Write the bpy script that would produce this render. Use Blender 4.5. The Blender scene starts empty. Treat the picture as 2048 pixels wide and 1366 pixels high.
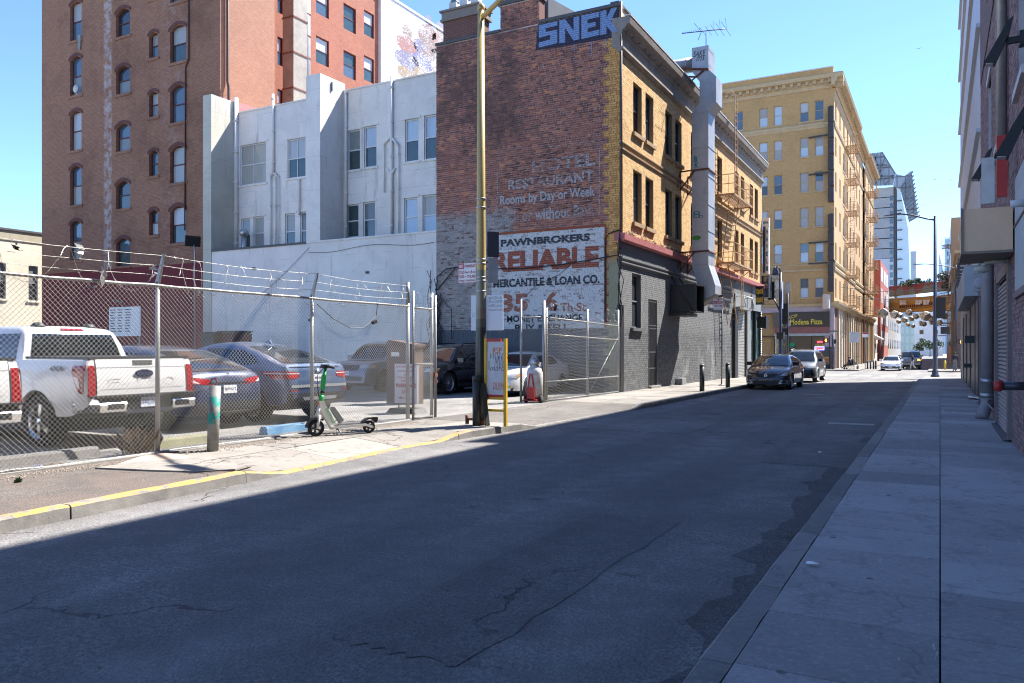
import bpy, bmesh, math, random
import numpy as np
from mathutils import Vector, Matrix
from mathutils.bvhtree import BVHTree
R = math.radians
random.seed(7)
SC = bpy.context.scene
COL = SC.collection
# ------------------------------------------------------------------ camera
TH = math.atan(856 / 1580.0)            # the street runs 28.4 degrees right of the view axis
HC = 1.66                               # eye height over the carriageway
cam_d = bpy.data.cameras.new('camera'); cam = bpy.data.objects.new('camera', cam_d); COL.objects.link(cam)
cam.location = (0, 0, HC)
cam.rotation_euler = (R(90), 0, TH)
cam_d.sensor_width = 36.0; cam_d.lens = 36.0 * 1580 / 2048
cam_d.shift_y = 17 / 2048.0
cam_d.clip_start = 0.1; cam_d.clip_end = 6000
SC.camera = cam
# ------------------------------------------------------------------ sky, sun, exposure
SUN_AZ, SUN_EL = R(30), R(53)
world = bpy.data.worlds.new('World'); SC.world = world; world.use_nodes = True
wn = world.node_tree; wn.nodes.clear()
sky = wn.nodes.new('ShaderNodeTexSky'); sky.sky_type = 'NISHITA'; sky.sun_disc = False
sky.sun_elevation = SUN_EL; sky.sun_rotation = SUN_AZ
sky.altitude = 10; sky.air_density = 0.6; sky.dust_density = 0.0; sky.ozone_density = 6.5
bg = wn.nodes.new('ShaderNodeBackground'); bg.inputs['Strength'].default_value = 0.103
wo = wn.nodes.new('ShaderNodeOutputWorld')
wn.links.new(sky.outputs[0], bg.inputs[0]); wn.links.new(bg.outputs[0], wo.inputs[0])
sl = bpy.data.lights.new('sun', 'SUN'); sl.energy = 3.7; sl.angle = R(0.5); sl.color = (1.0, 0.95, 0.88)
sun = bpy.data.objects.new('sun', sl); COL.objects.link(sun)
sun.rotation_euler = Vector((math.sin(SUN_AZ) * math.cos(SUN_EL), math.cos(SUN_AZ) * math.cos(SUN_EL), math.sin(SUN_EL))).to_track_quat('Z', 'Y').to_euler()
SC.view_settings.view_transform = 'Standard'; SC.view_settings.look = 'None'
SC.view_settings.gamma = 1.0; SC.view_settings.use_curve_mapping = False
SC.view_settings.exposure = 2.05
SC.cycles.filter_width = 1.1; SC.cycles.max_bounces = 5; SC.cycles.transparent_max_bounces = 10; SC.cycles.caustics_reflective = False; SC.cycles.caustics_refractive = False
# ------------------------------------------------------------------ survey: bearings taken from the photograph, met with known planes of the place
_F, _c, _s = 1580.0, math.cos(TH), math.sin(TH)
def _dep(X, Y): return -X * _s + Y * _c
def onY(u, v, Y):
    k = u - 1880.0; X = k * _c * Y / (_F / _c + _s * k); d = _dep(X, Y)
    return Vector((X, Y, HC - (v - 700) * d / _F))
def onX(u, v, X):
    d = _F / _c * X / (u - 1880.0); Y = (d + X * _s) / _c
    return Vector((X, Y, HC - (v - 700) * d / _F))
def onZ(u, v, z):
    d = _F * (HC - z) / (v - 700.0); X = (u - 1880) * d * _c / _F; Y = (d + X * _s) / _c
    return Vector((X, Y, z))
def zg(Y):                               # the carriageway falls gently past the crossing
    return -0.38 * min(1.0, max(0.0, (Y - 42.0) / 34.0))
# ------------------------------------------------------------------ mesh builder
class MB:
    def __init__(s): s.v = []; s.f = []; s.m = []; s.mi = 0; s.sm = []; s.smooth = False
    def add(s, vs, fs):
        o = len(s.v); s.v.extend([tuple(p) for p in vs])
        for f in fs:
            s.f.append(tuple(i + o for i in f)); s.m.append(s.mi); s.sm.append(s.smooth)
        return s
    def quad(s, a, b, c, d): return s.add([a, b, c, d], [(0, 1, 2, 3)])
    def poly(s, pts): return s.add(pts, [tuple(range(len(pts)))])
    def box(s, lo, hi):
        x0, y0, z0 = lo; x1, y1, z1 = hi
        if x0 > x1: x0, x1 = x1, x0
        if y0 > y1: y0, y1 = y1, y0
        if z0 > z1: z0, z1 = z1, z0
        return s.add([(x0,y0,z0),(x1,y0,z0),(x1,y1,z0),(x0,y1,z0),(x0,y0,z1),(x1,y0,z1),(x1,y1,z1),(x0,y1,z1)],
                     [(0,3,2,1),(4,5,6,7),(0,1,5,4),(1,2,6,5),(2,3,7,6),(3,0,4,7)])
    def obox(s, c, ax, ay, az, hx, hy, hz):   # oriented box
        c = Vector(c); ax = Vector(ax).normalized() * hx; ay = Vector(ay).normalized() * hy; az = Vector(az).normalized() * hz
        P = [c - ax - ay - az, c + ax - ay - az, c + ax + ay - az, c - ax + ay - az, c - ax - ay + az, c + ax - ay + az, c + ax + ay + az, c - ax + ay + az]
        return s.add(P, [(0,3,2,1),(4,5,6,7),(0,1,5,4),(1,2,6,5),(2,3,7,6),(3,0,4,7)])
    def prism(s, pts, d):                     # polygon swept by vector d
        n = len(pts); d = Vector(d); P = [Vector(p) for p in pts]; Q = [p + d for p in P]
        return s.add(P + Q, [tuple(range(n))[::-1], tuple(range(n, 2 * n))] + [(i, (i + 1) % n, n + (i + 1) % n, n + i) for i in range(n)])
    def beam(s, a, b, w, h=None, up=(0, 0, 1)):
        a = Vector(a); b = Vector(b); h = w if h is None else h; d = b - a
        up = Vector(up)
        if abs(d.normalized().dot(up)) > 0.98: up = Vector((1, 0, 0))
        x = d.cross(up).normalized(); y = x.cross(d).normalized()
        return s.obox((a + b) / 2, d, x, y, d.length / 2, w / 2, h / 2)
    def tube(s, pts, r, n=8, cap=True):
        P = [Vector(p) for p in pts]; k = len(P); rr = r if isinstance(r, (list, tuple)) else [r] * k
        t0 = (P[1] - P[0]).normalized(); up = Vector((0, 0, 1)) if abs(t0.z) < .9 else Vector((1, 0, 0))
        x = t0.cross(up).normalized(); vs = []
        for i in range(k):
            t = (P[min(i + 1, k - 1)] - P[max(i - 1, 0)]).normalized()
            x = (x - t * x.dot(t))
            x = x.normalized() if x.length > 1e-6 else t.orthogonal().normalized()
            y = t.cross(x)
            for j in range(n):
                a = 2 * math.pi * j / n; vs.append(P[i] + (x * math.cos(a) + y * math.sin(a)) * rr[i])
        fs = [(i * n + j, i * n + (j + 1) % n, (i + 1) * n + (j + 1) % n, (i + 1) * n + j) for i in range(k - 1) for j in range(n)]
        if cap: fs += [tuple(range(n))[::-1], tuple(range((k - 1) * n, k * n))]
        sm = s.smooth; s.smooth = n > 5; s.add(vs, fs); s.smooth = sm
        return s
    def lathe(s, prof, c=(0, 0, 0), axis=(0, 0, 1), n=16, cap=True):   # prof: (radius, height)
        c = Vector(c); a = Vector(axis).normalized(); x = a.orthogonal().normalized(); y = a.cross(x); vs = []
        for r, h in prof:
            for j in range(n):
                t = 2 * math.pi * j / n; vs.append(c + a * h + (x * math.cos(t) + y * math.sin(t)) * r)
        k = len(prof)
        fs = [(i * n + j, i * n + (j + 1) % n, (i + 1) * n + (j + 1) % n, (i + 1) * n + j) for i in range(k - 1) for j in range(n)]
        if cap: fs += [tuple(range(n))[::-1], tuple(range((k - 1) * n, k * n))]
        sm = s.smooth; s.smooth = True; s.add(vs, fs); s.smooth = sm
        return s
    def mesh(s, name):
        me = bpy.data.meshes.new(name); me.from_pydata(s.v, [], s.f)
        if any(s.m): me.polygons.foreach_set('material_index', s.m)
        me.polygons.foreach_set('use_smooth', s.sm); me.update()
        return me
def link(name, me, mats, parent=None):
    o = bpy.data.objects.new(name, me); COL.objects.link(o)
    if not isinstance(mats, (list, tuple)): mats = [mats]
    if len(me.materials) == 0:
        for m in mats: me.materials.append(m)
    if parent: o.parent = parent
    return o
SPLIT = {'dentil', 'bracket', 'dark_bay', 'belt_course', 'paint_drip', 'rear_pane', 'ledge', 'pier', 'coping', 'sign_border', 'ghost_border', 'fascia_board', 'fin', 'leg', 'ceiling_lamp', 'chimney_pot', 'bay_glass', 'shop_frame', 'castor', 'trolley_wheel', 'roof_lamp', 'sign_face', 'sign_panel', 'junction_box', 'bumper_inset', 'parapet_cap', 'wire_strand', 'air_conditioner', 'door_hardware', 'poster_print', 'screen', 'arm'}
def loose(mb):
    p = list(range(len(mb.v)))
    def find(i):
        while p[i] != i: p[i] = p[p[i]]; i = p[i]
        return i
    for f in mb.f:
        r = find(f[0])
        for i in f[1:]: p[find(i)] = r
    out = {}
    for k, f in enumerate(mb.f): out.setdefault(find(f[0]), []).append(k)
    res = []
    for ks in out.values():
        m = MB(); ix = {}
        for k in ks:
            g = []
            for i in mb.f[k]:
                if i not in ix: ix[i] = len(m.v); m.v.append(mb.v[i])
                g.append(ix[i])
            m.f.append(tuple(g)); m.m.append(mb.m[k]); m.sm.append(mb.sm[k])
        res.append(m)
    return res
def part(name, mb, mats, parent=None, kind=None):
    if name in SPLIT and parent is not None:
        for q in loose(mb): o = link(name, q.mesh(name), mats, parent)
        return o
    o = link(name, mb.mesh(name), mats, parent)
    if kind: o['kind'] = kind
    return o
def tag(o, label, cat, group=None):
    o['label'] = label; o['category'] = cat
    if group: o['group'] = group
    return o
def thing(name, label, cat, loc=(0, 0, 0), rz=0.0, group=None):
    o = bpy.data.objects.new(name, None); COL.objects.link(o); o.empty_display_size = .2
    o.location = loc; o.rotation_euler = (0, 0, rz)
    return tag(o, label, cat, group)
def struct(name, mb, mats, parent=None):
    o = part(name, mb, mats, parent)
    if not parent: o['kind'] = 'structure'
    return o
def copy_tree(o, parent=None):
    c = o.copy(); COL.objects.link(c); c.parent = parent
    for ch in list(o.children): copy_tree(ch, c)
    return c
def at(o, loc, rz=0): o.location = loc; o.rotation_euler = (0, 0, rz); return o
# lettering: flat print as thin meshes fitted to a rectangle on a surface
_tc = {}
def text_geo(s, off=0.0, shear=0.0):
    key = (s, off, shear)
    if key not in _tc:
        c = bpy.data.curves.new('t', 'FONT'); c.body = s; c.offset = off; c.shear = shear; c.resolution_u = 3
        o = bpy.data.objects.new('t', c); COL.objects.link(o)
        dg = bpy.context.evaluated_depsgraph_get(); dg.update()
        me = bpy.data.meshes.new_from_object(o.evaluated_get(dg))
        V = np.array([v.co[:2] for v in me.vertices]) if len(me.vertices) else np.zeros((1, 2)); Fs = [tuple(p.vertices) for p in me.polygons]
        bpy.data.objects.remove(o); bpy.data.curves.remove(c); bpy.data.meshes.remove(me)
        lo = V.min(0); hi = V.max(0); _tc[key] = ((V - lo) / np.maximum(hi - lo, 1e-6), Fs)
    return _tc[key]
def marks(mb, p0, sdir, tdir, w, h, n, seed=1):     # lettering too blurred to read: a row of uneven strokes
    rg = random.Random(seed); p0 = Vector(p0); sd = Vector(sdir).normalized(); td = Vector(tdir).normalized()
    for k in range(n):
        a, b = (k + rg.uniform(.05, .2)) / n * w, (k + rg.uniform(.7, .92)) / n * w; z0, z1 = rg.uniform(0, .15) * h, rg.uniform(.8, 1) * h
        mb.quad(p0 + sd * a + td * z0, p0 + sd * b + td * z0, p0 + sd * b + td * z1, p0 + sd * a + td * z1)
    return mb
def text_on(mb, s, p0, sdir, tdir, w, h, off=0.0, lift=0.0, shear=0.0):
    V, Fs = text_geo(s, off, shear); p0 = Vector(p0); sd = Vector(sdir).normalized(); td = Vector(tdir).normalized(); n = sd.cross(td) * lift
    mb.add([p0 + n + sd * (x * w) + td * (y * h) for x, y in V], Fs)
    return mb
# ------------------------------------------------------------------ materials
class NT:
    def __init__(s, name):
        s.mat = bpy.data.materials.new(name); s.mat.use_nodes = True; s.t = s.mat.node_tree; s.t.nodes.clear()
        s.out = s.n('ShaderNodeOutputMaterial'); s.b = s.n('ShaderNodeBsdfPrincipled'); s.t.links.new(s.b.outputs[0], s.out.inputs[0])
        s._pos = None
    def n(s, ty, **k):
        nd = s.t.nodes.new(ty)
        for a, b in k.items(): setattr(nd, a, b)
        return nd
    def set(s, sock, v):
        if hasattr(v, 'is_output'): s.t.links.new(v, sock)
        elif v is not None:
            if isinstance(v, (tuple, list)) and len(v) == 3 and sock.type == 'RGBA': v = (*v, 1)
            sock.default_value = v
    @property
    def pos(s):
        if s._pos is None: s._pos = s.n('ShaderNodeNewGeometry')
        return s._pos.outputs['Position']
    def obj(s): return s.n('ShaderNodeTexCoord').outputs['Object']
    def sep(s, v):
        nd = s.n('ShaderNodeSeparateXYZ'); s.set(nd.inputs[0], v); return nd.outputs
    def comb(s, x, y, z):
        nd = s.n('ShaderNodeCombineXYZ')
        for i, v in enumerate((x, y, z)): s.set(nd.inputs[i], v)
        return nd.outputs[0]
    def m(s, op, a, b=None, c=None, clamp=False):
        nd = s.n('ShaderNodeMath', operation=op, use_clamp=clamp)
        for i, v in enumerate((a, b, c)):
            if v is not None: s.set(nd.inputs[i], v)
        return nd.outputs[0]
    def mix(s, f, a, b, mode='MIX'):
        nd = s.n('ShaderNodeMix', data_type='RGBA', blend_type=mode)
        s.set(nd.inputs[0], f); s.set(nd.inputs[6], a); s.set(nd.inputs[7], b); return nd.outputs[2]
    def scale(s, v, k):
        nd = s.n('ShaderNodeVectorMath', operation='MULTIPLY'); s.set(nd.inputs[0], v); nd.inputs[1].default_value = k if isinstance(k, (tuple, list)) else (k, k, k)
        return nd.outputs[0]
    def noise(s, sc, det=4, rough=.6, v=None, dist=0.0):
        nd = s.n('ShaderNodeTexNoise'); s.set(nd.inputs['Vector'], s.pos if v is None else v)
        nd.inputs['Scale'].default_value = sc; nd.inputs['Detail'].default_value = det; nd.inputs['Roughness'].default_value = rough; nd.inputs['Distortion'].default_value = dist
        return nd.outputs['Fac']
    def vor(s, sc, feature='F1', v=None, rand=1.0):
        nd = s.n('ShaderNodeTexVoronoi', feature=feature); s.set(nd.inputs['Vector'], s.pos if v is None else v); nd.inputs['Scale'].default_value = sc
        nd.inputs['Randomness'].default_value = rand
        return nd.outputs
    def step(s, v, a, b):                 # smooth 0..1 between a and b
        nd = s.n('ShaderNodeMapRange', interpolation_type='SMOOTHSTEP'); s.set(nd.inputs[0], v)
        s.set(nd.inputs[1], a); s.set(nd.inputs[2], b); return nd.outputs[0]
    def ramp(s, f, stops):
        nd = s.n('ShaderNodeValToRGB'); s.set(nd.inputs[0], f); cr = nd.color_ramp
        while len(cr.elements) < len(stops): cr.elements.new(.5)
        for e, (p, c) in zip(cr.elements, stops): e.position = p; e.color = (*c, 1)
        return nd.outputs[0]
    def bump(s, h, strength=.3, dist=.01):
        nd = s.n('ShaderNodeBump'); nd.inputs['Strength'].default_value = strength; nd.inputs['Distance'].default_value = dist
        s.set(nd.inputs['Height'], h); s.t.links.new(nd.outputs[0], s.b.inputs['Normal'])
    def fin(s, col=None, rough=.6, metal=0.0, spec=None, coat=None, alpha=None):
        if col is not None: s.set(s.b.inputs['Base Color'], col)
        s.set(s.b.inputs['Roughness'], rough); s.set(s.b.inputs['Metallic'], metal)
        if spec is not None: s.set(s.b.inputs['Specular IOR Level'], spec)
        if coat is not None: s.set(s.b.inputs['Coat Weight'], coat); s.b.inputs['Coat Roughness'].default_value = .04
        if alpha is not None: s.set(s.b.inputs['Alpha'], alpha)
        return s.mat
_mc = {}
def M(col, rough=.6, metal=0.0, var=.18, sc=3.0, fine=40.0, bump=.12, name=None, spec=None, coat=None, dirt=.25):
    """painted / plain surface with uneven tone, grime and fine relief"""
    key = (tuple(col), rough, metal, var, sc, fine, bump, spec, coat, dirt)
    if key in _mc: return _mc[key]
    t = NT(name or 'surface')
    big = t.noise(sc, 5, .65); fi = t.noise(fine, 3, .6)
    f = t.m('ADD', t.m('MULTIPLY', big, .7), t.m('MULTIPLY', fi, .3))
    lo = tuple(c * (1 - var) for c in col); hi = tuple(min(1, c * (1 + var)) for c in col)
    c = t.ramp(f, [(.3, lo), (.7, hi)])
    if dirt:
        dm = t.step(t.noise(sc * .6, 6, .7), .56, .75)
        c = t.mix(t.m('MULTIPLY', dm, dirt), c, tuple(x * .45 + .01 for x in col))
    if bump: t.bump(fi, bump, .004)
    r = t.m('ADD', rough - .08, t.m('MULTIPLY', big, .16), clamp=True)
    _mc[key] = t.fin(c, r, metal, spec, coat); return _mc[key]
def paint(col, flake=.0, rough=.32, dust=.12):     # car paint with clear coat and dust on top faces
    t = NT('car_paint'); fi = t.noise(6, 4, .6)
    c = t.mix(t.m('MULTIPLY', fi, .25), col, tuple(x * .7 for x in col))
    up = t.m('MAXIMUM', t.sep(t.n('ShaderNodeNewGeometry').outputs['Normal'])[2], 0.0)
    d = t.m('MULTIPLY', t.m('MULTIPLY', up, t.step(t.noise(3.0, 5, .7), .35, .75)), dust * 2.2)
    c = t.mix(d, c, (.32, .30, .27))
    return t.fin(c, t.m('ADD', rough, t.m('MULTIPLY', d, .5)), flake, coat=1.0)
def glassy(col=(.02, .025, .03), rough=.05, spec=.9, dusty=.08):   # window glass over a dark interior
    t = NT('glass'); n = t.noise(1.3, 4, .6); d = t.step(t.noise(2.5, 6, .7), .45, .8)
    c = t.mix(t.m('MULTIPLY', d, dusty), t.mix(n, col, tuple(x * 1.8 for x in col)), (.35, .35, .34))
    t.bump(t.noise(.8, 2, .4), .05, .05)
    return t.fin(c, t.m('ADD', rough, t.m('MULTIPLY', d, dusty * 1.5)), 0, spec=spec)
def emis(col, st):
    t = NT('lit'); t.set(t.b.inputs['Emission Color'], col); t.b.inputs['Emission Strength'].default_value = st
    return t.fin(col, .5)
def worn(col, keep=.6, sc=9.0, cut=None, rough=.75, zmin=None, joint=False):
    """paint print worn away in patches down to what lies behind"""
    t = NT('worn_print'); P = t.scale(t.pos, (1, 1, 3.2))
    n = t.m('ADD', t.m('MULTIPLY', t.noise(sc, 5, .7, P), .75), t.m('MULTIPLY', t.noise(sc * .12, 3, .6), .25))
    a = t.step(n, .5 - (keep - .5) * .42 - .03, .5 - (keep - .5) * .42 + .03)
    if zmin is not None: a = t.m('MULTIPLY', a, t.step(t.sep(t.pos)[2], zmin, zmin + .02))
    if joint:
        Xp, Yp, Zp = t.sep(t.pos); fz = t.m('FRACT', t.m('DIVIDE', t.m('ADD', Zp, .1), .081)); ag = t.m('ABSOLUTE', t.m('SUBTRACT', fz, .5))
        row = t.m('FLOOR', t.m('DIVIDE', t.m('ADD', Zp, .1), .081)); fx = t.m('FRACT', t.m('ADD', t.m('DIVIDE', Xp, .227), t.m('MULTIPLY', row, .5))); ax = t.m('ABSOLUTE', t.m('SUBTRACT', fx, .5))
        jm = t.m('MAXIMUM', t.step(ag, .38, .42), t.m('MULTIPLY', t.step(ax, .455, .475), .8)); a = t.m('MULTIPLY', a, t.m('SUBTRACT', 1.0, t.m('MULTIPLY', jm, .6)))
    c = t.mix(t.noise(14, 4, .6), col, tuple(x * .6 for x in col))
    return t.fin(c, rough, alpha=a)
def far_brick(c1, c2, mortar, bw=.215, bh=.075, wash=None, band=None, axis='XZ', stain=.3):
    """brickwork too far away to tell the bricks apart; wall plane given by axis"""
    t = NT('far_brick'); X, Y, Z = t.sep(t.pos)
    hx = X if axis == 'XZ' else Y
    nd = t.n('ShaderNodeTexBrick'); t.set(nd.inputs['Vector'], t.comb(hx, Z, 0.0))
    nd.inputs['Color1'].default_value = (*c1, 1); nd.inputs['Color2'].default_value = (*c2, 1); nd.inputs['Mortar'].default_value = (*mortar, 1)
    nd.inputs['Scale'].default_value = 1.0; nd.inputs['Brick Width'].default_value = bw; nd.inputs['Row Height'].default_value = bh
    nd.inputs['Mortar Size'].default_value = .006; nd.inputs['Bias'].default_value = -.2
    c = nd.outputs[0]
    big = t.noise(.35, 6, .7)
    c = t.mix(t.m('MULTIPLY', t.step(big, .45, .75), stain), c, tuple(x * .5 for x in c1))
    c = t.mix(t.m('MULTIPLY', t.step(t.noise(5, 4, .7, t.scale(t.pos, (1, 1, 2))), .5, .8), .35), c, tuple(min(1, x * 1.5 + .02) for x in c2))
    if wash: c = wash(t, X, Y, Z, c)
    t.bump(t.m('SUBTRACT', t.noise(30, 2), nd.outputs['Fac']), .35, .008)
    return t.fin(c, .85)
def brick_mat(kind, mortar=False):
    """bricks laid one by one: tone by brick, paint by place on the wall"""
    t = NT('brick_' + kind); X, Y, Z = t.sep(t.pos)
    rnd = t.m('FRACT', t.m('ADD', t.n('ShaderNodeObjectInfo').outputs['Random'], t._pos.outputs['Random Per Island']))
    fine = t.noise(38, 4, .65); big = t.noise(.55, 5, .65)
    H = X if kind == 'side' else Y
    edge = t.m('MULTIPLY', t.m('SUBTRACT', t.noise(2.2, 5, .75), .5), .9)
    def box(h0, h1, z0, z1, soft=.03, e=None, ez=None):
        hh = H if e is None else t.m('ADD', H, t.m('MULTIPLY', edge, e)); zz = Z if ez is None else t.m('ADD', Z, t.m('MULTIPLY', edge, ez))
        a = t.m('MULTIPLY', t.step(hh, h0 - soft, h0 + soft), t.step(hh, h1 + soft, h1 - soft))
        return t.m('MULTIPLY', a, t.m('MULTIPLY', t.step(zz, z0 - soft, z0 + soft), t.step(zz, z1 + soft, z1 - soft)))
    if kind == 'side':
        if mortar: c = t.mix(fine, (.62, .52, .46), (.48, .39, .34))
        else: c = t.ramp(rnd, [(0, (.13, .054, .046)), (.3, (.235, .084, .062)), (.62, (.31, .115, .08)), (.9, (.39, .15, .095)), (.97, (.55, .20, .09))])
        c = t.mix(t.m('MULTIPLY', t.step(fine, .5, .8), .35), c, (.38, .19, .14))
        # soot and damp
        soot = t.m('MULTIPLY', box(-18.3, -14.2, 9.4, 14.6, .5, 1.6, 2.0), t.step(t.noise(.9, 5, .7), .38, .62))
        c = t.mix(t.m('MULTIPLY', soot, .62), c, (.055, .042, .042))
        sal = t.m('MULTIPLY', box(-17.8, -10.9, 6.4, 9.9, .4, 1.0, 1.2), t.step(t.noise(1.6, 5, .7, t.scale(t.pos, (.7, 1, 2.6))), .50, .60))
        c = t.mix(t.m('MULTIPLY', sal, .8), c, t.mix(rnd, (.30, .115, .075), (.38, .17, .12)))
        blk = t.m('MULTIPLY', box(-15.0, -11.2, 6.7, 9.3, .25, .8, .6), t.step(t.noise(2.6, 5, .75, t.scale(t.pos, (.8, 1, 4.5))), .53, .60))
        c = t.mix(t.m('MULTIPLY', blk, .85), c, (.022, .020, .024))
        wash_n = t.m('ADD', t.m('MULTIPLY', t.noise(4.5, 6, .8), .75), t.m('MULTIPLY', rnd, .25))
        wash = t.m('MULTIPLY', box(-18.4, -14.6, 2.2, 7.1, .25, .3, 1.1), t.step(wash_n, .30, .44))
        c = t.mix(t.m('MULTIPLY', wash, .9), c, t.mix(t.m('ADD', t.m('MULTIPLY', rnd, .6), t.m('MULTIPLY', fine, .4)), (.17, .155, .145), (.44, .42, .40)))
        sg = t.m('MULTIPLY', box(-15.55, -10.72, 2.2, 6.22, .02, None, None), t.step(t.m('ADD', t.m('MULTIPLY', t.noise(13, 5, .8, t.scale(t.pos, (.8, 1, 2.2))), .8), t.m('MULTIPLY', rnd, .2)), .395, .43))
        c = t.mix(sg, c, t.mix(big, (.52, .52, .52), (.68, .68, .67)))
        gb = box(-19, -10.5, -1, 2.47, .015)
        c = t.mix(t.m('MULTIPLY', gb, t.step(t.noise(17, 4, .8), .30, .38)), c, t.mix(fine, (.105, .110, .125), (.135, .14, .155)))
        tooth = t.m('MULTIPLY', t.step(t.m('MODULO', t.m('ADD', Z, 10.0), .468), .233, .235), .20)
        q = t.step(t.m('ADD', H, tooth), -10.62, -10.615)
        yc = t.mix(.5, (.25, .15, .07), (.25, .15, .07)) if mortar else t.ramp(rnd, [(0, (.52, .25, .075)), (.5, (.66, .35, .11)), (1, (.74, .41, .14))])
        yq = t.m('MULTIPLY', q, t.step(Z, 4.6, 5.2)); c = t.mix(yq, c, yc)
        lo = t.m('MULTIPLY', q, t.step(Z, 5.2, 4.6)); c = t.mix(lo, c, t.mix(t.noise(2.5, 4, .7), (.36, .35, .30), (.30, .27, .10)))
    elif kind == 'yellow':
        if mortar: c = t.mix(fine, (.40, .29, .17), (.30, .21, .12))
        else: c = t.ramp(rnd, [(0, (.54, .33, .14)), (.4, (.66, .43, .19)), (.8, (.72, .49, .23)), (1, (.52, .30, .12))])
        c = t.mix(t.m('MULTIPLY', t.step(fine, .5, .8), .25), c, (.40, .25, .11))
        c = t.mix(t.m('MULTIPLY', t.step(big, .5, .75), .3), c, (.30, .18, .08))
    elif kind == 'dark':
        if mortar: c = t.mix(fine, (.045, .048, .052), (.07, .073, .078))
        else: c = t.ramp(rnd, [(0, (.095, .10, .106)), (.6, (.125, .13, .136)), (1, (.155, .16, .165))])
        # grey overpaint above, streaky rubbed patches lower down
        up = t.step(t.m('ADD', Z, t.m('MULTIPLY', edge, .5)), 2.2, 2.8); c = t.mix(t.m('MULTIPLY', up, .75), c, (.20, .205, .21))
        rub = t.m('MULTIPLY', t.step(t.noise(.55, 5, .7, t.scale(t.pos, (1, 1, .55))), .52, .66), t.step(Z, 2.6, 1.4)); c = t.mix(t.m('MULTIPLY', rub, .6), c, (.34, .35, .35))
    else:   # right-hand purple-brown bricks
        if mortar: c = t.mix(fine, (.46, .43, .44), (.36, .34, .35))
        else: c = t.ramp(rnd, [(0, (.17, .105, .105)), (.5, (.25, .155, .15)), (1, (.33, .21, .195))])
        c = t.mix(t.m('MULTIPLY', t.step(big, .45, .7), .4), c, (.21, .15, .15))
    t.bump(fine, .4, .006)
    return t.fin(c, .86)
# ground
def asphalt_mat(base=(.052, .052, .056), name='asphalt', brown=0.0):
    t = NT(name); st = t.noise(220, 2, .6); g = t.noise(55, 3, .7); b = t.noise(.45, 6, .65, dist=.5); lane = t.noise(.9, 5, .6, t.scale(t.pos, (1, .12, 1)))
    f = t.m('ADD', t.m('MULTIPLY', b, .45), t.m('ADD', t.m('MULTIPLY', lane, .35), t.m('MULTIPLY', g, .2)))
    c = t.ramp(f, [(.36, tuple(x * .5 for x in base)), (.5, base), (.66, tuple(x * 1.7 for x in base))])
    gr = t.m('ADD', t.m('MULTIPLY', t.noise(26, 3, .75), .6), t.m('MULTIPLY', t.noise(70, 2, .7), .4)); c = t.mix(t.step(gr, .42, .58), tuple(x * .6 for x in base), c); c = t.mix(t.m('MULTIPLY', t.step(gr, .60, .68), .3), c, tuple(x * 1.8 for x in base))
    wx_ = t.m('ADD', t.sep(t.pos)[0], t.m('MULTIPLY', t.noise(.35, 3), 1.2)); band = t.step(t.m('SINE', t.m('MULTIPLY', wx_, 3.7)), -.2, .9); c = t.mix(t.m('MULTIPLY', t.m('MULTIPLY', band, t.step(t.noise(.6, 4), .3, .7)), .35), c, tuple(x * 1.5 for x in base))
    oil = t.step(t.noise(1.1, 5, .65, t.scale(t.pos, (1, .35, 1)), .4), .60, .72); c = t.mix(t.m('MULTIPLY', oil, .45), c, tuple(x * .4 for x in base))
    mot = t.step(t.noise(3.2, 5, .7), .40, .62); c = t.mix(t.m('MULTIPLY', t.m('SUBTRACT', 1.0, mot), .35), c, tuple(x * .45 for x in base))
    peb = t.vor(45)[0]; c = t.mix(t.m('MULTIPLY', t.step(peb, .14, .05), .45), c, tuple(x * 2.6 for x in base))
    if brown: c = t.mix(t.m('MULTIPLY', t.step(t.noise(1.1, 4), .35, .65), brown), c, (.17, .125, .10))
    cr = t.vor(.42, 'DISTANCE_TO_EDGE', t.n('ShaderNodeVectorMath', operation='ADD').outputs[0])
    ad = cr[0].node.inputs[0].links[0].from_node; t.set(ad.inputs[0], t.pos); nz = t.n('ShaderNodeTexNoise'); nz.inputs['Scale'].default_value = 2.3; nz.inputs['Detail'].default_value = 6; t.set(nz.inputs['Vector'], t.pos); t.set(ad.inputs[1], nz.outputs['Color'])
    crack = t.m('MULTIPLY', t.step(cr[0], .012, .002), t.step(t.noise(.55, 3), .50, .60))
    c = t.mix(t.m('MULTIPLY', crack, .7), c, tuple(x * .16 for x in base))
    tar = t.m('MULTIPLY', t.step(t.noise(1.5, 5, .7, t.scale(t.pos, (1, .3, 1))), .66, .70), .5); c = t.mix(tar, c, tuple(x * .5 for x in base))
    t.bump(t.m('SUBTRACT', t.m('ADD', t.m('MULTIPLY', peb, 1.0), t.m('ADD', t.m('MULTIPLY', st, .6), t.m('MULTIPLY', gr, 1.5))), t.m('MULTIPLY', crack, 2.0)), .7, .012)
    return t.fin(c, .82, spec=.35)
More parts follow.
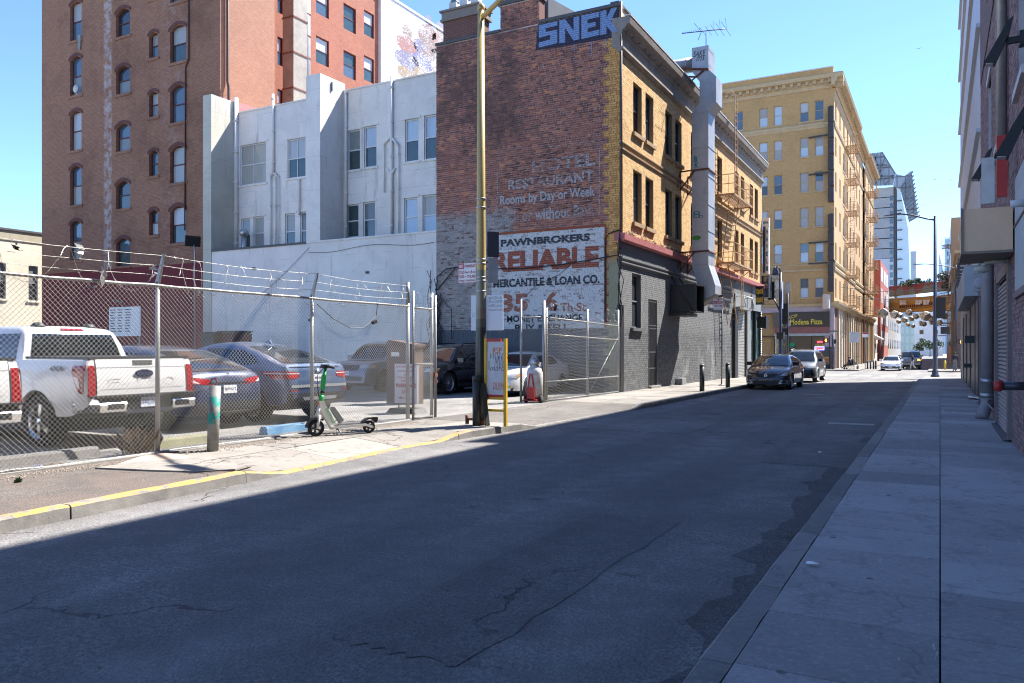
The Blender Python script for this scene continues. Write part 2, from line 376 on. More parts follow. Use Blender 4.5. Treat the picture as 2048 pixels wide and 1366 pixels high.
def concrete_mat(base=(.27, .255, .24), stain=.4, name='concrete', cracks=.0):
    t = NT(name); ob = t.m('MULTIPLY', t.m('SUBTRACT', t.n('ShaderNodeObjectInfo').outputs['Random'], .5), .36)
    f = t.m('ADD', t.m('ADD', t.m('MULTIPLY', t.noise(.8, 6, .7), .6), t.m('MULTIPLY', t.noise(30, 3, .7), .4)), ob)
    c = t.ramp(f, [(.3, tuple(x * .7 for x in base)), (.7, tuple(x * 1.2 for x in base))])
    c = t.mix(t.m('MULTIPLY', t.step(t.noise(1.9, 5, .7, dist=.6), .58, .70), stain), c, tuple(x * .45 for x in base))
    gum = t.step(t.vor(2.6)[0], .075, .05); c = t.mix(t.m('MULTIPLY', gum, .85), c, tuple(x * .32 for x in base))
    c = t.mix(t.m('MULTIPLY', t.step(t.noise(24, 4, .75), .52, .64), .3), c, tuple(x * 1.5 for x in base)); c = t.mix(t.m('MULTIPLY', t.step(t.noise(3.5, 6, .8), .53, .64), .55), c, tuple(x * .55 for x in base))
    c = t.mix(t.m('MULTIPLY', t.step(t.noise(5.5, 4, .7, t.scale(t.pos, (3, .4, 1))), .66, .72), .5), c, tuple(min(1, x * 1.9) for x in base))
    h = t.noise(70, 3, .7)
    if cracks:
        ad = t.n('ShaderNodeVectorMath', operation='ADD'); nz = t.n('ShaderNodeTexNoise'); nz.inputs['Scale'].default_value = 2.0; nz.inputs['Detail'].default_value = 5; t.set(nz.inputs['Vector'], t.pos); t.set(ad.inputs[0], t.pos); t.set(ad.inputs[1], nz.outputs['Color'])
        cr = t.step(t.vor(.5, 'DISTANCE_TO_EDGE', ad.outputs[0])[0], .012, .003); c = t.mix(t.m('MULTIPLY', cr, cracks), c, (.03, .028, .026)); h = t.m('SUBTRACT', h, t.m('MULTIPLY', cr, 1.5))
    t.bump(h, .35, .004)
    return t.fin(c, .85)
def stucco_mat(base, streak=.35, boards=False, name='stucco', warm=0.0):
    t = NT(name); X, Y, Z = t.sep(t.pos)
    b = t.noise(.5, 6, .65); c = t.ramp(b, [(.3, tuple(x * .86 for x in base)), (.7, tuple(min(1, x * 1.08) for x in base))])
    s = t.m('MULTIPLY', t.step(t.noise(1.4, 5, .7, t.scale(t.pos, (1.6, 1.6, .16))), .55, .75), streak); c = t.mix(s, c, tuple(x * .5 for x in base))
    pt = t.m('MULTIPLY', t.step(t.noise(.9, 3, .5, dist=1.0), .56, .58), .22); c = t.mix(pt, c, tuple(x * .72 for x in base))
    ch = t.m('MULTIPLY', t.step(t.noise(7, 6, .8), .62, .68), .5); c = t.mix(ch, c, tuple(x * .5 for x in base))
    h = t.noise(45, 3, .6)
    if boards:
        w = t.m('ABSOLUTE', t.m('SUBTRACT', t.m('FRACT', t.m('DIVIDE', t.m('ADD', Z, 10), .78)), .5)); ln = t.m('MULTIPLY', t.step(w, .018, .004), t.step(t.noise(1.2, 3), .45, .6)); c = t.mix(t.m('MULTIPLY', ln, .6), c, tuple(x * .5 for x in base)); h = t.m('SUBTRACT', h, ln)
    t.bump(h, .3, .006)
    return t.fin(c, .85)
ASPH = asphalt_mat((.205, .197, .193)); ASPH_LOT = asphalt_mat((.26, .25, .235), 'lot_asphalt'); ASPH_WALK = asphalt_mat((.15, .132, .118), 'patched_walk', .5)
CONC = concrete_mat((.215, .197, .175), .35, cracks=.7); CONC_R = concrete_mat((.325, .315, .31), .6, 'pavement_concrete', cracks=.18); CONC_K = concrete_mat((.21, .20, .19), .5, 'kerb_concrete')
STEEL = M((.42, .43, .44), .42, .85, name='galvanised', sc=6); STEELD = M((.20, .205, .21), .5, .6, sc=6, name='dull_steel'); CHROME = M((.75, .75, .76), .12, 1.0, var=.05, bump=0, dirt=.1, name='chrome')
BLACK = M((.014, .014, .016), .5, name='black'); BLACKG = M((.010, .010, .012), .18, coat=.6, bump=0, name='gloss_black'); RUBBER = M((.018, .018, .019), .85, name='rubber')
WHITE = M((.72, .72, .71), .5, var=.08, name='white_paint'); OFFW = M((.55, .55, .54), .6, name='off_white'); GREY = M((.23, .235, .24), .6, name='grey_paint'); DGREY = M((.055, .057, .062), .55, name='dark_grey_paint')
RUST = M((.17, .062, .04), .8, var=.4, sc=9, name='rust'); RED = M((.42, .025, .02), .5, name='red_paint'); BLUEP = M((.022, .030, .062), .38, .0, coat=.3, name='navy_pole_paint')
GLASS = glassy(); GLASSB = glassy((.05, .075, .10), .04, 1.0); CARGLASS = glassy((.008, .010, .012), .03, .8, .05); CURT = M((.50, .49, .47), .8, var=.25, sc=5, name='curtain'); CURTG = M((.22, .25, .24), .8, var=.3, sc=5, name='blind')
# ------------------------------------------------------------------ ground, carriageway, pavements
XK, XF, XL = -7.3, -10.05, -10.2        # left kerb face, fence line, left building line
XR, XRK = 1.05, -1.06                   # right building line, right kerb face
def strip(mb, xs, ys, zf, xf=None):
    n = len(xs)
    mb.add([(xf(x, y) if xf else x, y, zf(x, y)) for y in ys for x in xs], [(j * n + i, j * n + i + 1, (j + 1) * n + i + 1, (j + 1) * n + i) for j in range(len(ys) - 1) for i in range(n - 1)])
YS = [-80, -20, 0, 20, 42] + [42 + 34 * i / 8 for i in range(1, 9)] + [120, 200, 400, 900]
mb = MB(); strip(mb, [-3000, -400, 400, 3000], [-400, 0, 42, 76, 500, 5000], lambda x, y: zg(y) - .05); struct('ground', mb, M((.20, .19, .18), .9, name='distant_ground'))
mb = MB(); strip(mb, [-380, -60, -7.3, -6, -1.06, 60, 380], YS, lambda x, y: zg(y)); struct('road', mb, ASPH)
mb = MB(); strip(mb, [-75, -40, XF], [-25, 0, 10, 20, 29.6], lambda x, y: .13); struct('parking_lot', mb, ASPH_LOT)
def kerb_h(y):                          # dropped kerbs at the two lot entrances
    def dip(a, b): return min(1, max(0, (y - a) / .7)) * min(1, max(0, (b - y) / .7))
    return .135 - .115 * max(dip(7.1, 12.6), dip(14.5, 21.6)) + zg(y)
def koff(y): return float(np.interp(y, [-20, 4, 7.5, 11, 13, 14.5, 21, 30, 60], [-.1, -.15, -.35, -.62, -.5, -.35, -.15, -.1, -.1]))
def wx(x, y): return x + koff(y) * min(1, max(0, (x + 9.6) / 2.15))
def walk_z(x, y):
    t = min(1, max(0, (XK - .15 - x) / 1.5)); return kerb_h(y) * (1 - t) + (.13 + zg(y)) * t
ysw = [-20 + .5 * i for i in range(int(76 / .5) + 1)]
mb = MB(); xs = [XF, XF + .3, -9.4, -9.0, -8.6, -8.2, -7.8, XK - .15]
strip(mb, xs, [y for y in ysw if y <= 7.5], lambda x, y: walk_z(x, y), wx); struct('sidewalk_patched', mb, ASPH_WALK)
mb = MB(); strip(mb, xs, [y for y in ysw if 14.5 <= y <= 21.5], lambda x, y: walk_z(x, y), wx); struct('driveway_apron', mb, asphalt_mat((.16, .148, .135), 'apron', .15))
# concrete flags of the left pavement, laid one by one
lw = thing('sidewalk', 'pale cracked concrete pavement along the chain link fence and dark brick wall', 'sidewalk'); del lw['label'], lw['category']; lw['kind'] = 'structure'
ye = [7.5, 9.2, 10.9, 12.6, 14.5]; yf = [21.5 + 1.75 * i for i in range(19)]
for seg in (ye, yf):
    for a, b in zip(seg[:-1], seg[1:]):
        for x0, x1 in ((XF if seg is ye else XL - .18, -8.85), (-8.85, XK - .15)):
            m = MB(); g = .006; dz = random.uniform(-.004, .004)
            nx = [x0 + g + (x1 - x0 - 2 * g) * i / 3 for i in range(4)]; ny = [a + g + (b - a - 2 * g) * i / 3 for i in range(4)]
            strip(m, nx, ny, lambda x, y: walk_z(x, y) + dz, wx)
            for (p, q) in ((ny[0], 0), (ny[-1], 1)): m.quad((wx(nx[0], p), p, walk_z(nx[0], p) + dz), (wx(nx[-1], p), p, walk_z(nx[-1], p) + dz), (wx(nx[-1], p), p, -.5), (wx(nx[0], p), p, -.5))
            part('paving_slab', m, CONC, lw)
# kerbs
def yellow_kerb():
    t = NT('kerb_yellow'); X, Y, Z = t.sep(t.pos); nz = t.n('ShaderNodeNewGeometry'); up = t.step(t.sep(nz.outputs['Normal'])[2], .4, .7)
    k = t.m('MULTIPLY', up, t.step(t.noise(6, 6, .85), .43, .51)); k = t.m('MULTIPLY', k, t.step(Y, 13.0, 12.6))
    c = t.ramp(t.noise(3, 5), [(.3, (.13, .125, .12)), (.7, (.26, .25, .235))]); c = t.mix(k, c, t.mix(t.noise(8, 4), (.38, .21, .045), (.46, .27, .09))); t.bump(t.noise(35, 4, .7), .5, .008)
    return t.fin(c, .85)
YK = yellow_kerb()
kb = bpy.data.objects.new('kerb', None); COL.objects.link(kb); kb['kind'] = 'structure'
def kerb_run(ys, x0, x1, mat, hf):
    for a, b in zip(ys[:-1], ys[1:]):
        m = MB(); g = .006; n = 6; lean = random.uniform(-.006, .006); yy = [a + g + (b - a - 2 * g) * i / n for i in range(n + 1)]
        prof = [(x0, -.3), (x0, 0), (x1 - (.02 if x1 > x0 else -.02), 0), (x1, -.02), (x1 + (.015 if x1 > x0 else -.015), -.3)]
        V = [(px + (koff(y) if x1 < -5 else 0) + lean + random.uniform(-.004, .004), y, (hf(y) + (pz if pz > -.2 else -.3 - hf(y)) + random.uniform(-.003, .003))) for y in yy for px, pz in prof]
        k = len(prof); m.add(V, [(j * k + i, (j + 1) * k + i, (j + 1) * k + i + 1, j * k + i + 1) if x1 > x0 else (j * k + i, j * k + i + 1, (j + 1) * k + i + 1, (j + 1) * k + i) for j in range(n) for i in range(k - 1)] + [tuple(range(k)), tuple(range(n * k, n * k + k))[::-1]])
        part('kerb_stone', m, mat, kb)
kerb_run([-8, -5, -2.5, .2, 2.2, 4.05, 4.75, 7.1, 9.4, 12.4, 14.5, 17, 19.5, 21.8, 24.5, 27.5, 30.5, 33.5, 36.5, 39.5, 42.5, 45.5, 48.5, 51.5, 54.7], XK - .15, XK, YK, lambda y: kerb_h(y) + .004)
RKY = [-6, -3, -1, 1, 2.4, 3.9, 5.3, 7, 8.8, 10.6, 12.4, 14.2, 16.2, 18.2, 20.2, 23, 26, 29, 32, 35, 38, 41, 44, 47, 50, 53, 56.5]
kerb_run(RKY, XRK + .17, XRK, CONC_K, lambda y: .128 + zg(y))
# right pavement flags
rw = bpy.data.objects.new('sidewalk_right', None); COL.objects.link(rw); rw['kind'] = 'structure'
y = -4.0; i = 0
CONC_R2 = concrete_mat((.29, .28, .275), .3, 'newer_pavement_concrete')
while y < 56.4:
    st = .88 if y < 30 else 1.76
    for x0, x1 in ((XRK + .175, 0.0), (0.0, XR + .15)):
        m = MB(); g = .004 if x0 < -.5 else .005; dz = random.uniform(-.0025, .0025); tl = random.uniform(-.002, .002)
        Z = lambda yy: .13 + zg(yy) + dz
        a, b = y + .003, y + st - .003; X0, X1 = x0 + (g if x0 == 0 else 0), x1 - (g if x1 == 0 else 0)
        m.add([(X0, a, Z(a) - tl), (X1, a, Z(a) + tl), (X1, b, Z(b) + tl), (X0, b, Z(b) - tl), (X0, a, -.4), (X1, a, -.4), (X1, b, -.4), (X0, b, -.4)], [(0, 1, 2, 3), (0, 4, 5, 1), (1, 5, 6, 2), (2, 6, 7, 3), (3, 7, 4, 0)])
        part('paving_slab', m, CONC_R2 if y > 21.8 else CONC_R, rw)
    y += st
# steel trench grate beside the right kerb, asphalt patches, crossing bars
p = onZ(1702, 848, .006)
t = thing('drain_grate', 'pale steel drain grate set in the road beside the right kerb', 'grate', (p.x, p.y, 0))
m = MB(); m.box((-.48, -.17, -.05), (.48, .17, .004)); part('frame', m, DGREY, t)
m = MB()
for k in range(22): m.box((-.46 + k * .0425, -.15, .002), (-.46 + k * .0425 + .026, .15, .012))
m.box((-.48, -.17, .002), (.48, -.15, .013)); m.box((-.48, .15, .002), (.48, .17, .013)); part('grille', m, M((.34, .335, .32), .6, .3, name='worn_steel'), t)
p = onZ(1626, 789, .004)
t = thing('manhole_cover', 'round worn manhole cover in the shaded road ahead of the parked cars', 'manhole', (p.x, p.y, 0))
m = MB(); m.lathe([(.0, -.02), (.42, -.02), (.42, .006), (.40, .008), (0.0, .008)], n=24); part('rim', m, M((.16, .15, .14), .6, .4, name='iron'), t)
m = MB()
for a in range(7):
    for b in range(7):
        if (a - 3) ** 2 + (b - 3) ** 2 < 10.5: m.box((-.36 + a * .105, -.36 + b * .105, .006), (-.29 + a * .105, -.29 + b * .105, .013))
part('studs', m, M((.22, .21, .20), .6, .4, name='iron_worn'), t, 'stuff')
PATCH = asphalt_mat((.172, .167, .165), 'road_patch'); PATCH2 = asphalt_mat((.235, .228, .222), 'road_patch_pale')
for (x0, x1, y0, y1, mt) in ((-2.4, -1.12, 12.0, 15.4, PATCH), (-5.6, -2.7, 19.0, 25.5, PATCH), (-2.0, -1.12, 23.5, 28.5, PATCH), (-7.2, -4.4, 15.4, 18.2, PATCH2), (-3.1, -2.2, 3.5, 7.5, PATCH), (-7.25, -6.6, 22, 33, PATCH2)):
    m = MB(); n = 14; pts = []
    for k in range(n): pts.append((x0 + (x1 - x0) * k / n, y0 + random.uniform(-.05, .05), .004))
    for k in range(n): pts.append((x1 + random.uniform(-.03, .03), y0 + (y1 - y0) * k / n, .004))
    for k in range(n): pts.append((x1 - (x1 - x0) * k / n, y1 + random.uniform(-.05, .05), .004))
    for k in range(n): pts.append((x0 + random.uniform(-.03, .03), y1 - (y1 - y0) * k / n, .004))
    m.poly(pts); struct('road_repair', m, mt)
m = MB(); rq = random.Random(31); L_, R_e = [], []           # broken, sunken edge of the asphalt along the right kerb
gw_ = .2
for k in range(70):
    y = 1.2 + k * .22 + rq.uniform(-.05, .05); gw_ = min(.36, max(.08, gw_ + rq.gauss(0, .06))); L_.append((XRK - gw_ - (rq.uniform(.05, .3) if rq.random() < .12 else 0), y, .003)); R_e.append((XRK - .005, y, .003))
for k in range(69): m.quad(L_[k], R_e[k], R_e[k + 1], L_[k + 1])
struct('gutter_edge', m, asphalt_mat((.115, .112, .113), 'broken_asphalt'))
m = MB()
for k in range(900):
    x = XRK - abs(rq.gauss(0, .13)) - .02; y = rq.uniform(1.2, 19); r = rq.uniform(.003, .009); a = rq.uniform(0, 6); m.add([(x + r * math.cos(a + q * 2.09), y + r * math.sin(a + q * 2.09), .004) for q in range(3)] + [(x, y, .004 + r)], [(0, 1, 3), (1, 2, 3), (2, 0, 3)])
for k in range(260):
    x = rq.uniform(-7.1, -1.2); y = rq.uniform(1.5, 20); r = rq.uniform(.004, .011); a = rq.uniform(0, 6); m.add([(x + r * math.cos(a + q * 2.09), y + r * math.sin(a + q * 2.09), .004) for q in range(3)] + [(x, y, .004 + r)], [(0, 1, 3), (1, 2, 3), (2, 0, 3)])
o = part('road_grit', m, M((.15, .145, .14), .9, var=.8, sc=60, name='grit_pale')); o['kind'] = 'stuff'; tag(o, 'loose grit and crumbs scattered over the road and right gutter', 'grit')
WPAINT = worn((.78, .78, .76), .88, 5.0); PINKP = worn((.55, .33, .30), .8, 5.0)
m = MB()
for (u0, u1, dx) in ((1637, 1679, 0), (1700, 1734, 0), (1757, 1788, 0)):
    a = onZ(u0, 753, zg(60) + .006); b = onZ(u1, 753, zg(60) + .006)
    w = b.x - a.x; z = lambda y: zg(y) + .007
    m.quad((a.x, 62.5, z(62.5)), (a.x + w, 62.5, z(62.5)), (a.x + w, 65.6, z(65.6)), (a.x, 65.6, z(65.6)))
struct('crosswalk_marking', m, WPAINT)
m = MB()
for x0, x1 in ((-11.2, -9.9), (-8.1, -7.4), (-5.6, -4.9)): m.quad((x0, 62.4, zg(62.4) + .005), (x1, 62.4, zg(62.4) + .005), (x1, 65.7, zg(65.7) + .005), (x0, 65.7, zg(65.7) + .005))
struct('crosswalk_marking', m, PINKP)
# pavements beyond the crossing
for nm, x0, x1 in (('sidewalk_far_left', -9.6, -6.9), ('sidewalk_far_right', -1.0, 2.4)):
    m = MB(); m.add([(x0, 83, zg(83)), (x1, 83, zg(83)), (x1, 83, zg(83) + .12), (x0, 83, zg(83) + .12), (x0, 420, -.38), (x1, 420, -.38), (x1, 420, -.26), (x0, 420, -.26)], [(0, 1, 2, 3), (3, 2, 6, 7), (0, 3, 7, 4), (1, 5, 6, 2)]); struct(nm, m, CONC)
for (x0, x1) in ((-120, -9.6), (2.4, 90)):
    m = MB(); m.box((x0, 83, -.5), (x1, 87.5, -.26)); struct('sidewalk_across', m, CONC)
m = MB(); m.box((XL - 80, 53.2, -.5), (XK, 54.7, .03)); m.box((XR - .5, 53.6, -.5), (70, 56.5, -.03)); struct('sidewalk_corner', m, CONC)
# ------------------------------------------------------------------ walls, bricks, windows
def wall_panel(mb, p0, sd, S, T, openings=(), depth=.2, nrm=None):
    """face with openings; p0 at s=0,t=0; reveals run inwards by depth"""
    p0 = Vector(p0); sd = Vector(sd); up = Vector((0, 0, 1)); n = Vector(nrm)
    ss = sorted({S[0], S[1]} | {o[0] for o in openings} | {o[1] for o in openings}); ts = sorted({T[0], T[1]} | {o[2] for o in openings} | {o[3] for o in openings})
    ss = [s for s in ss if S[0] <= s <= S[1]]; ts = [t for t in ts if T[0] <= t <= T[1]]
    flip = sd.cross(up).dot(n) < 0
    def q(a, b, c, d): mb.quad(d, c, b, a) if flip else mb.quad(a, b, c, d)
    P = lambda s, t, d=0: p0 + sd * s + up * t - n * d
    for i in range(len(ss) - 1):
        for j in range(len(ts) - 1):
            sm, tm = (ss[i] + ss[i + 1]) / 2, (ts[j] + ts[j + 1]) / 2
            if any(o[0] < sm < o[1] and o[2] < tm < o[3] for o in openings): continue
            q(P(ss[i], ts[j]), P(ss[i + 1], ts[j]), P(ss[i + 1], ts[j + 1]), P(ss[i], ts[j + 1]))
    for a, b, c, d in openings:
        q(P(a, c), P(a, d), P(a, d, depth), P(a, c, depth)); q(P(b, d), P(b, c), P(b, c, depth), P(b, d, depth))
        q(P(a, d), P(b, d), P(b, d, depth), P(a, d, depth)); q(P(b, c), P(a, c), P(a, c, depth), P(b, c, depth))
def bricks(parent, kind, p0, sd, nrm, S, T, openings=(), bl=.205, bh=.064, j=.011, single=0, proud=.012, outline=None):
    """mortar bed plus bricks laid course by course; the nearest full bricks are objects of their own"""
    p0 = Vector(p0); sd = Vector(sd); n = Vector(nrm); up = Vector((0, 0, 1)); mat = brick_mat(kind); bed = brick_mat(kind, True)
    m = MB(); wall_panel(m, p0 - n * proud, sd, S, T, openings, .24, n); part('mortar_bed', m, bed, parent)
    mb = MB(); cand = []; V = []; Fc = []
    flip = sd.cross(up).dot(n) < 0
    rows = int((T[1] - T[0]) / (bh + j))
    for r in range(rows):
        z0 = T[0] + r * (bh + j) + j / 2; z1 = z0 + bh; zm = (z0 + z1) / 2
        s = S[0] - (r % 2) * (bl + j) / 2 - (random.uniform(0, .08) if kind == 'side' else 0)
        hdr = (r % 6 == 5)
        cuts = [(o[0], o[1]) for o in openings if o[2] - .01 < zm < o[3] + .01]
        while s < S[1]:
            L = (bl - j) / 2 if hdr else bl
            if kind == 'side': L *= random.uniform(.93, 1.05)
            a, b = max(s, S[0]), min(s + L, S[1]); s += L + j
            for c0, c1 in cuts:
                if a >= c0 and b <= c1: a = b = 0
                elif a < c0 < b: b = c0
                elif a < c1 < b: a = c1
            if b - a < .03: continue
            d = random.uniform(-.003, .004)
            if kind == 'side' and random.random() < .02: d -= .006
            cand.append((a, b, z0, z1, d))
    if single:
        cx = Vector((0, 0, HC)); full = [(((p0 + sd * ((a + b) / 2) + up * ((z0 + z1) / 2)) - cx).length, i) for i, (a, b, z0, z1, d) in enumerate(cand) if b - a > bl * .92 and z0 > 1.9]
        full.sort(); take = {i for _, i in full[:single]}
    else: take = set()
    um = MB(); A = [(-.5 * bl, 0), (.5 * bl, 0)]
    def cub(a, b, z0, z1, d, org):
        P = [org + sd * s_ + up * z_ - n * (proud - 0) for s_, z_ in ((a, z0), (b, z0), (b, z1), (a, z1))]; Q = [p + n * (proud + d) + (sd * (.002 * (1 if k in (0, 3) else -1))) for k, p in enumerate(P)]
        fs = [(4, 5, 6, 7), (0, 1, 5, 4), (1, 2, 6, 5), (2, 3, 7, 6), (3, 0, 4, 7)]
        return P + Q, ([f[::-1] for f in fs] if flip else fs)
    v, f = cub(-bl / 2, bl / 2, 0, bh, 0, Vector((0, 0, 0))); um.add(v, f); ume = um.mesh('brick'); ume.materials.append(mat)
    for i, (a, b, z0, z1, d) in enumerate(cand):
        if i in take:
            o = bpy.data.objects.new('brick', ume); COL.objects.link(o); o.parent = parent
            o.location = p0 + sd * ((a + b) / 2) + up * z0 + n * d
        else:
            v, f = cub(a, b, z0, z1, d, p0); mb.add(v, f)
    part('brickwork', mb, mat, parent, 'stuff')
_wm = {}
def curtain_glass(col):
    t = NT('curtained_glass'); X, Y, Z = t.sep(t.pos); w = t.n('ShaderNodeTexWave'); w.inputs['Scale'].default_value = 5.5; w.inputs['Distortion'].default_value = 3.0; w.inputs['Detail'].default_value = 3; t.set(w.inputs['Vector'], t.comb(t.m('ADD', X, Y), 0.0, t.m('MULTIPLY', Z, .12)))
    c = t.mix(w.outputs['Fac'], tuple(x * .55 for x in col), col); return t.fin(c, .7, coat=.9)
GL = [GLASS, GLASSB, curtain_glass((.42, .42, .40)), curtain_glass((.55, .56, .58)), curtain_glass((.20, .22, .22)), curtain_glass((.34, .31, .26))]
def window(parent, p, sd, nrm, w, h, fmat, top=None, low=None, fw=.055, set_=.16, style='sash', name='window'):
    """sash window standing in its opening: p is the lower left corner of the opening on the wall face"""
    sd = Vector(sd); n = Vector(nrm); up = Vector((0, 0, 1)); key = (round(w, 2), round(h, 2), tuple(sd), tuple(n), fw, style, round(set_, 2))
    def bx(m, a, b, c, d, d0, d1):
        P = [sd * s_ + up * t_ - n * q_ for q_ in (d1, d0) for s_, t_ in ((a, c), (b, c), (b, d), (a, d))]
        fs = [(0, 3, 2, 1), (4, 5, 6, 7), (0, 1, 5, 4), (1, 2, 6, 5), (2, 3, 7, 6), (3, 0, 4, 7)]
        m.add(P, [f[::-1] for f in fs] if sd.cross(up).dot(n) < 0 else fs)
    if key not in _wm:
        m = MB(); d0, d1 = set_, set_ + .07
        bx(m, 0, fw, 0, h, d0, d1); bx(m, w - fw, w, 0, h, d0, d1); bx(m, fw, w - fw, 0, fw, d0 + .002, d1); bx(m, fw, w - fw, h - fw, h, d0 + .002, d1)
        if style != 'fixed': bx(m, fw, w - fw, h / 2 - fw * .45, h / 2 + fw * .45, d0 - .012, d1)
        if style == 'quad': bx(m, w / 2 - fw * .3, w / 2 + fw * .3, fw, h - fw, d0 + .004, d1)
        fr = m.mesh('window'); ps = []
        for k, (c, d) in enumerate(((h / 2, h - fw), (fw, h / 2)) if style != 'fixed' else ((fw, h - fw),)):
            m = MB(); bx(m, fw * .9, w - fw * .9, c, d, set_ + (.045 if k == 0 else .03), set_ + .066); me = m.mesh('pane'); me.materials.append(GLASS); ps.append(me)
        _wm[key] = (fr, ps)
    fr, ps = _wm[key]
    o = bpy.data.objects.new(name, fr); COL.objects.link(o); o.parent = parent; o.location = p
    if not fr.materials: fr.materials.append(fmat)
    o.material_slots[0].link = 'OBJECT'; o.material_slots[0].material = fmat
    for me, g in zip(ps, (top, low)):
        q = bpy.data.objects.new('pane', me); COL.objects.link(q); q.parent = o
        q.material_slots[0].link = 'OBJECT'; q.material_slots[0].material = g or random.choice(GL)
    return o
def core(parent, lo, hi, mat, name='core'):
    m = MB(); m.box(lo, hi); return part(name, m, mat, parent)
def moulding(mb, p0, p1, nrm, prof):     # prof: (out, z) outline swept from p0 to p1
    p0 = Vector(p0); p1 = Vector(p1); n = Vector(nrm); mb.prism([p0 + n * o + Vector((0, 0, z)) for o, z in prof], p1 - p0)
# ------------------------------------------------------------------ three storey brick corner building with the painted wall sign
YB0, YB1, XB0 = 27.0, 53.0, -18.16
cb = thing('corner_building', 'three storey corner building, red brick side wall with faded painted advert, yellow brick front', 'building', (XL, YB0, 0))
cb.location = (0, 0, 0)
X_, Y_, Zu = Vector((1, 0, 0)), Vector((0, 1, 0)), Vector((0, 0, 1))
core(cb, (XB0 + .05, YB0 + .4, -.4), (XL - .5, YB1 - .2, 13.7), M((.10, .09, .09), .9, name='roofing'))
sw = thing('side_wall', '', ''); del sw['label'], sw['category']; sw.parent = cb
bricks(sw, 'side', (0, YB0, 0), X_, -Y_, (XB0, XL), (-.1, 14.12), bl=.212, bh=.066, j=.015, single=300)
cw = bpy.data.objects.new('chimney_wall', None); COL.objects.link(cw); cw.parent = cb
bricks(cw, 'side', (0, YB0, 0), X_, -Y_, (-15.15, -13.46), (14.121, 15.15), bl=.212, bh=.066, j=.015)
m = MB(); m.box((-15.15, YB0 + .03, 13.7), (-13.46, YB0 + .5, 15.14)); part('backing', m, M((.16, .07, .055), .9, name='old_brick'), cb)
COPE = M((.09, .085, .085), .6, .1, name='tarred_coping'); TIN = M((.35, .36, .36), .4, .7, name='tin')
m = MB(); m.box((-15.25, YB0 - .06, 15.14), (-13.4, YB0 + .55, 15.3)); m.box((-13.46, YB0 - .05, 14.12), (XL + .03, YB0 + .4, 14.24)); m.box((XB0 - .03, YB0 - .05, 14.121), (-15.16, YB0 + .4, 14.22)); part('coping', m, COPE, cb)
m = MB(); m.prism([(-13.4, YB0 + .7, 13.7), (-11.6, YB0 + 6, 13.7), (-11.6, YB0 + 6, 14.9), (-13.4, YB0 + .7, 15.4)], (-1.2, 0.3, 0)); part('roof_shed', m, M((.24, .25, .26), .8, name='roof_felt'), cb)
# chimney with pots
ch = bpy.data.objects.new('chimney', None); COL.objects.link(ch); ch.parent = cb
m = MB(); m.box((-17.85, YB0 + .05, 14.2), (-16.2, YB0 + .95, 15.05)); part('stack', m, far_brick((.13, .05, .04), (.19, .075, .05), (.2, .16, .14)), ch)
m = MB(); m.box((-17.95, YB0 - .03, 15.05), (-16.1, YB0 + 1.03, 15.14)); m.box((-17.9, YB0, 15.142), (-16.15, YB0 + 1, 15.42)); m.box((-17.98, YB0 - .06, 15.422), (-16.08, YB0 + 1.06, 15.5)); part('crown', m, M((.24, .20, .17), .9, name='stone_cap'), ch)
for k in range(3):
    x = -17.5 + k * .52; m = MB(); m.box((x - .17, YB0 + .2, 15.5), (x + .17, YB0 + .54, 15.85)); part('chimney_pot', m, OFFW, ch)
    m = MB(); m.lathe([(.02, 0), (.19, .0), (.19, .06), (.14, .13), (.15, .15), (.06, .25), (0, .27)], (x, YB0 + .37, 15.85), n=12); part('cowl', m, STEELD, ch)
# drainpipe and cables on the corner
m = MB(); m.tube([(XL + .03, YB0 + .06, 14.3), (XL + .05, YB0 + .06, 5.9)], .05, 8); part('downpipe', m, M((.09, .07, .06), .6, name='old_pipe'), cb)
CABLE = M((.016, .016, .018), .6, name='cable')
m = MB()
for k in range(5):
    p = [Vector((XL + random.uniform(-.05, .12), YB0 - .05 - random.uniform(0, .1), z)) + Vector((random.uniform(-.08, .08), 0, 0)) for z in np.linspace(6.0 - k * .15, 2.5, 7)]; m.tube(p, .014, 5)
m.tube([(-18.1, YB0 - .06, 4.1)] + [(-18.1 + 7.9 * t, YB0 - .08, 5.1 - .3 * math.sin(math.pi * t) + .0 * t) for t in (.12, .3, .5, .7, .85, 1)], .022, 5)
m.tube([(-10.75, YB0 - .05, 2.6), (-10.75, YB0 - .05, 5.7), (-10.6, YB0 - .05, 5.9), (-10.2, YB0 - .06, 6.0)], .02, 6)
part('wire_strand', m, CABLE, cb)
m = MB(); m.tube([(-11.9, YB0 - .03, 5.0), (-12.6, YB0 - .03, 4.5), (-13.6, YB0 - .03, 4.1), (-14.0, YB0 - .03, 3.75)], .008, 4)
part('thin_wire', m, CABLE, cb)
m = MB()                                  # tangle of cables where the white wall meets the brick
for k in range(11):
    x = -18.2 + random.uniform(-.25, .35); zt = random.uniform(3.6, 5.0); p = [Vector((x + random.uniform(-.16, .16), YB0 - .08 - random.uniform(0, .12), z)) for z in np.linspace(zt, random.uniform(1.2, 2.0), 8)]; m.tube(p, random.uniform(.012, .024), 5)
m.tube([(-18.1, YB0 - .1, 4.6), (-17.6, YB0 - .1, 4.95), (-16.9, YB0 - .1, 5.0), (-15.4, YB0 - .09, 5.15)], .022, 5)
m.tube([(-18.0, YB0 - .1, 3.9), (-17.6, YB0 - .1, 3.5), (-17.35, YB0 - .1, 3.3), (-17.35, YB0 - .1, 2.1)], .016, 5)
part('cable_tangle', m, CABLE, cb, 'stuff')
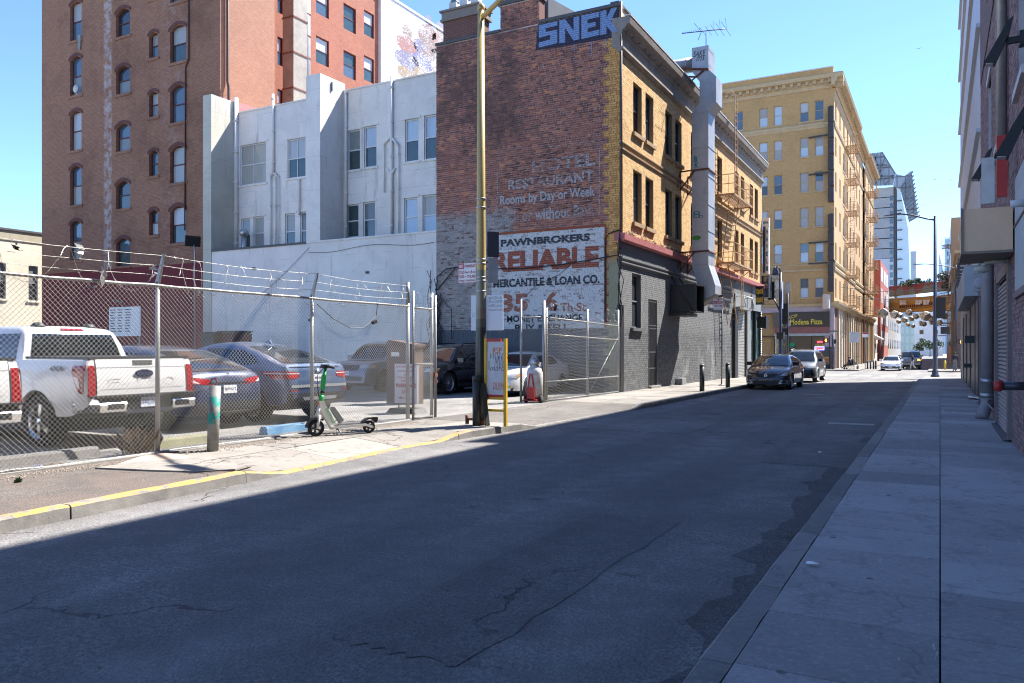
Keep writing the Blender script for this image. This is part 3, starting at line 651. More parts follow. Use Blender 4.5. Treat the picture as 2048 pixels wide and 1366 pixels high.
# ---- painted lettering on the side wall
INKN = worn((.022, .03, .045), .76, 11, joint=True); INKR = worn((.38, .075, .028), .74, 9, joint=True); INKR2 = worn((.42, .13, .07), .6, 10); GHOST = worn((.50, .47, .47), .5, 7.0); INKB = worn((.02, .022, .03), .74, 12, zmin=2.47)
def sign_text(s, x0, x1, z0, z1, mat, off=.02, shear=0.0, name='lettering'):
    m = MB(); text_on(m, s, (x0, YB0 - .0075, z0), X_, Zu, x1 - x0, z1 - z0, off, 0, shear); part(name, m, mat, cb)
sign_text('PAWNBROKERS', -15.13, -11.35, 5.69, 5.98, INKN, .05); sign_text('RELIABLE', -15.48, -11.0, 4.71, 5.5, INKR, .05)
sign_text('MERCANTILE & LOAN CO.', -15.47, -10.97, 4.10, 4.43, INKN, .045); sign_text('35', -15.15, -13.92, 3.13, 3.85, INKR2, .04); sign_text('6', -13.17, -12.67, 3.13, 3.87, INKR2, .035); sign_text('Th St', -12.56, -11.52, 3.1, 3.42, INKR2, .02)
sign_text('MONEY EXCHANGE', -14.85, -11.65, 2.74, 2.99, INKB, .03); sign_text('BUY & SELL', -14.5, -12.2, 2.36, 2.65, INKB, .03)
sign_text('HOTEL', -13.75, -11.14, 8.45, 8.93, GHOST, .03); sign_text('RESTAURANT', -14.8, -11.2, 7.88, 8.28, GHOST, .03); sign_text('Rooms by Day or Week', -15.15, -11.14, 7.22, 7.70, worn((.50, .49, .50), .70, 9)); sign_text('with or without Bath', -15.15, -11.2, 6.62, 7.06, GHOST, .03)
m = MB(); y = YB0 - .0072
for (a, b, c, d) in ((-15.55, -10.72, 6.17, 6.26), (-10.78, -10.70, 2.5, 6.17)): m.quad((a, y, c), (b, y, c), (b, y, d), (a, y, d))
part('sign_border', m, worn((.36, .085, .03), .83, 10), cb)
m = MB()
for (a, b, c, d) in ((-15.3, -15.26, 6.7, 9.2), (-11.0, -10.95, 6.6, 9.35), (-13, -11.0, 9.33, 9.37)): m.quad((a, y, c), (b, y, c), (b, y, d), (a, y, d))
part('ghost_border', m, GHOST, cb)
# graffiti at the parapet: pale blue block letters on dark blue
m = MB(); y = YB0 - .0074; m.poly([(-13.6, y, 13.12), (-12.6, y, 13.06), (-11.4, y, 13.04), (-10.23, y, 13.0), (-10.21, y, 14.1), (-13.5, y, 14.1)]); part('graffiti_ground', m, worn((.018, .026, .065), .93, 7, joint=True), cb)
GRB = worn((.26, .40, .68), .88, 9, joint=True); y = YB0 - .0112; m = MB()
def P2(pts, x0, w, z0=13.2, h=.86): m.poly([(x0 + a * w, y, z0 + b * h) for a, b in pts])
def S2(x0, w, polys):
    for p_ in polys: P2(p_, x0, w)
S2(-13.46, .78, [[(0, 0), (1, .03), (1, .27), (0, .22)], [(.62, .27), (1, .27), (1, .62), (.62, .62)], [(0, .42), (.62, .45), (.62, .62), (0, .62)], [(0, .62), (.38, .62), (.38, .78), (0, .78)], [(0, .78), (1, .8), (1, 1), (0, .98)]])
S2(-12.60, .82, [[(0, 0), (.3, 0), (.3, 1), (0, 1)], [(.3, 1), (.3, .62), (.72, .0), (.72, .42)], [(.72, 0), (1, 0), (1, 1), (.72, 1)]])
S2(-11.70, .72, [[(0, 0), (.36, 0), (.36, 1), (0, 1)], [(.36, 0), (1, .02), (1, .24), (.36, .22)], [(.36, .40), (.8, .42), (.8, .6), (.36, .6)], [(.36, .78), (1, .78), (1, 1), (.36, 1)]])
S2(-10.94, .66, [[(0, 0), (.36, 0), (.36, 1.02), (0, 1)], [(.36, .34), (.66, .03), (1, .03), (.62, .5)], [(.36, .34), (.62, .5), (1, 1.04), (.64, 1.04), (.36, .66)]])
part('graffiti', m, GRB, cb)
m = MB()
for k, (a, b, c) in enumerate(((-11.3, 12.5, 13.0), (-10.75, 12.65, 13.0), (-12.0, 12.8, 13.05))): m.quad((a, y, b), (a + .025, y, b), (a + .03, y, c), (a, y, c))
part('paint_drip', m, GRB, cb)
# ---- yellow brick front
pairs = [(28.44, 29.42), (29.86, 30.84), (32.42, 33.40), (33.84, 34.82), (36.3, 37.28), (37.7, 38.68), (39.7, 40.62), (41.3, 42.3), (45.3, 46.22), (46.78, 47.7), (49.25, 50.25), (50.72, 51.7)]
rowz = [(9.9, 11.82), (6.5, 8.5)]
op = [(a, b, z0, z1) for a, b in pairs for z0, z1 in rowz]
fw_ = bpy.data.objects.new('front_wall', None); COL.objects.link(fw_); fw_.parent = cb
bricks(fw_, 'yellow', (XL, 0, 0), Y_, X_, (YB0, YB1), (5.9, 12.5), op, bl=.205, bh=.066, j=.009, single=0, proud=.005)
BSTONE = M((.33, .225, .13), .85, var=.25, name='brown_stone'); SHEET = M((.28, .245, .21), .75, .1, var=.35, sc=2, dirt=.7, name='weathered_cornice')
TEAL = M((.022, .05, .045), .5, name='dark_green_sash')
for (a, b, z0, z1) in op:
    window(fw_, (XL, a, z0), Y_, X_, b - a, z1 - z0, TEAL, random.choice((GLASS, GLASSB, GL[4])), random.choice((GLASS, GL[4])), set_=.17)
    m = MB(); m.box((XL - .2, a - .10, z0 - .14), (XL + .10, b + .10, z0 + .004)); part('sill', m, BSTONE, fw_)
m = MB()
for z in (9.22, 8.98): moulding(m, (XL, YB0 - .005, z), (XL, YB1, z), X_, [(-.02, -.05), (.035, -.05), (.06, 0), (.06, .04), (-.02, .05)])
part('belt_course', m, BSTONE, cb)
m = MB(); moulding(m, (XL, YB0 - .02, 12.5), (XL, YB1 + .05, 12.5), X_, [(-.1, -.04), (.04, -.04), (.10, .04), (.16, .05), (.16, .13), (.02, .16), (-.1, .16)]); part('architrave', m, SHEET, cb)
m = MB(); moulding(m, (XL, YB0 - .01, 12.66), (XL, YB1 + .05, 12.66), X_, [(-.3, -.02), (.02, -.02), (.03, .42), (.10, .50), (.12, .60), (.24, .66), (.28, .74), (.38, .78), (.42, .96), (.38, 1.02), (-.3, 1.06)]); part('cornice', m, SHEET, cb)
m = MB(); moulding(m, (XL, YB0 - .03, 13.72), (XL, YB1 + .07, 13.72), X_, [(.2, -.02), (.435, -.03), (.44, .02), (.2, .03)]); part('gutter_edge', m, M((.55, .53, .5), .6, name='pale_flashing'), cb)
m = MB()
for k in range(40):
    yy = YB0 + .3 + k * .655; m.box((XL - .1, yy, 13.24), (XL + .22, yy + .2, 13.36))
part('bracket', m, SHEET, cb)
m = MB(); m.box((XL - .35, YB0 + .12, 13.7), (XL - .12, YB1, 14.3)); part('parapet', m, M((.40, .33, .25), .85, name='parapet_render'), cb)
m = MB(); m.box((XL - .40, YB0 + .1, 14.3), (XL - .06, YB1 + .02, 14.37)); part('parapet_cap', m, COPE, cb)
# ---- painted ground floor
gw = bpy.data.objects.new('shop_wall', None); COL.objects.link(gw); gw.parent = cb
gop = [(28.3, 29.32, 2.5, 4.55), (30.22, 31.3, .1, 3.66), (45.4, 48.1, .05, 3.95), (49.3, 52.7, .3, 4.2)]
bricks(gw, 'dark', (XL, 0, 0), Y_, X_, (YB0, YB1), (-.1, 5.62), gop, bl=.21, bh=.068)
m = MB(); 
for z in (5.0, 4.84): moulding(m, (XL, YB0 - .01, z), (XL, 44.6, z), X_, [(-.02, -.06), (.05, -.06), (.09, .0), (.09, .05), (-.02, .07)])
part('belt_course', m, M((.13, .132, .136), .7, name='dark_grey_trim'), gw)
PINK = M((.42, .13, .13), .7, var=.3, sc=4, dirt=.5, name='faded_pink_paint')
m = MB(); moulding(m, (XL, YB0 - .03, 5.62), (XL, YB1 + .02, 5.62), X_, [(-.2, 0), (.16, 0), (.20, .04), (.22, .25), (.04, .30), (-.2, .30)]); part('fascia', m, PINK, gw)
m = MB()                                  # debris, wires and bird spikes on the fascia
for k in range(120):
    yy = random.uniform(YB0 + .2, 39); a = Vector((XL + random.uniform(.06, .2), yy, 5.9)); m.tube([a, a + Vector((random.uniform(-.1, .12), random.uniform(-.25, .25), random.uniform(.02, .16))), a + Vector((random.uniform(-.1, .12), random.uniform(-.5, .5), random.uniform(-.05, .1)))], .008, 4)
part('wire_tangle', m, M((.16, .12, .09), .8, name='dry_twigs'), gw, 'stuff')
window(gw, (XL, 28.3, 2.5), Y_, X_, 1.02, 2.05, M((.20, .205, .21), .6, name='grey_window_frame'), BLACK, BLACK, set_=.12)
m = MB(); m.box((XL - .1, 28.15, 2.38), (XL + .12, 29.45, 2.5)); part('sill', m, M((.10, .10, .105), .7, name='sill_dark'), gw)
d = bpy.data.objects.new('door', None); COL.objects.link(d); d.parent = gw
m = MB(); m.box((XL - .2, 30.22, .1), (XL - .14, 31.3, 3.66)); part('door_leaf', m, BLACK, d)
m = MB()
for k in range(9): m.box((XL - .035, 30.27 + k * .12, .2), (XL - .01, 30.295 + k * .12, 3.6))
for z in (.2, .9, 1.55, 2.5, 2.62, 3.58): m.box((XL - .04, 30.24, z), (XL - .005, 31.28, z + .05))
for yy in (30.22, 31.24): m.box((XL - .05, yy, .1), (XL + .01, yy + .06, 3.66))
part('iron_gate', m, DGREY, d)
m = MB(); m.box((XL - .1, 30.15, .1), (XL + .16, 31.36, .22)); part('door_step', m, CONC_K, d)
m = MB(); m.box((XL - .05, YB0 - .03, .1), (XL + .05, YB0 + .32, 3.3)); part('meter_box', m, BLACK, gw)
m = MB(); m.box((XL, 33.9, .13), (XL + .3, 34.5, .42)); part('vent_hood', m, GREY, gw)
sh = bpy.data.objects.new('roller_shutter', None); COL.objects.link(sh); sh.parent = gw
for k in range(44): m = MB(); m.box((XL - .10, 45.42, .06 + k * .088), (XL - .04, 48.08, .06 + k * .088 + .066)); part('slat', m, M((.42, .405, .37), .5, .3, name='shutter_slat'), sh)
m = MB(); m.box((XL - .14, 45.42, .05), (XL - .11, 48.08, 3.93)); part('slat_backing', m, DGREY, sh)
m = MB(); m.box((XL + .005, 44.7, .1), (XL + .16, 45.4, 3.95)); part('pilaster', m, BLACK, gw)
m = MB(); m.box((XL + .005, 44.75, 3.97), (XL + .4, 47.9, 4.07)); part('canopy', m, GREY, gw)
m = MB(); m.box((XL + .01, 48.15, .1), (XL + .10, 49.2, 4.9)); m.box((XL + .01, 45.1, 4.1), (XL + .07, 52.9, 4.86)); part('fascia_board', m, M((.23, .235, .235), .6, name='mid_grey_board'), gw)
# corner shop window and projecting signs
m = MB(); m.box((XL - .2, 49.35, .3), (XL - .14, 52.65, 4.15)); part('shop_window', m, glassy((.06, .12, .11), .06), gw)
m = MB()
for yy in (49.3, 50.9, 52.6): m.box((XL - .14, yy, .3), (XL + .02, yy + .14, 4.2))
part('shop_frame', m, BLACK, gw)
m = MB()
for k in range(26): m.box((XL + .03, 52.55, .5 + k * .14), (XL + .06, 52.66, .56 + k * .14))
part('light_string', m, emis((.9, .9, 1.0), 1.2), gw)
m = MB(); m.box((XL + .01, 51.4, 3.05), (XL + .45, 52.0, 3.75)); m.box((XL + .48, 51.35, 3.0), (XL + .58, 52.1, 3.8)); part('air_conditioner', m, BLACK, gw)
ys = bpy.data.objects.new('projecting_sign', None); COL.objects.link(ys); ys.parent = gw
m = MB(); m.box((XL + .2, 50.0, 4.45), (XL + .68, 50.2, 5.6)); part('sign_box', m, BLACKG, ys)
m = MB(); [marks(m, (XL + .23, 49.995, z_), X_, Zu, .42, .36, n_, n_) for n_, z_ in ((5, 5.08), (7, 4.58))]; part('sign_face', m, M((.70, .45, .04), .5, name='yellow_sign'), ys)
# tall blade sign and window box at the far corner
bs = bpy.data.objects.new('blade_sign', None); COL.objects.link(bs); bs.parent = cb
m = MB(); m.box((XL + .05, 53.05, 6.7), (XL + .22, 53.35, 9.7)); part('sign_box', m, M((.03, .04, .09), .4, name='navy_sign'), bs)
m = MB(); m.box((XL + .22, 53.03, 6.6), (XL + .42, 53.37, 9.7)); m.box((XL + .05, 53.02, 9.7), (XL + .44, 53.38, 10.25)); part('sign_panel', m, WHITE, bs)
m = MB()
for k, ch_ in enumerate('HAVELI'): text_on(m, ch_, (XL + .25, 53.02, 9.2 - k * .48), X_, Zu, .13, .3, .02, .004)
marks(m, (XL + .08, 53.014, 9.85), X_, Zu, .3, .2, 5); part('sign_lettering', m, M((.02, .15, .2), .5, name='teal_letter'), bs)
m = MB(); m.box((XL - .02, 53.01, 5.1), (XL + .42, 54.2, 6.5)); part('bay_box', m, M((.03, .032, .04), .5, name='dark_bay'), cb)
m = MB()
for z in (5.2, 5.65, 6.1): m.box((XL + .08, 53.0, z), (XL + .36, 53.006, z + .33))
part('bay_glass', m, GLASSB, cb)
# ---- black equipment box on its shelf
eb = bpy.data.objects.new('equipment_box', None); COL.objects.link(eb); eb.parent = gw
m = MB(); x0, x1, y0, y1, z0, z1 = XL + .05, XL + 1.15, 33.0, 34.3, 3.28, 4.45
for b_ in (((x0, y0, z0), (x1, y0 + .04, z1)), ((x0, y1 - .04, z0), (x1, y1, z1)), ((x0, y0 + .04, z0), (x1, y1 - .04, z0 + .04)), ((x0, y0 + .04, z1 - .04), (x1, y1 - .04, z1)), ((x0, y0 + .04, z0 + .04), (x0 + .04, y1 - .04, z1 - .04))): m.box(*b_)
part('case', m, BLACK, eb)
m = MB(); m.box((x0 + .05, y0 + .05, z0 + .05), (x0 + .5, y1 - .05, z1 - .05)); part('filter', m, M((.42, .33, .2), .8, name='dusty_board'), eb)
m = MB(); m.beam((XL + .02, 33.1, 4.9), (XL + 1.0, 32.95, 3.3), .07); m.beam((XL + .02, 34.25, 4.9), (XL + 1.0, 34.35, 3.3), .07); m.box((XL + .01, 32.9, 3.12), (XL + .8, 34.5, 3.26)); part('shelf_bracket', m, BLACK, eb)
# ------------------------------------------------------------------ exhaust duct up the yellow front
DUCT = M((.40, .405, .41), .5, .55, var=.25, sc=1.4, fine=25, bump=.08, dirt=.45, name='galvanised_duct')
du = thing('exhaust_duct', 'tall galvanised kitchen exhaust duct climbing the yellow brick front, kinked round the cornice', 'duct', (0, 0, 0))
y0, y1 = 34.6, 35.7
def seg(a, b, nm='duct_section'):          # a, b: (inner x, outer x, z inner, z outer)
    m = MB(); P = [(a[0], y0, a[2]), (a[1], y0, a[3]), (b[1], y0, b[3]), (b[0], y0, b[2])]; m.prism(P, (0, y1 - y0, 0)); return part(nm, m, DUCT, du)
XI, XO = -9.67, -8.94
zs = [5.42, 6.9, 8.05, 9.3, 10.6, 12.15]
for a, b in zip(zs[:-1], zs[1:]):
    seg((XI, XO, a + .006, a + .006), (XI, XO, b, b))
    m = MB(); m.box((XI - .02, y0 - .02, b - .02), (XO + .02, y1 + .02, b + .02)); part('flange', m, DUCT, du)
seg((XI, XO, 12.172, 12.172), (XI + .34, XO + .34, 12.62, 12.5)); seg((XI + .34, XO + .34, 12.622, 12.502), (XI + .34, XO + .34, 13.5, 13.62)); seg((XI + .34, XO + .34, 13.502, 13.622), (XI, XO, 14.0, 13.98)); seg((XI, XO, 14.004, 13.984), (XI, XO, 15.05, 15.05), 'top_box')
seg((XI + .27, XO + .3, 4.42, 4.5), (XI, XO, 5.416, 5.416)); seg((XI + .2, XO + .3, 3.62, 4.12), (XI + .27, XO + .3, 4.416, 4.496), 'outlet')
m = MB(); m.prism([(XI + .22, y0 + .05, 3.60), (XO + .28, y0 + .05, 4.10), (XO + .28, y0 + .05, 4.085), (XI + .22, y0 + .05, 3.585)], (0, y1 - y0 - .1, 0)); part('outlet_mesh', m, BLACK, du)
m = MB(); m.box((XI + .08, y0 - .012, 4.98), (XO - .02, y0 - .002, 5.3)); part('access_panel', m, M((.40, .41, .42), .5, .5, name='panel'), du)
m = MB(); m.tube([(XI + .02, (y0 + y1) / 2, 14.5), (-10.9, (y0 + y1) / 2, 14.5), (-12.2, (y0 + y1) / 2, 14.45)], .33, 18)
for xx in (-10.0, -10.6, -11.2): m.tube([(xx, (y0 + y1) / 2, 14.5), (xx - .03, (y0 + y1) / 2, 14.5)], .345, 18)
part('round_duct', m, DUCT, du)
for z in (9.6, 6.0):
    m = MB()
    for yy in (y0 - .06, y1 + .06): m.beam((XL, yy, z), (XO + .05, yy, z + .02), .06); m.beam((XL + .02, yy, z - .85), (XL + .02, yy, z), .05); m.beam((XL + .03, yy, z - .8), (XI + .12, yy, z), .05)
    m.beam((XL + .03, y0 - .5, z - .75), (XL + .03, y0 - .1, z - .05), .05); m.beam((XO + .04, y0 - .08, z), (XO + .04, y1 + .08, z), .05); part('wall_bracket', m, RUST, du)
m = MB()
for yy in (y0 - .05, y1 + .05): m.beam((XO + .02, yy, 13.97), (XL - .2, yy, 14.25), .07); m.beam((XL + .55, yy, 13.6), (XO - .2, yy, 13.97), .05)
part('roof_strut', m, RUST, du)
INKT = worn((.02, .26, .30), .9, 20); INKK = worn((.03, .03, .045), .95, 20); INKG = worn((.10, .38, .05), .9, 20)
m = MB(); text_on(m, 'SAKE', (XI + .06, y0 - .004, 14.62), X_, Zu, .55, .26, .01, 0, .3); text_on(m, 'ms', (XI + .18, y0 - .004, 14.42), X_, Zu, .4, .2, .0, 0, .4); part('scrawl', m, INKK, du)
m = MB(); text_on(m, 'B', (XI + .08, y0 - .004, 9.98), X_, Zu, .16, .26, .03); text_on(m, 'K', (XI + .12, y0 - .004, 9.72), X_, Zu, .17, .24, .03); text_on(m, '8', (XI + .04, y0 - .004, 7.5), X_, Zu, .34, .3, -.01); text_on(m, 'o', (XI + .3, y0 - .004, 7.46), X_, Zu, .2, .16, -.01); part('scrawl', m, INKT, du)
m = MB(); m.poly([(XI + .2 + .2 * math.cos(a), y0 - .004, 6.62 + .11 * math.sin(a)) for a in np.linspace(0, 6.1, 12)]); part('scrawl', m, INKG, du)
# aerial
an = thing('tv_aerial', 'black rooftop television aerial standing on the duct head', 'aerial', (-9.2, 35.2, 15.05))
m = MB(); m.tube([(0, 0, 0), (0, 0, .9)], .018, 6); part('mast', m, BLACK, an)
m = MB(); m.tube([(-1.1, 0, .98), (.95, 0, .8)], .02, 6); part('boom', m, BLACK, an)
m = MB()
for k in range(9): x = -1.05 + k * .1; m.tube([(x, -.10 - .01 * k, .975), (x, .1 + .01 * k, .975)], .008, 4)
for k, L in enumerate((.5, .6, .7, .8, .9)): x = -.15 + k * .26; z = .97 - .09 * (x + 1.1); m.tube([(x, -L, z), (x, L, z)], .009, 4)
for k, L in enumerate((.35, .45, .5, .55)): x = .1 + k * .27; z = .88 - .03 * k; m.tube([(x, 0, z), (x - .08, .1, z + L)], .007, 4)
m.tube([(-.45, -.3, 1.2), (-.2, 0, .9), (-.45, .3, .65)], .016, 4); part('element', m, BLACK, an)
# ------------------------------------------------------------------ fire escape
FE = M((.42, .27, .15), .7, var=.25, dirt=.45, name='tan_fire_escape')
def fire_escape(label, X0, ya, yb, zl, out=.95, mat=FE, ladder_top=None, nm='fire_escape', sgn=1, group=None, drop=True):
    f = thing(nm, label, 'fire escape', (0, 0, 0), 0, group)
    for z in zl:
        m = MB(); a, b = X0, X0 + sgn * out
        m.box((a, ya, z - .09), (b, ya + .05, z)); m.box((a, yb - .05, z - .09), (b, yb, z)); m.box((b - sgn * .05, ya + .05, z - .09), (b, yb - .05, z)); k = 0
        n = int((out - .1) / .09)
        for k in range(n): xx = a + sgn * (.05 + k * .09); m.box((xx, ya + .05, z - .04), (xx + sgn * .055, yb - .05, z - .01))
        part('platform', m, mat, f)
        m = MB()
        for zz in (.5, .98): m.beam((a, ya, z + zz), (b, ya, z + zz), .03); m.beam((b, ya, z + zz), (b, yb, z + zz), .03); m.beam((a, yb, z + zz), (b, yb, z + zz), .03)
        ny = max(4, int((yb - ya) / .28))
        for k in range(ny + 1): yy = ya + (yb - ya) * k / ny; m.beam((b, yy, z - .05), (b, yy, z + .98), .016)
        for k in range(4): xx = a + (b - a) * k / 3.0; m.beam((xx, ya, z), (xx, ya, z + .98), .018); m.beam((xx, yb, z), (xx, yb, z + .98), .018)
        part('railing', m, mat, f)
        m = MB()
        for yy in (ya + .1, yb - .1): m.beam((a, yy, z - .75), (b - sgn * .1, yy, z - .08), .04)
        part('strut', m, mat, f)
    def lad(p, q, w, off):
        m = MB(); p = Vector(p); q = Vector(q); o = Vector(off) * w
        m.beam(p, q, .04); m.beam(p + o, q + o, .04); n = int((q - p).length / .3)
        for k in range(1, n): c = p + (q - p) * k / n; m.beam(c, c + o, .022)
        part('ladder', m, mat, f)
    for z1, z0 in zip(zl[:-1], zl[1:]): lad((X0 + sgn * out * .75, ya + .5, z0), (X0 + sgn * out * .75, ya + 2.0 if yb - ya > 3 else ya + 1.2, z1), .5, (-sgn, 0, 0))
    if ladder_top:
        yt = ya + .25 * (yb - ya); lad((X0 + sgn * .72, yt, zl[0]), (X0 + sgn * .72, yt, ladder_top), .45, (0, 1, 0))
        m = MB()
        for q in (0, .45): m.tube([(X0 + sgn * .72, yt + q, ladder_top - .05)] + [(X0 + sgn * (.35 + .37 * math.cos(a)), yt + q, ladder_top + .35 * math.sin(a)) for a in np.linspace(.3, math.pi, 7)] + [(X0 - sgn * .05, yt + q, ladder_top - .5)], .025, 6)
        part('gooseneck', m, mat, f)
    if drop: lad((X0 + sgn * out * .55, ya + .3, zl[-1]), (X0 + sgn * out * .85, ya + 1.3, zl[-1] - 3.2), .5, (-sgn, 0, 0)); lad((X0 + sgn * .85 * out, ya + 2.2, zl[-1]), (X0 + sgn * .85 * out, ya + 2.2, zl[-1] - 2.6), .45, (0, 1, 0))
    return f
fire_escape('tan iron fire escape with two balconies on the yellow brick front beside the duct', XL, 41.0, 45.4, [9.72, 6.2], ladder_top=15.0)
m = MB(); nm = thing('catwalk_frame', 'small white pipe frame above the roller shutter', 'frame', (0, 0, 0))
for yy in (45.3, 47.6): m.tube([(XL + .05, yy, 4.7), (XL + .5, yy, 4.7), (XL + .6, yy, 4.1), (XL + .05, yy, 4.1)], .03, 6)
m.tube([(XL + .5, 45.3, 4.7), (XL + .5, 47.6, 4.7)], .03, 6); part('pipe', m, OFFW, nm)
# ------------------------------------------------------------------ white rendered building behind the lot
wb = thing('white_building', 'pale rendered four storey building with buttress piers behind the car park', 'building')
ST_L = stucco_mat((.80, .73, .67), .85, True, 'pinkish_white_render'); ST_R = stucco_mat((.78, .74, .68), .75, True, 'pale_grey_render'); ST_P = stucco_mat((.55, .52, .43), .7, True, 'old_cream_concrete')
YF, YR = 28.0, 29.6
# lower walls
m = MB(); m.box((-32.6, YF, -.2), (-26.15, YF + .3, 6.64)); part('lower_wall', m, ST_L, wb)
m = MB(); m.box((-26.14, YF - .02, -.2), (-18.17, YF + .28, 6.66)); part('lower_wall', m, ST_R, wb)
m = MB(); m.box((-32.5, YF - .05, 6.64), (-26.15, YF + .35, 6.74)); part('coping', m, COPE, wb)
m = MB(); m.box((-26.1, YF - .06, 6.66), (-18.17, YF + .34, 6.74)); part('coping', m, ST_R, wb)
# piers
m = MB(); m.box((-33.1, YF - .04, -.2), (-32.5, YR + .1, 14.65)); part('pier', m, ST_P, wb)
m = MB(); m.box((-26.12, YF - .04, 6.66), (-25.26, YR + .1, 14.5)); part('pier', m, ST_R, wb)
m = MB(); m.box((-25.262, YR - .9, 13.9), (-25.2, YR - .82, 14.3)); part('scupper', m, STEELD, wb)
# recessed bays with their windows; (u0, v_top, u1, v_bottom) read at the bay plane
def bay(x0, x1, top, mat, wins, frame):
    ops = []
    for (u0, u1, va, vb, st, gt, gl) in wins:
        a = onY(u0, va, YR); b = onY(u1, vb, YR); a2 = onY(u0, vb, YR)
        ops.append((a.x, b.x, a2.z, a.z, st, gt, gl))
    m = MB(); wall_panel(m, (0, YR, 0), X_, (x0, x1), (6.0, top), [o[:4] for o in ops], .16, -Y_); part('bay_wall', m, mat, wb)
    for (a, b, c, d, st, gt, gl) in ops:
        window(wb, (a, YR, c), X_, -Y_, b - a, d - c, frame, gt, gl, .06, .07, st)
        m = MB(); m.box((a - .1, YR - .06, c - .09), (b + .1, YR + .02, c)); m.box((a - .12, YR - .03, d), (b + .12, YR + .02, d + .1)); part('sill', m, mat, wb)
CG1, CG2 = curtain_glass((.50, .49, .44)), curtain_glass((.42, .40, .37)); SKYB = curtain_glass((.55, .68, .80)); DKG = glassy((.03, .05, .05), .06)
WFR = M((.66, .66, .65), .5, var=.1, name='white_frame')
bay(-32.5, -26.12, 14.05, ST_L, [(480, 532, 292, 372, 'quad', CG1, CG1), (575, 611, 280, 358, 'quad', GL[3], DKG), (482, 500, 438, 500, 'sash', SKYB, DKG), (507, 528, 434, 500, 'sash', CG1, CG2), (570, 590, 428, 500, 'sash', CG2, DKG), (600, 613, 424, 500, 'sash', GL[4], DKG)], WFR)
bay(-25.26, -18.0, 14.1, ST_R, [(695, 720, 262, 342, 'sash', CURTG, DKG), (728, 753, 254, 336, 'sash', SKYB, DKG), (810, 837, 240, 325, 'sash', SKYB, DKG), (848, 878, 232, 320, 'sash', SKYB, DKG), (693, 717, 410, 476, 'sash', DKG, DKG), (726, 750, 405, 476, 'sash', GL[4], DKG), (808, 835, 397, 474, 'sash', SKYB, SKYB), (845, 878, 391, 472, 'sash', CG1, SKYB)], WFR)
m = MB(); m.box((-32.5, YR - .05, 14.05), (-26.12, YR + .3, 14.12)); m.box((-25.26, YR - .05, 14.1), (-18.0, YR + .3, 14.17)); part('parapet_cap', m, ST_R, wb)
core(wb, (-32.5, YR + .25, -.2), (-18.2, 46, 13.6), ST_R)
# soil stacks and conduits
PIPEW = stucco_mat((.76, .73, .68), .3, False, 'painted_pipe')
def pipe(u, va, vb, r=.07, Y=YR - .09):
    m = MB(); a = onY(u, va, Y); b = onY(u, vb, Y); m.tube([(a.x, Y, a.z), (a.x, Y, b.z)], r, 8)
    for z in np.arange(b.z + .6, a.z, 1.6): m.tube([(a.x, Y, z), (a.x, Y, z + .1)], r * 1.35, 8)
    part('soil_pipe', m, PIPEW, wb); return a.x
for (u, va, vb, r) in ((472, 196, 512, .11), (546, 188, 350, .07), (783, 152, 480, .07), (692, 185, 480, .06), (541, 350, 500, .04), (551, 345, 500, .04), (557, 352, 500, .03), (768, 285, 385, .035), (797, 290, 475, .035), (598, 358, 430, .05)): pipe(u, va, vb, r)
for (p, q) in (((546, 345), (541, 352)), ((546, 345), (556, 354)), ((783, 272), (768, 287)), ((783, 275), (797, 292)), ((783, 348), (772, 338)), ((783, 348), (790, 336))):
    a = onY(*p, YR - .09); b = onY(*q, YR - .09); m = MB(); m.tube([a, b], .05, 8); part('pipe_elbow', m, PIPEW, wb)
a = onY(488, 505, YR - .6)
m = MB(); m.tube([(a.x, YR - .6, 6.3), (a.x, YR - .6, 7.5)], .12, 10); m.lathe([(.12, 0), (.2, .03), (.24, .15), (.2, .28), (.06, .34), (0, .35)], (a.x, YR - .6, 7.5), n=12); part('roof_vent', m, STEEL, wb)
# cables strung along the lower wall
m = MB(); a = onY(615, 500, YF - .06); b = onY(868, 478, YF - .06)
m.tube([a + (b - a) * t + Vector((0, 0, -.25 * math.sin(t * 9) * .35 - .1)) for t in np.linspace(0, 1, 14)], .012, 4)
a = onY(520, 590, YF - .06); b = onY(618, 495, YF - .06); m.tube([a, (a + b) / 2 + Vector((0, 0, -.1)), b], .012, 4)
part('wire_strand', m, M((.22, .21, .20), .7, name='grey_cable'), wb)
m = MB()
for u, v in ((735, 545), (508, 537), (620, 640)): a = onY(u, v, YF - .03); m.box((a.x - .07, YF - .1, a.z - .05), (a.x + .07, YF, a.z + .05))
part('junction_box', m, DGREY, wb)
# ------------------------------------------------------------------ tall red brick building
rb = thing('brick_tower', 'tall dark red brick building with arched sash windows at the left', 'building')
YT, XT0, XT1, ZT = 29.5, -49.5, -33.6, 33.0
def rwash(t, X, Y, Z, c):
    st = t.m('MULTIPLY', t.m('MULTIPLY', t.step(X, -43.45, -43.25), t.step(X, -42.55, -42.75)), t.step(t.noise(2.5, 5, .75), .40, .60))
    c = t.mix(t.m('MULTIPLY', st, .62), c, (.50, .46, .46))
    st2 = t.m('MULTIPLY', t.m('MULTIPLY', t.step(X, -38.3, -38.0), t.step(X, -36.4, -36.7)), t.step(t.noise(1.7, 5, .75), .50, .64)); c = t.mix(t.m('MULTIPLY', st2, .4), c, (.34, .26, .25))
    return t.mix(t.step(t.m('ADD', Z, t.m('MULTIPLY', X, .0)), 6.42, 6.38), c, t.mix(t.noise(1.4, 5), (.16, .020, .024), (.20, .03, .032)))
RBF = far_brick((.25, .105, .06), (.35, .158, .085), (.34, .23, .165), stain=.6, wash=rwash)
def pwash(t, X, Y, Z, c):
    k = t.m('MULTIPLY', t.step(Z, 15.2, 15.15), t.step(t.noise(4, 5), .2, .3)); return t.mix(k, c, (.36, .17, .17))
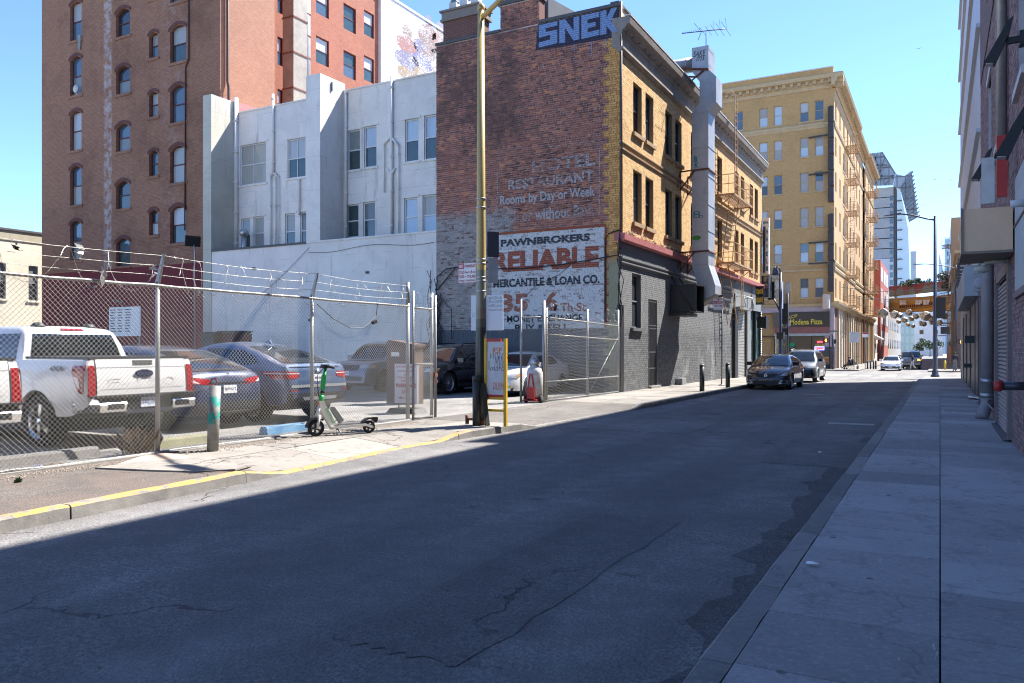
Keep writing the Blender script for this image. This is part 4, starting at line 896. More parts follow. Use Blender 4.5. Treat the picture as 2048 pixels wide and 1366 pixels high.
RBS = far_brick((.29, .125, .075), (.36, .165, .10), (.30, .20, .15), axis='YZ', wash=pwash); RBS2 = far_brick((.32, .10, .06), (.40, .14, .08), (.22, .14, .11), axis='YZ')
MAROON = M((.10, .018, .022), .6, name='maroon_frame')
cols = [(140, 163, 0.0, 2.2, 442, 520), (232, 260, 0, 1.5, 362, 417), (298, 316, 0, 1.35, 420, 470), (340, 372, 0, 2.25, 412, 486)]
# column: u range, one known window (v top, v bottom); floors repeat every 3.33 m
ops = []; FL = 3.33
for (u0, u1, _, hgt, va, vb) in cols:
    a = onY(u0, va, YT); b = onY(u1, vb, YT); z1 = onY((u0 + u1) / 2, va, YT).z; z0 = onY((u0 + u1) / 2, vb, YT).z
    for k in range(-2, 9):
        if z0 + k * FL > 5.2 and z1 + k * FL < ZT - .5: ops.append((a.x, b.x, z0 + k * FL, z1 + k * FL))
m = MB(); wall_panel(m, (0, YT, 0), X_, (XT0, XT1), (-.2, ZT), ops, .25, -Y_); part('front_wall', m, RBF, rb)
mo = MB(); ms = MB()
for (a, b, c, d) in ops:
    w = b - a; rise = w * .22; n = 7                     # segmental arch: wall filled back in over the opening's top corners
    top = [(a + w * k / n, d - rise + rise * (1 - (2 * k / n - 1) ** 2)) for k in range(n + 1)]
    for k in range(n): mo.quad((top[k][0], YT, top[k][1]), (top[k + 1][0], YT, top[k + 1][1]), (top[k + 1][0], YT, d + .001), (top[k][0], YT, d + .001)); mo.quad((top[k][0], YT, top[k][1]), (top[k][0], YT + .2, top[k][1]), (top[k + 1][0], YT + .2, top[k + 1][1]), (top[k + 1][0], YT, top[k + 1][1]))
    window(rb, (a, YT, c), X_, -Y_, w, d - c, MAROON, None, random.choice((None, None, BLACK, DKG)), .065, .17)
    s_ = MB(); s_.box((a - .12, YT - .05, c - .16), (b + .12, YT + .06, c)); part('sill', s_, RBF, rb)
part('arch_fill', mo, RBF, rb)
hood = MB()
for (a, b, c, d) in ops:
    w = b - a; n = 8
    for k in range(n):
        t0, t1 = k / n, (k + 1) / n; r = w * .22
        f = lambda t, e: (a - .1 + (w + .2) * t, YT - .035, d - r + r * (1 - (2 * t - 1) ** 2) + e)
        hood.prism([f(t0, .02), f(t1, .02), f(t1, .2), f(t0, .2)], (0, .04, 0))
part('arch_ring', hood, far_brick((.11, .035, .03), (.15, .05, .04), (.12, .08, .07), bw=.1, bh=.2), rb)
# return wall, light well and far return
m = MB(); wall_panel(m, (XT1, 0, 0), Y_, (YT + .001, 33.4), (6, ZT), [], .2, X_); part('return_wall', m, RBS, rb)
XW = -37.0
wo = []
for (u0, u1, va, vb, k0) in ((555, 566, 60, 115, 0), (632, 658, 48, 118, 0), (687, 712, 78, 145, 0), (728, 748, 88, 152, 0)):
    a = onX(u0, va, XW); b = onX(u1, vb, XW); 
    for k in range(-1, 4): wo.append((a.y, b.y, min(a.z, b.z) - .6 + k * FL, min(a.z, b.z) + 1.2 + k * FL))
m = MB(); wall_panel(m, (XW, 0, 0), Y_, (33.4, 49.2), (6, ZT), wo, .2, X_); part('well_wall', m, RBS2, rb)
for (a, b, c, d) in wo: window(rb, (XW, a, c), Y_, X_, b - a, d - c, MAROON, random.choice((GLASSB, GL[3], DKG)), random.choice((GLASSB, DKG)), .06, .1)
core(rb, (XT0 + .3, YT + .45, -.2), (XT1 - .45, 32.6, ZT - .1), RBF); core(rb, (-41.5, 32.6, -.2), (XW - .4, 49, ZT - .1), RBF, 'rear_core')
m = MB(); m.box((XW, 33.41, 6), (XT1 - .001, 33.45, ZT)); part('well_side', m, RBS2, rb)
# white painted gable with a faded mural of figures
mu = thing('mural_gable', 'white painted brick gable with faded painted figures above the pale building', 'building')
def mwash(t, X, Y, Z, c): return c
MUR = far_brick((.66, .68, .72), (.72, .74, .78), (.5, .52, .55), axis='YZ', stain=.1)
XM = -36.75; YA = onX(762, 100, XM).y; YZ_ = onX(905, 0, XM).y + 3
m = MB(); m.box((XM - 3, YA, 6), (XM, YZ_, 28.4)); part('gable', m, MUR, mu)
m = MB(); m.box((XM - 3.05, YA - .05, 28.4), (XM + .06, YZ_, 28.6)); part('coping', m, M((.5, .5, .52), .6, name='pale_coping'), mu)
for (uc, vt, vb, wd, cols_) in ((815, 52, 160, 28, ((.28, .15, .10), (.42, .12, .10), (.10, .16, .40), (.45, .30, .10))), (845, 60, 160, 24, ((.25, .14, .1), (.08, .14, .45), (.10, .15, .5), (.5, .35, .1))), (858, 32, 120, 20, ((.4, .16, .1), (.28, .12, .1), (.3, .2, .15), (.35, .2, .12))), (880, 45, 160, 22, ((.45, .3, .12), (.5, .25, .2), (.2, .35, .2), (.4, .3, .2)))):
    for k, (f0, f1, ws, c_) in enumerate(((0, .22, .42, cols_[0]), (.22, .5, .85, cols_[1]), (.5, .78, 1.0, cols_[2]), (.78, 1.0, .8, cols_[3]))):
        a = onX(uc, vt + (vb - vt) * f0, XM); b = onX(uc, vt + (vb - vt) * f1, XM); hw = wd / 2 * 1.55 * ws / _F * _dep(XM, a.y) / _s; mm = MB(); n = 12
        cz, hz = (a.z + b.z) / 2, (a.z - b.z) / 2 * 1.12
        mm.poly([(XM + .006 + .001 * k, a.y + hw * math.cos(t) * (1 if abs(math.cos(t)) < .9 else .92), cz + hz * math.sin(t)) for t in np.linspace(0, 2 * math.pi, n, endpoint=False)]); part('mural_figure', mm, worn(tuple(.55 * q + .2 * k_ for q, k_ in zip(c_, (1.0, .72, .68))), .54, 6), mu)
# rusty flues in the light well
fl = thing('vent_stack', 'tall rust streaked sheet metal flue in the brick light well', 'flue')
a = onX(582, 100, -35.4)
m = MB(); m.box((-35.9, a.y - .2, 8), (-35.0, a.y + 1.0, 34)); part('shaft', m, M((.30, .27, .23), .6, .3, var=.35, sc=1.1, dirt=.6, name='rusty_sheet'), fl)
for z in np.arange(9, 33, 2.2): m = MB(); m.box((-35.94, a.y - .24, z), (-34.96, a.y + 1.04, z + .08)); part('band', m, RUST, fl)
fl2 = thing('vent_pipe', 'round grey vent pipe beside the rusty flue in the light well', 'flue'); a = onX(611, 100, -35.6)
m = MB(); m.tube([(-35.6, a.y, 8), (-35.6, a.y, 34)], .32, 14); part('pipe', m, M((.34, .32, .31), .5, .5, sc=2, dirt=.5, name='grey_flue'), fl2)
for z in np.arange(9, 33, 1.4): m = MB(); m.tube([(-35.6, a.y, z), (-35.6, a.y, z + .07)], .345, 14); part('band', m, RUST, fl2)
m = MB(); m.tube([(XT1 + .12, YT + .4, 34), (XT1 + .12, YT + .4, 16.0), (XT1 + .2, YT + .4, 15.7), (XT1 + .2, YT + .4, 12)], .08, 8); part('downpipe', m, M((.10, .055, .05), .6, name='brown_pipe'), rb)
a = onY(379, 0, YT); m = MB(); m.tube([(a.x, YT - .06, 33), (a.x, YT - .06, 17.5), (a.x - .25, YT - .06, 17.1), (a.x - .3, YT - .06, 8.2)], .04, 6); part('conduit', m, M((.06, .02, .02), .6, name='maroon_conduit'), rb)
# laundry, fan and plants in the open windows
lz = thing('hanging_laundry', 'grey green cloth hanging out of an upper window of the brick tower', 'laundry'); a = onY(157, 70, YT - .08); b = onY(157, 101, YT - .08)
m = MB(); m.prism([(a.x - .12, a.y, a.z), (a.x + .2, a.y, a.z), (a.x + .12, a.y, b.z), (a.x - .02, a.y, b.z + .1)], (0, .05, 0)); part('cloth', m, M((.22, .27, .26), .9, name='cloth'), lz)
pf = thing('pedestal_fan', 'small white fan standing in an open window of the brick tower', 'fan'); a = onY(153, 178, YT - .02)
m = MB(); m.lathe([(.22, 0), (.24, .03), (.22, .1), (.08, .16), (0, .16)], (a.x, YT - .1, a.z), (0, 1, 0), 14); part('cage', m, OFFW, pf)
m = MB(); m.box((a.x - .03, YT - .02, a.z - .38), (a.x + .03, YT + .04, a.z - .2)); part('stand', m, OFFW, pf)
# floodlight on its bracket
fd = thing('floodlight', 'black floodlight on a bracket above the car park', 'lamp'); a = onY(388, 482, YT - 1.2)
m = MB(); m.obox((a.x - .1, a.y, a.z), (.8, -.5, -.3), (.4, .85, 0), (.2, -.1, .9), .12, .38, .26); part('housing', m, BLACK, fd)
m = MB(); m.tube([(a.x, a.y, a.z - .2), (a.x + .05, a.y, a.z - .6), (a.x + .05, a.y, .13)], .04, 6); part('pole', m, STEEL, fd)
# notice board on the maroon wall
nb = thing('notice_board', 'white parking notice board on the maroon wall behind the pickup', 'sign'); a = onY(218, 615, YT - 5); b = onY(280, 672, YT - 5)
m = MB(); m.box((a.x, YT - 5, b.z), (b.x, YT - 4.95, a.z)); part('panel', m, WHITE, nb)
m = MB(); tx = M((.12, .12, .14), .7, name='small_print')
for k in range(9):
    z = a.z - .16 - k * (a.z - b.z - .25) / 9
    for c in range(3): x0 = a.x + .1 + c * .56; m.box((x0, YT - 5.006, z), (x0 + random.uniform(.25, .46), YT - 5.001, z + .05))
part('print', m, tx, nb)
m = MB(); m.tube([(a.x + .15, YT - 4.92, a.z), (a.x + .15, YT - 4.92, .13)], .04, 6); m.tube([(b.x - .15, YT - 4.92, a.z), (b.x - .15, YT - 4.92, .13)], .04, 6); m.tube([(a.x + .9, YT - 4.92, a.z), (a.x + .9, YT - 5.0, a.z + .25), (a.x + .7, YT - 5.3, a.z + .3)], .03, 6); part('post', m, STEELD, nb)
# cream building at the far left
cr = thing('cream_building', 'cream rendered low building at the far left edge', 'building'); XC = -54.0
CRM = stucco_mat((.70, .63, .50), .25, True, 'cream_render'); wn_ = []
for (u0, u1, va, vb) in ((-14, 12, 523, 598), (57, 76, 530, 602)):
    a = onX(u0, va, XC); b = onX(u1, vb, XC); wn_.append((a.y, b.y, b.z, a.z))
m = MB(); wall_panel(m, (XC, 0, 0), Y_, (14, 36), (-.2, 8.9), wn_, .2, X_); part('wall', m, CRM, cr)
for (a, b, c, d) in wn_: window(cr, (XC, a, c), Y_, X_, b - a, d - c, GREY, GL[4], GLASS, .07, .1); m = MB(); m.box((XC - .05, a - .1, c - .12), (XC + .08, b + .1, c)); part('sill', m, CRM, cr)
m = MB(); m.box((XC - .1, 20, 8.9), (XC + .05, 36, 9.55)); part('parapet', m, stucco_mat((.42, .38, .28), .3, False, 'tan_parapet'), cr)
m = MB(); m.box((XC - .2, 20, 9.55), (XC + .12, 36, 9.68)); part('coping', m, COPE, cr)
core(cr, (XC - 8, 20.2, -.2), (XC - .25, 35.8, 9.4), CRM)
m = MB(); m.box((XC - 9, 24.5, 9.3), (XC - 3, 27.0, 10.6)); part('roof_hut', m, OFFW, cr)
# ------------------------------------------------------------------ six storey yellow brick hotel across the crossing
YH, XH, ZB = 86.0, -9.43, -.3
ho = thing('hotel_building', 'six storey yellow brick corner building with dentil cornice and pizza shop below', 'building')
HBF = far_brick((.47, .29, .12), (.56, .36, .155), (.32, .20, .09), stain=.3); HBS = far_brick((.48, .31, .15), (.55, .37, .19), (.36, .24, .13), axis='YZ', stain=.2)
TRIM = M((.47, .35, .20), .8, var=.2, sc=2, name='tan_trim')
rows = [27.2, 23.57, 19.95, 16.33, 12.7, 9.05]
cu = [(1439, 1452), (1469, 1486), (1518.5, 1535.6), (1547.8, 1564.6), (1599.8, 1617.4), (1629.8, 1647.6)]
ops = [(onY(a, 400, YH).x, onY(b, 400, YH).x, z - 2.0, z) for a, b in cu for z in rows]
m = MB(); wall_panel(m, (0, YH, 0), X_, (-36, XH), (6.1, 28.3), ops, .22, -Y_); part('side_wall', m, HBF, ho)
for (a, b, c, d) in ops:
    window(ho, (a, YH, c), X_, -Y_, b - a, d - c, TRIM, random.choice((GLASSB, SKYB, CG2, GL[3], GLASSB)), random.choice((GLASS, GLASS, GLASSB, CG2, SKYB)), .06, .12)
    m = MB(); m.box((a - .12, YH - .08, c - .14), (b + .12, YH + .02, c)); part('sill', m, TRIM, ho)
CORN = [(-.2, 0), (.1, 0), (.15, .35), (.3, .42), (.35, .75), (.85, .85), (.95, 1.15), (.9, 1.25), (-.2, 1.3)]
m = MB(); moulding(m, (-36, YH, 28.3), (XH + .9, YH, 28.3), -Y_, CORN); part('cornice', m, TRIM, ho)
m = MB(); moulding(m, (-36, YH, 24.35), (XH + .12, YH, 24.35), -Y_, [(-.1, 0), (.06, 0), (.1, .25), (.16, .3), (.16, .5), (.05, .62), (-.1, .62)]); moulding(m, (-36, YH, 9.75), (XH + .12, YH, 9.75), -Y_, [(-.1, 0), (.1, 0), (.14, .2), (-.1, .24)]); moulding(m, (-36, YH, 10.35), (XH + .1, YH, 10.35), -Y_, [(-.1, 0), (.06, 0), (.08, .14), (-.1, .16)]); part('belt_course', m, TRIM, ho)
m = MB()
for k in range(36): x = XH - .2 - k * .74; m.box((x - .3, YH - .62, 28.75), (x, YH - .3, 29.1))
part('dentil', m, TRIM, ho)
m = MB(); m.box((-36, YH - .02, 29.6), (XH - .1, YH + .4, 30.4)); part('parapet', m, HBF, ho)
m = MB(); m.box((-36, YH - .06, 30.4), (XH - .05, YH + .45, 30.5)); part('coping', m, OFFW, ho)
core(ho, (-35.8, YH + .4, ZB), (XH - .4, 139, 28.5), HBF)
# street side: three bays
bays = [(YH, 108), (108.02, 123), (123.02, 140)]
mo = MB(); mt = MB(); md = MB()
for bi, (a, b) in enumerate(bays):
    ops = []
    n = 6 if bi == 0 else 4
    xo = XH + (0, -.25, 0)[bi]
    for k in range(n):
        y = a + 1.4 + k * (b - a - 2.8) / max(1, n - 1) - .5
        ops += [(y, y + 1.05, z - 2.0, z) for z in rows]
    mm = MB(); wall_panel(mm, (xo, 0, 0), Y_, (a, b), (6.1, 28.3), ops, .3, X_); part('front_wall', mm, HBS, ho)
    for (p, q, c, d) in ops:
        if bi < 2: window(ho, (xo, p, c), Y_, X_, q - p, d - c, TRIM, GLASSB, GLASS, .06, .2)
        else: mt.box((xo - .3, p, c), (xo - .25, q, d))
    mm = MB(); moulding(mm, (xo, a - (.9 if bi == 0 else 0), 28.3), (xo, b - .3, 28.3), X_, CORN); part('cornice', mm, TRIM, ho)
    mm = MB()
    for z in (24.35, 9.75, 10.4): moulding(mm, (xo, a, z), (xo, b, z), X_, [(-.1, 0), (.08, 0), (.14, .25), (.05, .4), (-.1, .4)])
    moulding(mm, (xo, a - .05, 6.0), (xo, b, 6.0), X_, [(-.1, 0), (.2, .05), (.4, .4), (.45, .6), (-.1, .65)]); part('belt_course', mm, TRIM, ho)
    for k in range(int((b - a) / .74)): md.box((xo + .3, a + .3 + k * .74, 28.75), (xo + .62, a + .62 + k * .74, 29.1))
    k = 0; mm = MB()                        # ground floor piers
    y = a + (4 if bi == 0 else .4)
    while y < b - 1: mm.box((xo - .12, y, ZB), (xo + .03, y + .4, 6.0)); y += 2.6
    part('pier', mm, TRIM, ho)
    mm = MB(); [mm.box((xo - .5, a + .2 + q * (b - a - .2) / 5, ZB), (xo - .10, a + .2 + (q + 1) * (b - a - .2) / 5 - .01, 5.99)) for q in range(5)]
    [part('shop_recess', mq, (M((.10, .05, .045), .8, name='brown_shopfront'), OFFW, M((.22, .10, .08), .8, name='red_brown_shopfront'))[(q_ + bi) % 3], ho) for q_, mq in enumerate(loose(mm))]
part('rear_pane', mt, GLASS, ho); part('dentil', md, TRIM, ho)
core(ho, (XH - 3, 138.9, ZB), (XH + .05, 140.3, 28.3), HBS, 'end_wall')
fire_escape('tan fire escape stack on the street side of the yellow corner hotel', XH, 96.0, 100.0, [24.6, 20.9, 17.3, 13.7, 10.1, 6.7], out=1.25, ladder_top=30.0, drop=False)
fire_escape('tan fire escape stack farther along the hotel street side', XH + .0, 125.0, 130.5, [24.6, 20.9, 17.3, 13.7, 10.1, 6.7], out=1.3, drop=False)
# pizza shop front
sf = bpy.data.objects.new('shop_front', None); COL.objects.link(sf); sf.parent = ho
PINKST = M((.42, .34, .36), .75, name='pinkish_stone')
def fq(m, u0, v0, u1, v1, Y, th=.06):
    a = onY(u0, v0, Y); b = onY(u1, v1, Y); m.box((a.x, Y, b.z), (b.x, Y + th, a.z)); return a, b
m = MB(); m.box((-36, YH - .02, 5.55), (XH, YH + .3, 6.1)); m.box((XH - .9, YH - .02, 2.0), (XH - .0, YH + .3, 5.55)); m.box((-22, YH - .02, 2.9), (-17.0, YH + .3, 5.55)); part('stone_frieze', m, PINKST, sf)
m = MB(); moulding(m, (-36, YH, 6.1), (XH + .3, YH, 6.1), -Y_, [(-.1, 0), (.12, .02), (.2, .3), (.3, .36), (-.1, .4)]); part('belt_course', m, TRIM, sf)
m = MB(); m.box((XH - .92, YH - .03, ZB), (XH + .02, YH + .3, 2.0)); part('pier_base', m, DGREY, sf)
m = MB(); a, b = fq(m, 1546, 625, 1659, 653, YH - .18, .2); part('sign_board', m, M((.022, .02, .018), .35, coat=.3, name='dark_brown_sign'), sf)
YEL = M((.62, .47, .04), .5, var=.06, name='yellow_letter')
m = MB(); a = onY(1580, 649.5, YH - .2); b = onY(1645, 637.5, YH - .2); text_on(m, 'Modena Pizza', (a.x, YH - .19, a.z), X_, Zu, b.x - a.x, b.z - a.z, .02); part('sign_lettering', m, YEL, sf)
m = MB(); a = onY(1586, 633, YH - .2)
for r0, r1, w in ((.42, .34, 1), (.28, .22, .85)):
    n = 20
    for k in range(n):
        t0, t1 = 2 * math.pi * k / n, 2 * math.pi * (k + 1) / n; f = lambda t, r: (a.x + r * 1.05 * w * math.cos(t) + .12 * r * math.sin(t), YH - .191, a.z + r * .42 * math.sin(t) + .28 * r * math.cos(t))
        m.quad(f(t0, r1), f(t1, r1), f(t1, r0), f(t0, r0))
m.poly([(a.x - 1.35, YH - .191, a.z - 1.0), (a.x - 1.0, YH - .191, a.z - .95), (a.x - 1.05, YH - .191, a.z - .6)]); part('pizza_emblem', m, YEL, sf)
m = MB(); fq(m, 1550, 653.5, 1659, 667, YH - .1, .15); part('red_fascia', m, M((.26, .10, .085), .7, name='brick_red_fascia'), sf)
m = MB(); fq(m, 1548, 667.5, 1660, 671.5, YH - .14, .2); part('rail', m, M((.35, .37, .37), .5, .3, name='alu'), sf)
m = MB(); m.box((-17.2, YH + 1.8, ZB), (XH - .9, YH + 1.85, 3.1)); m.box((-17.2, YH + .1, 3.05), (XH - .9, YH + 1.8, 3.15)); part('interior', m, M((.10, .07, .05), .8, var=.6, sc=2.5, name='shop_interior'), sf)
m = MB()
for u in (1585, 1595, 1605, 1626): a = onY(u, 677, YH + .9); m.lathe([(.0, .0), (.16, -.05), (.2, -.25), (.0, -.3)], (a.x, YH + .9, a.z), n=10)
part('ceiling_lamp', m, emis((1, .93, .8), 3.0), sf)
m = MB(); fq(m, 1549, 671, 1659, 737, YH + .02, .02); g = part('shop_window', m, None, sf)
def clear():
    t = NT('clear_glass'); mx = t.n('ShaderNodeMixShader'); tr = t.n('ShaderNodeBsdfTransparent'); tr.inputs[0].default_value = (.75, .8, .8, 1); gl = t.n('ShaderNodeBsdfGlossy'); gl.inputs['Roughness'].default_value = .05
    fr = t.n('ShaderNodeFresnel'); fr.inputs[0].default_value = 1.5; t.t.links.new(t.m('ADD', fr.outputs[0], .06), mx.inputs[0]); t.t.links.new(tr.outputs[0], mx.inputs[1]); t.t.links.new(gl.outputs[0], mx.inputs[2]); t.t.links.new(mx.outputs[0], t.out.inputs[0]); return t.mat
CLEAR = clear(); g.data.materials.clear(); g.data.materials.append(CLEAR)
m = MB()
for u in (1548, 1577, 1622, 1658): fq(m, u, 671, u + 1.6, 737, YH - .05, .12)
fq(m, 1548, 729, 1660, 738, YH - .05, .12); part('shop_frame', m, BLACK, sf)
NEONR, NEONB = emis((1.0, .05, .08), 2.2), emis((.15, .2, 1.0), 2.0)
def ft(s, u0, v1, u1, v0, mat, off=.0, nm='window_lettering'):
    a = onY(u0, v1, YH - .06); b = onY(u1, v0, YH - .06); m = MB(); text_on(m, s, (a.x, YH - .06, a.z), X_, Zu, b.x - a.x, b.z - a.z, off); part(nm, m, mat, sf)
ft('OPEN', 1634, 686, 1645, 682, NEONR); ft('HALAL', 1631, 692, 1650, 688, YEL, .03); ft('PIZZA', 1631, 699, 1647, 694.5, NEONR, .03); ft('HALAL', 1555, 691, 1572, 687, YEL, .03); ft('OUT', 1634.5, 712, 1641, 707.5, WHITE, .02)
a = onY(1629.3, 700.2, YH - .05); b = onY(1648.5, 693, YH - .05); m = MB()
for (x0, x1, z0, z1) in ((a.x, b.x, a.z, a.z + .05), (a.x, b.x, b.z - .05, b.z), (a.x, a.x + .05, a.z, b.z), (b.x - .05, b.x, a.z, b.z)): m.box((x0, YH - .07, z0), (x1, YH - .05, z1))
part('neon_frame', m, NEONB, sf)
m = MB(); fq(m, 1636.5, 713.5, 1658, 726.5, YH - .045, .01); part('food_poster', m, M((.45, .27, .06), .6, name='poster_ground'), sf)
m = MB(); 
for u in (1641.5, 1652.5): a = onY(u, 721, YH - .05); m.lathe([(0, 0), (.28, .0), (.24, .01), (0, .012)], (a.x, YH - .048, a.z), (0, -1, 0), 14)
part('poster_print', m, M((.36, .12, .04), .7, var=.5, sc=12, name='poster_food'), sf)
m = MB(); a = onY(1584, 690, YH - .05); m.lathe([(0, 0), (.26, 0), (.26, .01), (0, .012)], (a.x, YH - .05, a.z), (0, -1, 0), 16); part('green_sticker', m, M((.02, .30, .09), .5, name='green'), sf)
m = MB(); m.box((-21.5, YH - .01, ZB), (-17.3, YH + .25, 3.2)); part('brown_shutter', m, M((.10, .06, .045), .7, name='brown_door'), sf)
# blade signs on the hotel corner
def blade(u0, u1, va, vb, n, label, mat):
    a = onY(u0, va, YH - .5); b = onY(u1, vb, YH - .5); t = thing('blade_sign', label, 'sign'); h = (a.z - b.z) / n
    for k in range(n):
        m = MB(); z1 = a.z - k * h; c = .12; m.prism([(a.x + c, YH - .7, z1), (b.x - c, YH - .7, z1), (b.x, YH - .7, z1 - c), (b.x, YH - .7, z1 - h + c), (b.x - c, YH - .7, z1 - h + .04), (a.x + c, YH - .7, z1 - h + .04), (a.x, YH - .7, z1 - h + c), (a.x, YH - .7, z1 - c)], (0, .5, 0)); part('sign_cell', m, mat, t)
    m = MB()
    for z in (a.z - h * 1.75, b.z + h * 1.9): m.beam((a.x, YH - .45, z), (a.x - 1.9, YH - .1, z), .14)
    part('arm', m, mat, t); return t
OLDS = M((.055, .045, .042), .6, .2, var=.5, sc=3, name='rusty_black_sign')
blade(1656, 1667.5, 213, 404, 6, 'long rusty black blade sign of six cells high on the hotel corner', OLDS); blade(1656, 1667.5, 428, 584, 5, 'black blade sign of five cells lower on the hotel corner', OLDS)
t = thing('light_box_sign', 'square pale backlit box sign jutting over the pizza shop', 'sign'); a = onY(1645, 588, YH - 1.2); b = onY(1653, 618, YH - 1.2)
m = MB(); m.box((a.x, YH - 1.2, b.z), (b.x, YH - .1, a.z)); part('case', m, M((.55, .40, .30), .6, name='peach_case'), t)
m = MB(); m.box((b.x, YH - 1.15, b.z + .06), (b.x + .25, YH - .15, a.z - .06)); part('face', m, OFFW, t)
# ------------------------------------------------------------------ right hand side of the street (in its own shade)
rbk = thing('right_brick_building', 'purple brown brick building with roller doors along the right pavement', 'building')
YQ0, YQ1 = 11.0, 27.0
d1 = (15.5, 19.0, .05, 3.0); d2 = (24.2, 26.6, .05, 3.2); w0 = (12.6, 14.5, 2.55, 4.3); ws = [(13.0, 14.4, 5.6, 8.0), (17.5, 19.2, 5.8, 8.2), (21.5, 23.0, 5.8, 8.2)]
rws = bpy.data.objects.new('brick_wall', None); COL.objects.link(rws); rws.parent = rbk
bricks(rws, 'right', (XR, 0, 0), Y_, -X_, (YQ0, YQ1), (-.1, 9.4), [d1, d2, w0] + ws, bl=.2, bh=.064, single=300)
RBR = far_brick((.13, .075, .075), (.17, .10, .095), (.25, .22, .22), axis='YZ')
upw = [(y, y + 1.5, z, z + 2.4) for y in (13, 17.5, 21.5) for z in (10.5, 14.5)]
m = MB(); wall_panel(m, (XR - .012, 0, 0), Y_, (YQ0, YQ1), (9.4, 21.2), upw, .2, -X_); part('upper_wall', m, RBR, rbk)
m = MB(); m.box((XR, -40, -.2), (XR + .3, YQ0 - .002, 21.2)); part('rear_wall', m, RBR, rbk)
core(rbk, (XR + .45, -40, -.3), (16, YQ1 - .02, 21.0), RBR)
WF = M((.50, .50, .52), .6, name='pale_trim')
for (a, b, c, d) in ws + upw:
    window(rbk, (XR, b, c), -Y_, -X_, b - a, d - c, WF, GLASS, GLASS, .07, .12)
    m = MB(); m.box((XR - .07, a - .1, c - .12), (XR + .05, b + .1, c)); m.box((XR - .03, a - .12, d), (XR + .05, b + .12, d + .18)); part('sill', m, WF, rbk)
m = MB(); m.box((XR - .03, w0[0], w0[2]), (XR + .1, w0[1], w0[3])); part('window_board', m, M((.40, .42, .43), .7, name='grey_board'), rbk)
m = MB(); m.box((XR - .05, w0[0], 3.55), (XR + .1, w0[1], 3.575)); m.box((XR - .05, w0[0] - .08, w0[2] - .1), (XR + .1, w0[1] + .06, w0[2])); part('sill', m, M((.20, .15, .15), .7, name='brown_sill'), rbk)
SLAT = M((.33, .29, .285), .5, .25, name='roller_slat')
JAMB = M((.19, .145, .14), .6, name='jamb_brown')
for (a, b, c, d) in (d1, d2):
    r = bpy.data.objects.new('roller_door', None); COL.objects.link(r); r.parent = rbk; k = 0
    z = .12
    while z < d - .08:
        m = MB(); m.prism([(XR + .03, a + .3, z), (XR - .005, a + .3, z + .02), (XR - .005, a + .3, z + .055), (XR + .03, a + .3, z + .072)], (0, b - a - .36, 0)); part('slat', m, SLAT, r); z += .078
    m = MB(); m.box((XR + .04, a + .1, .05), (XR + .06, b, d)); part('door_backing', m, DGREY, r)
    m = MB(); m.box((XR - .06, a, .06), (XR + .1, a + .3, d + .1)); m.box((XR - .06, b - .06, .06), (XR + .1, b + .05, d + .1)); m.box((XR - .04, a + .3, d), (XR + .1, b - .06, d + .2)); part('jamb', m, JAMB, r)
    m = MB(); m.box((XR - .12, a + .0, .12), (XR + .05, b, .16)); part('threshold', m, DGREY, r)
# drain stack on the pavement
dp = thing('drain_pipe', 'thick grey drain pipe with steel clamps rising beside the roller door', 'pipe'); px, py = .93, 20.6
PG = M((.24, .21, .215), .55, name='grey_brown_pipe')
m = MB(); m.tube([(px, py, .62), (px, py, 3.3), (px, py, 4.6)], .125, 14); part('stack', m, PG, dp)
m = MB(); m.tube([(px, py, .62), (px, py, .46), (px - .06, py - .1, .30), (px - .12, py - .22, .15)], .13, 14); part('elbow', m, PG, dp)
for z in (.60, .92): m = MB(); m.tube([(px, py, z), (px, py, z + .1)], .14, 14); part('clamp', m, STEEL, dp)
m = MB(); m.tube([(px + .05, py - .1, .55), (px - .03, py - .3, .50), (px + .1, py - .5, .35)], .02, 6); part('overflow', m, PG, dp)
# red capped fire connection
fc = thing('fire_connection', 'dark fire pipe stub with red cap jutting from the brick wall', 'hydrant connection'); p = onX(2030, 772, .85)
m = MB(); m.tube([(XR + .02, p.y, p.z), (.70, p.y - .05, p.z)], .055, 12); m.tube([(XR, p.y, p.z), (XR - .03, p.y, p.z)], .12, 12); part('stub', m, M((.05, .05, .06), .4, .5, name='dark_iron'), fc)
m = MB(); m.tube([(.70, p.y - .05, p.z), (.62, p.y - .06, p.z)], .07, 12); part('cap', m, RED, fc)
# tan box sign over the pavement
bx_ = thing('box_sign', 'blank tan box sign jutting over the right pavement', 'sign')
m = MB(); m.box((.33, 14.85, 3.26), (XR - .03, 16.5, 3.95)); part('box', m, M((.72, .48, .31), .6, var=.08, name='tan_panel'), bx_)
m = MB(); m.box((.30, 14.82, 3.22), (XR - .02, 16.53, 3.26)); m.box((.30, 14.82, 3.26), (.33, 14.86, 3.97)); part('trim', m, M((.22, .165, .12), .6, name='tan_trim_dark'), bx_)
# wall lights
for (u, v, X0, lab) in ((2000, 92, .62, 'black wedge wall light highest on the right brick wall'), (2030, 270, .66, 'black wedge wall light above the tan box sign'), (1966, 335, .70, 'small black wedge wall light farther along the right wall')):
    p = onX(u, v, XR - .3); t = thing('wall_light', lab, 'lamp', (XR - .02, p.y, p.z))
    m = MB(); m.prism([(-.48, -.08, -.22), (-.34, -.08, -.25), (-.16, -.08, .18), (-.12, -.08, .38), (-.20, -.08, .30)], (0, .2, 0)); part('shade', m, BLACK, t)
    m = MB(); m.box((-.2, -.02, .02), (.0, .06, .1)); m.box((-.05, -.06, -.04), (.01, .1, .16)); part('bracket', m, BLACK, t)
    m = MB(); m.box((-.455, -.06, -.245), (-.355, .1, -.235)); part('lens', m, OFFW, t)
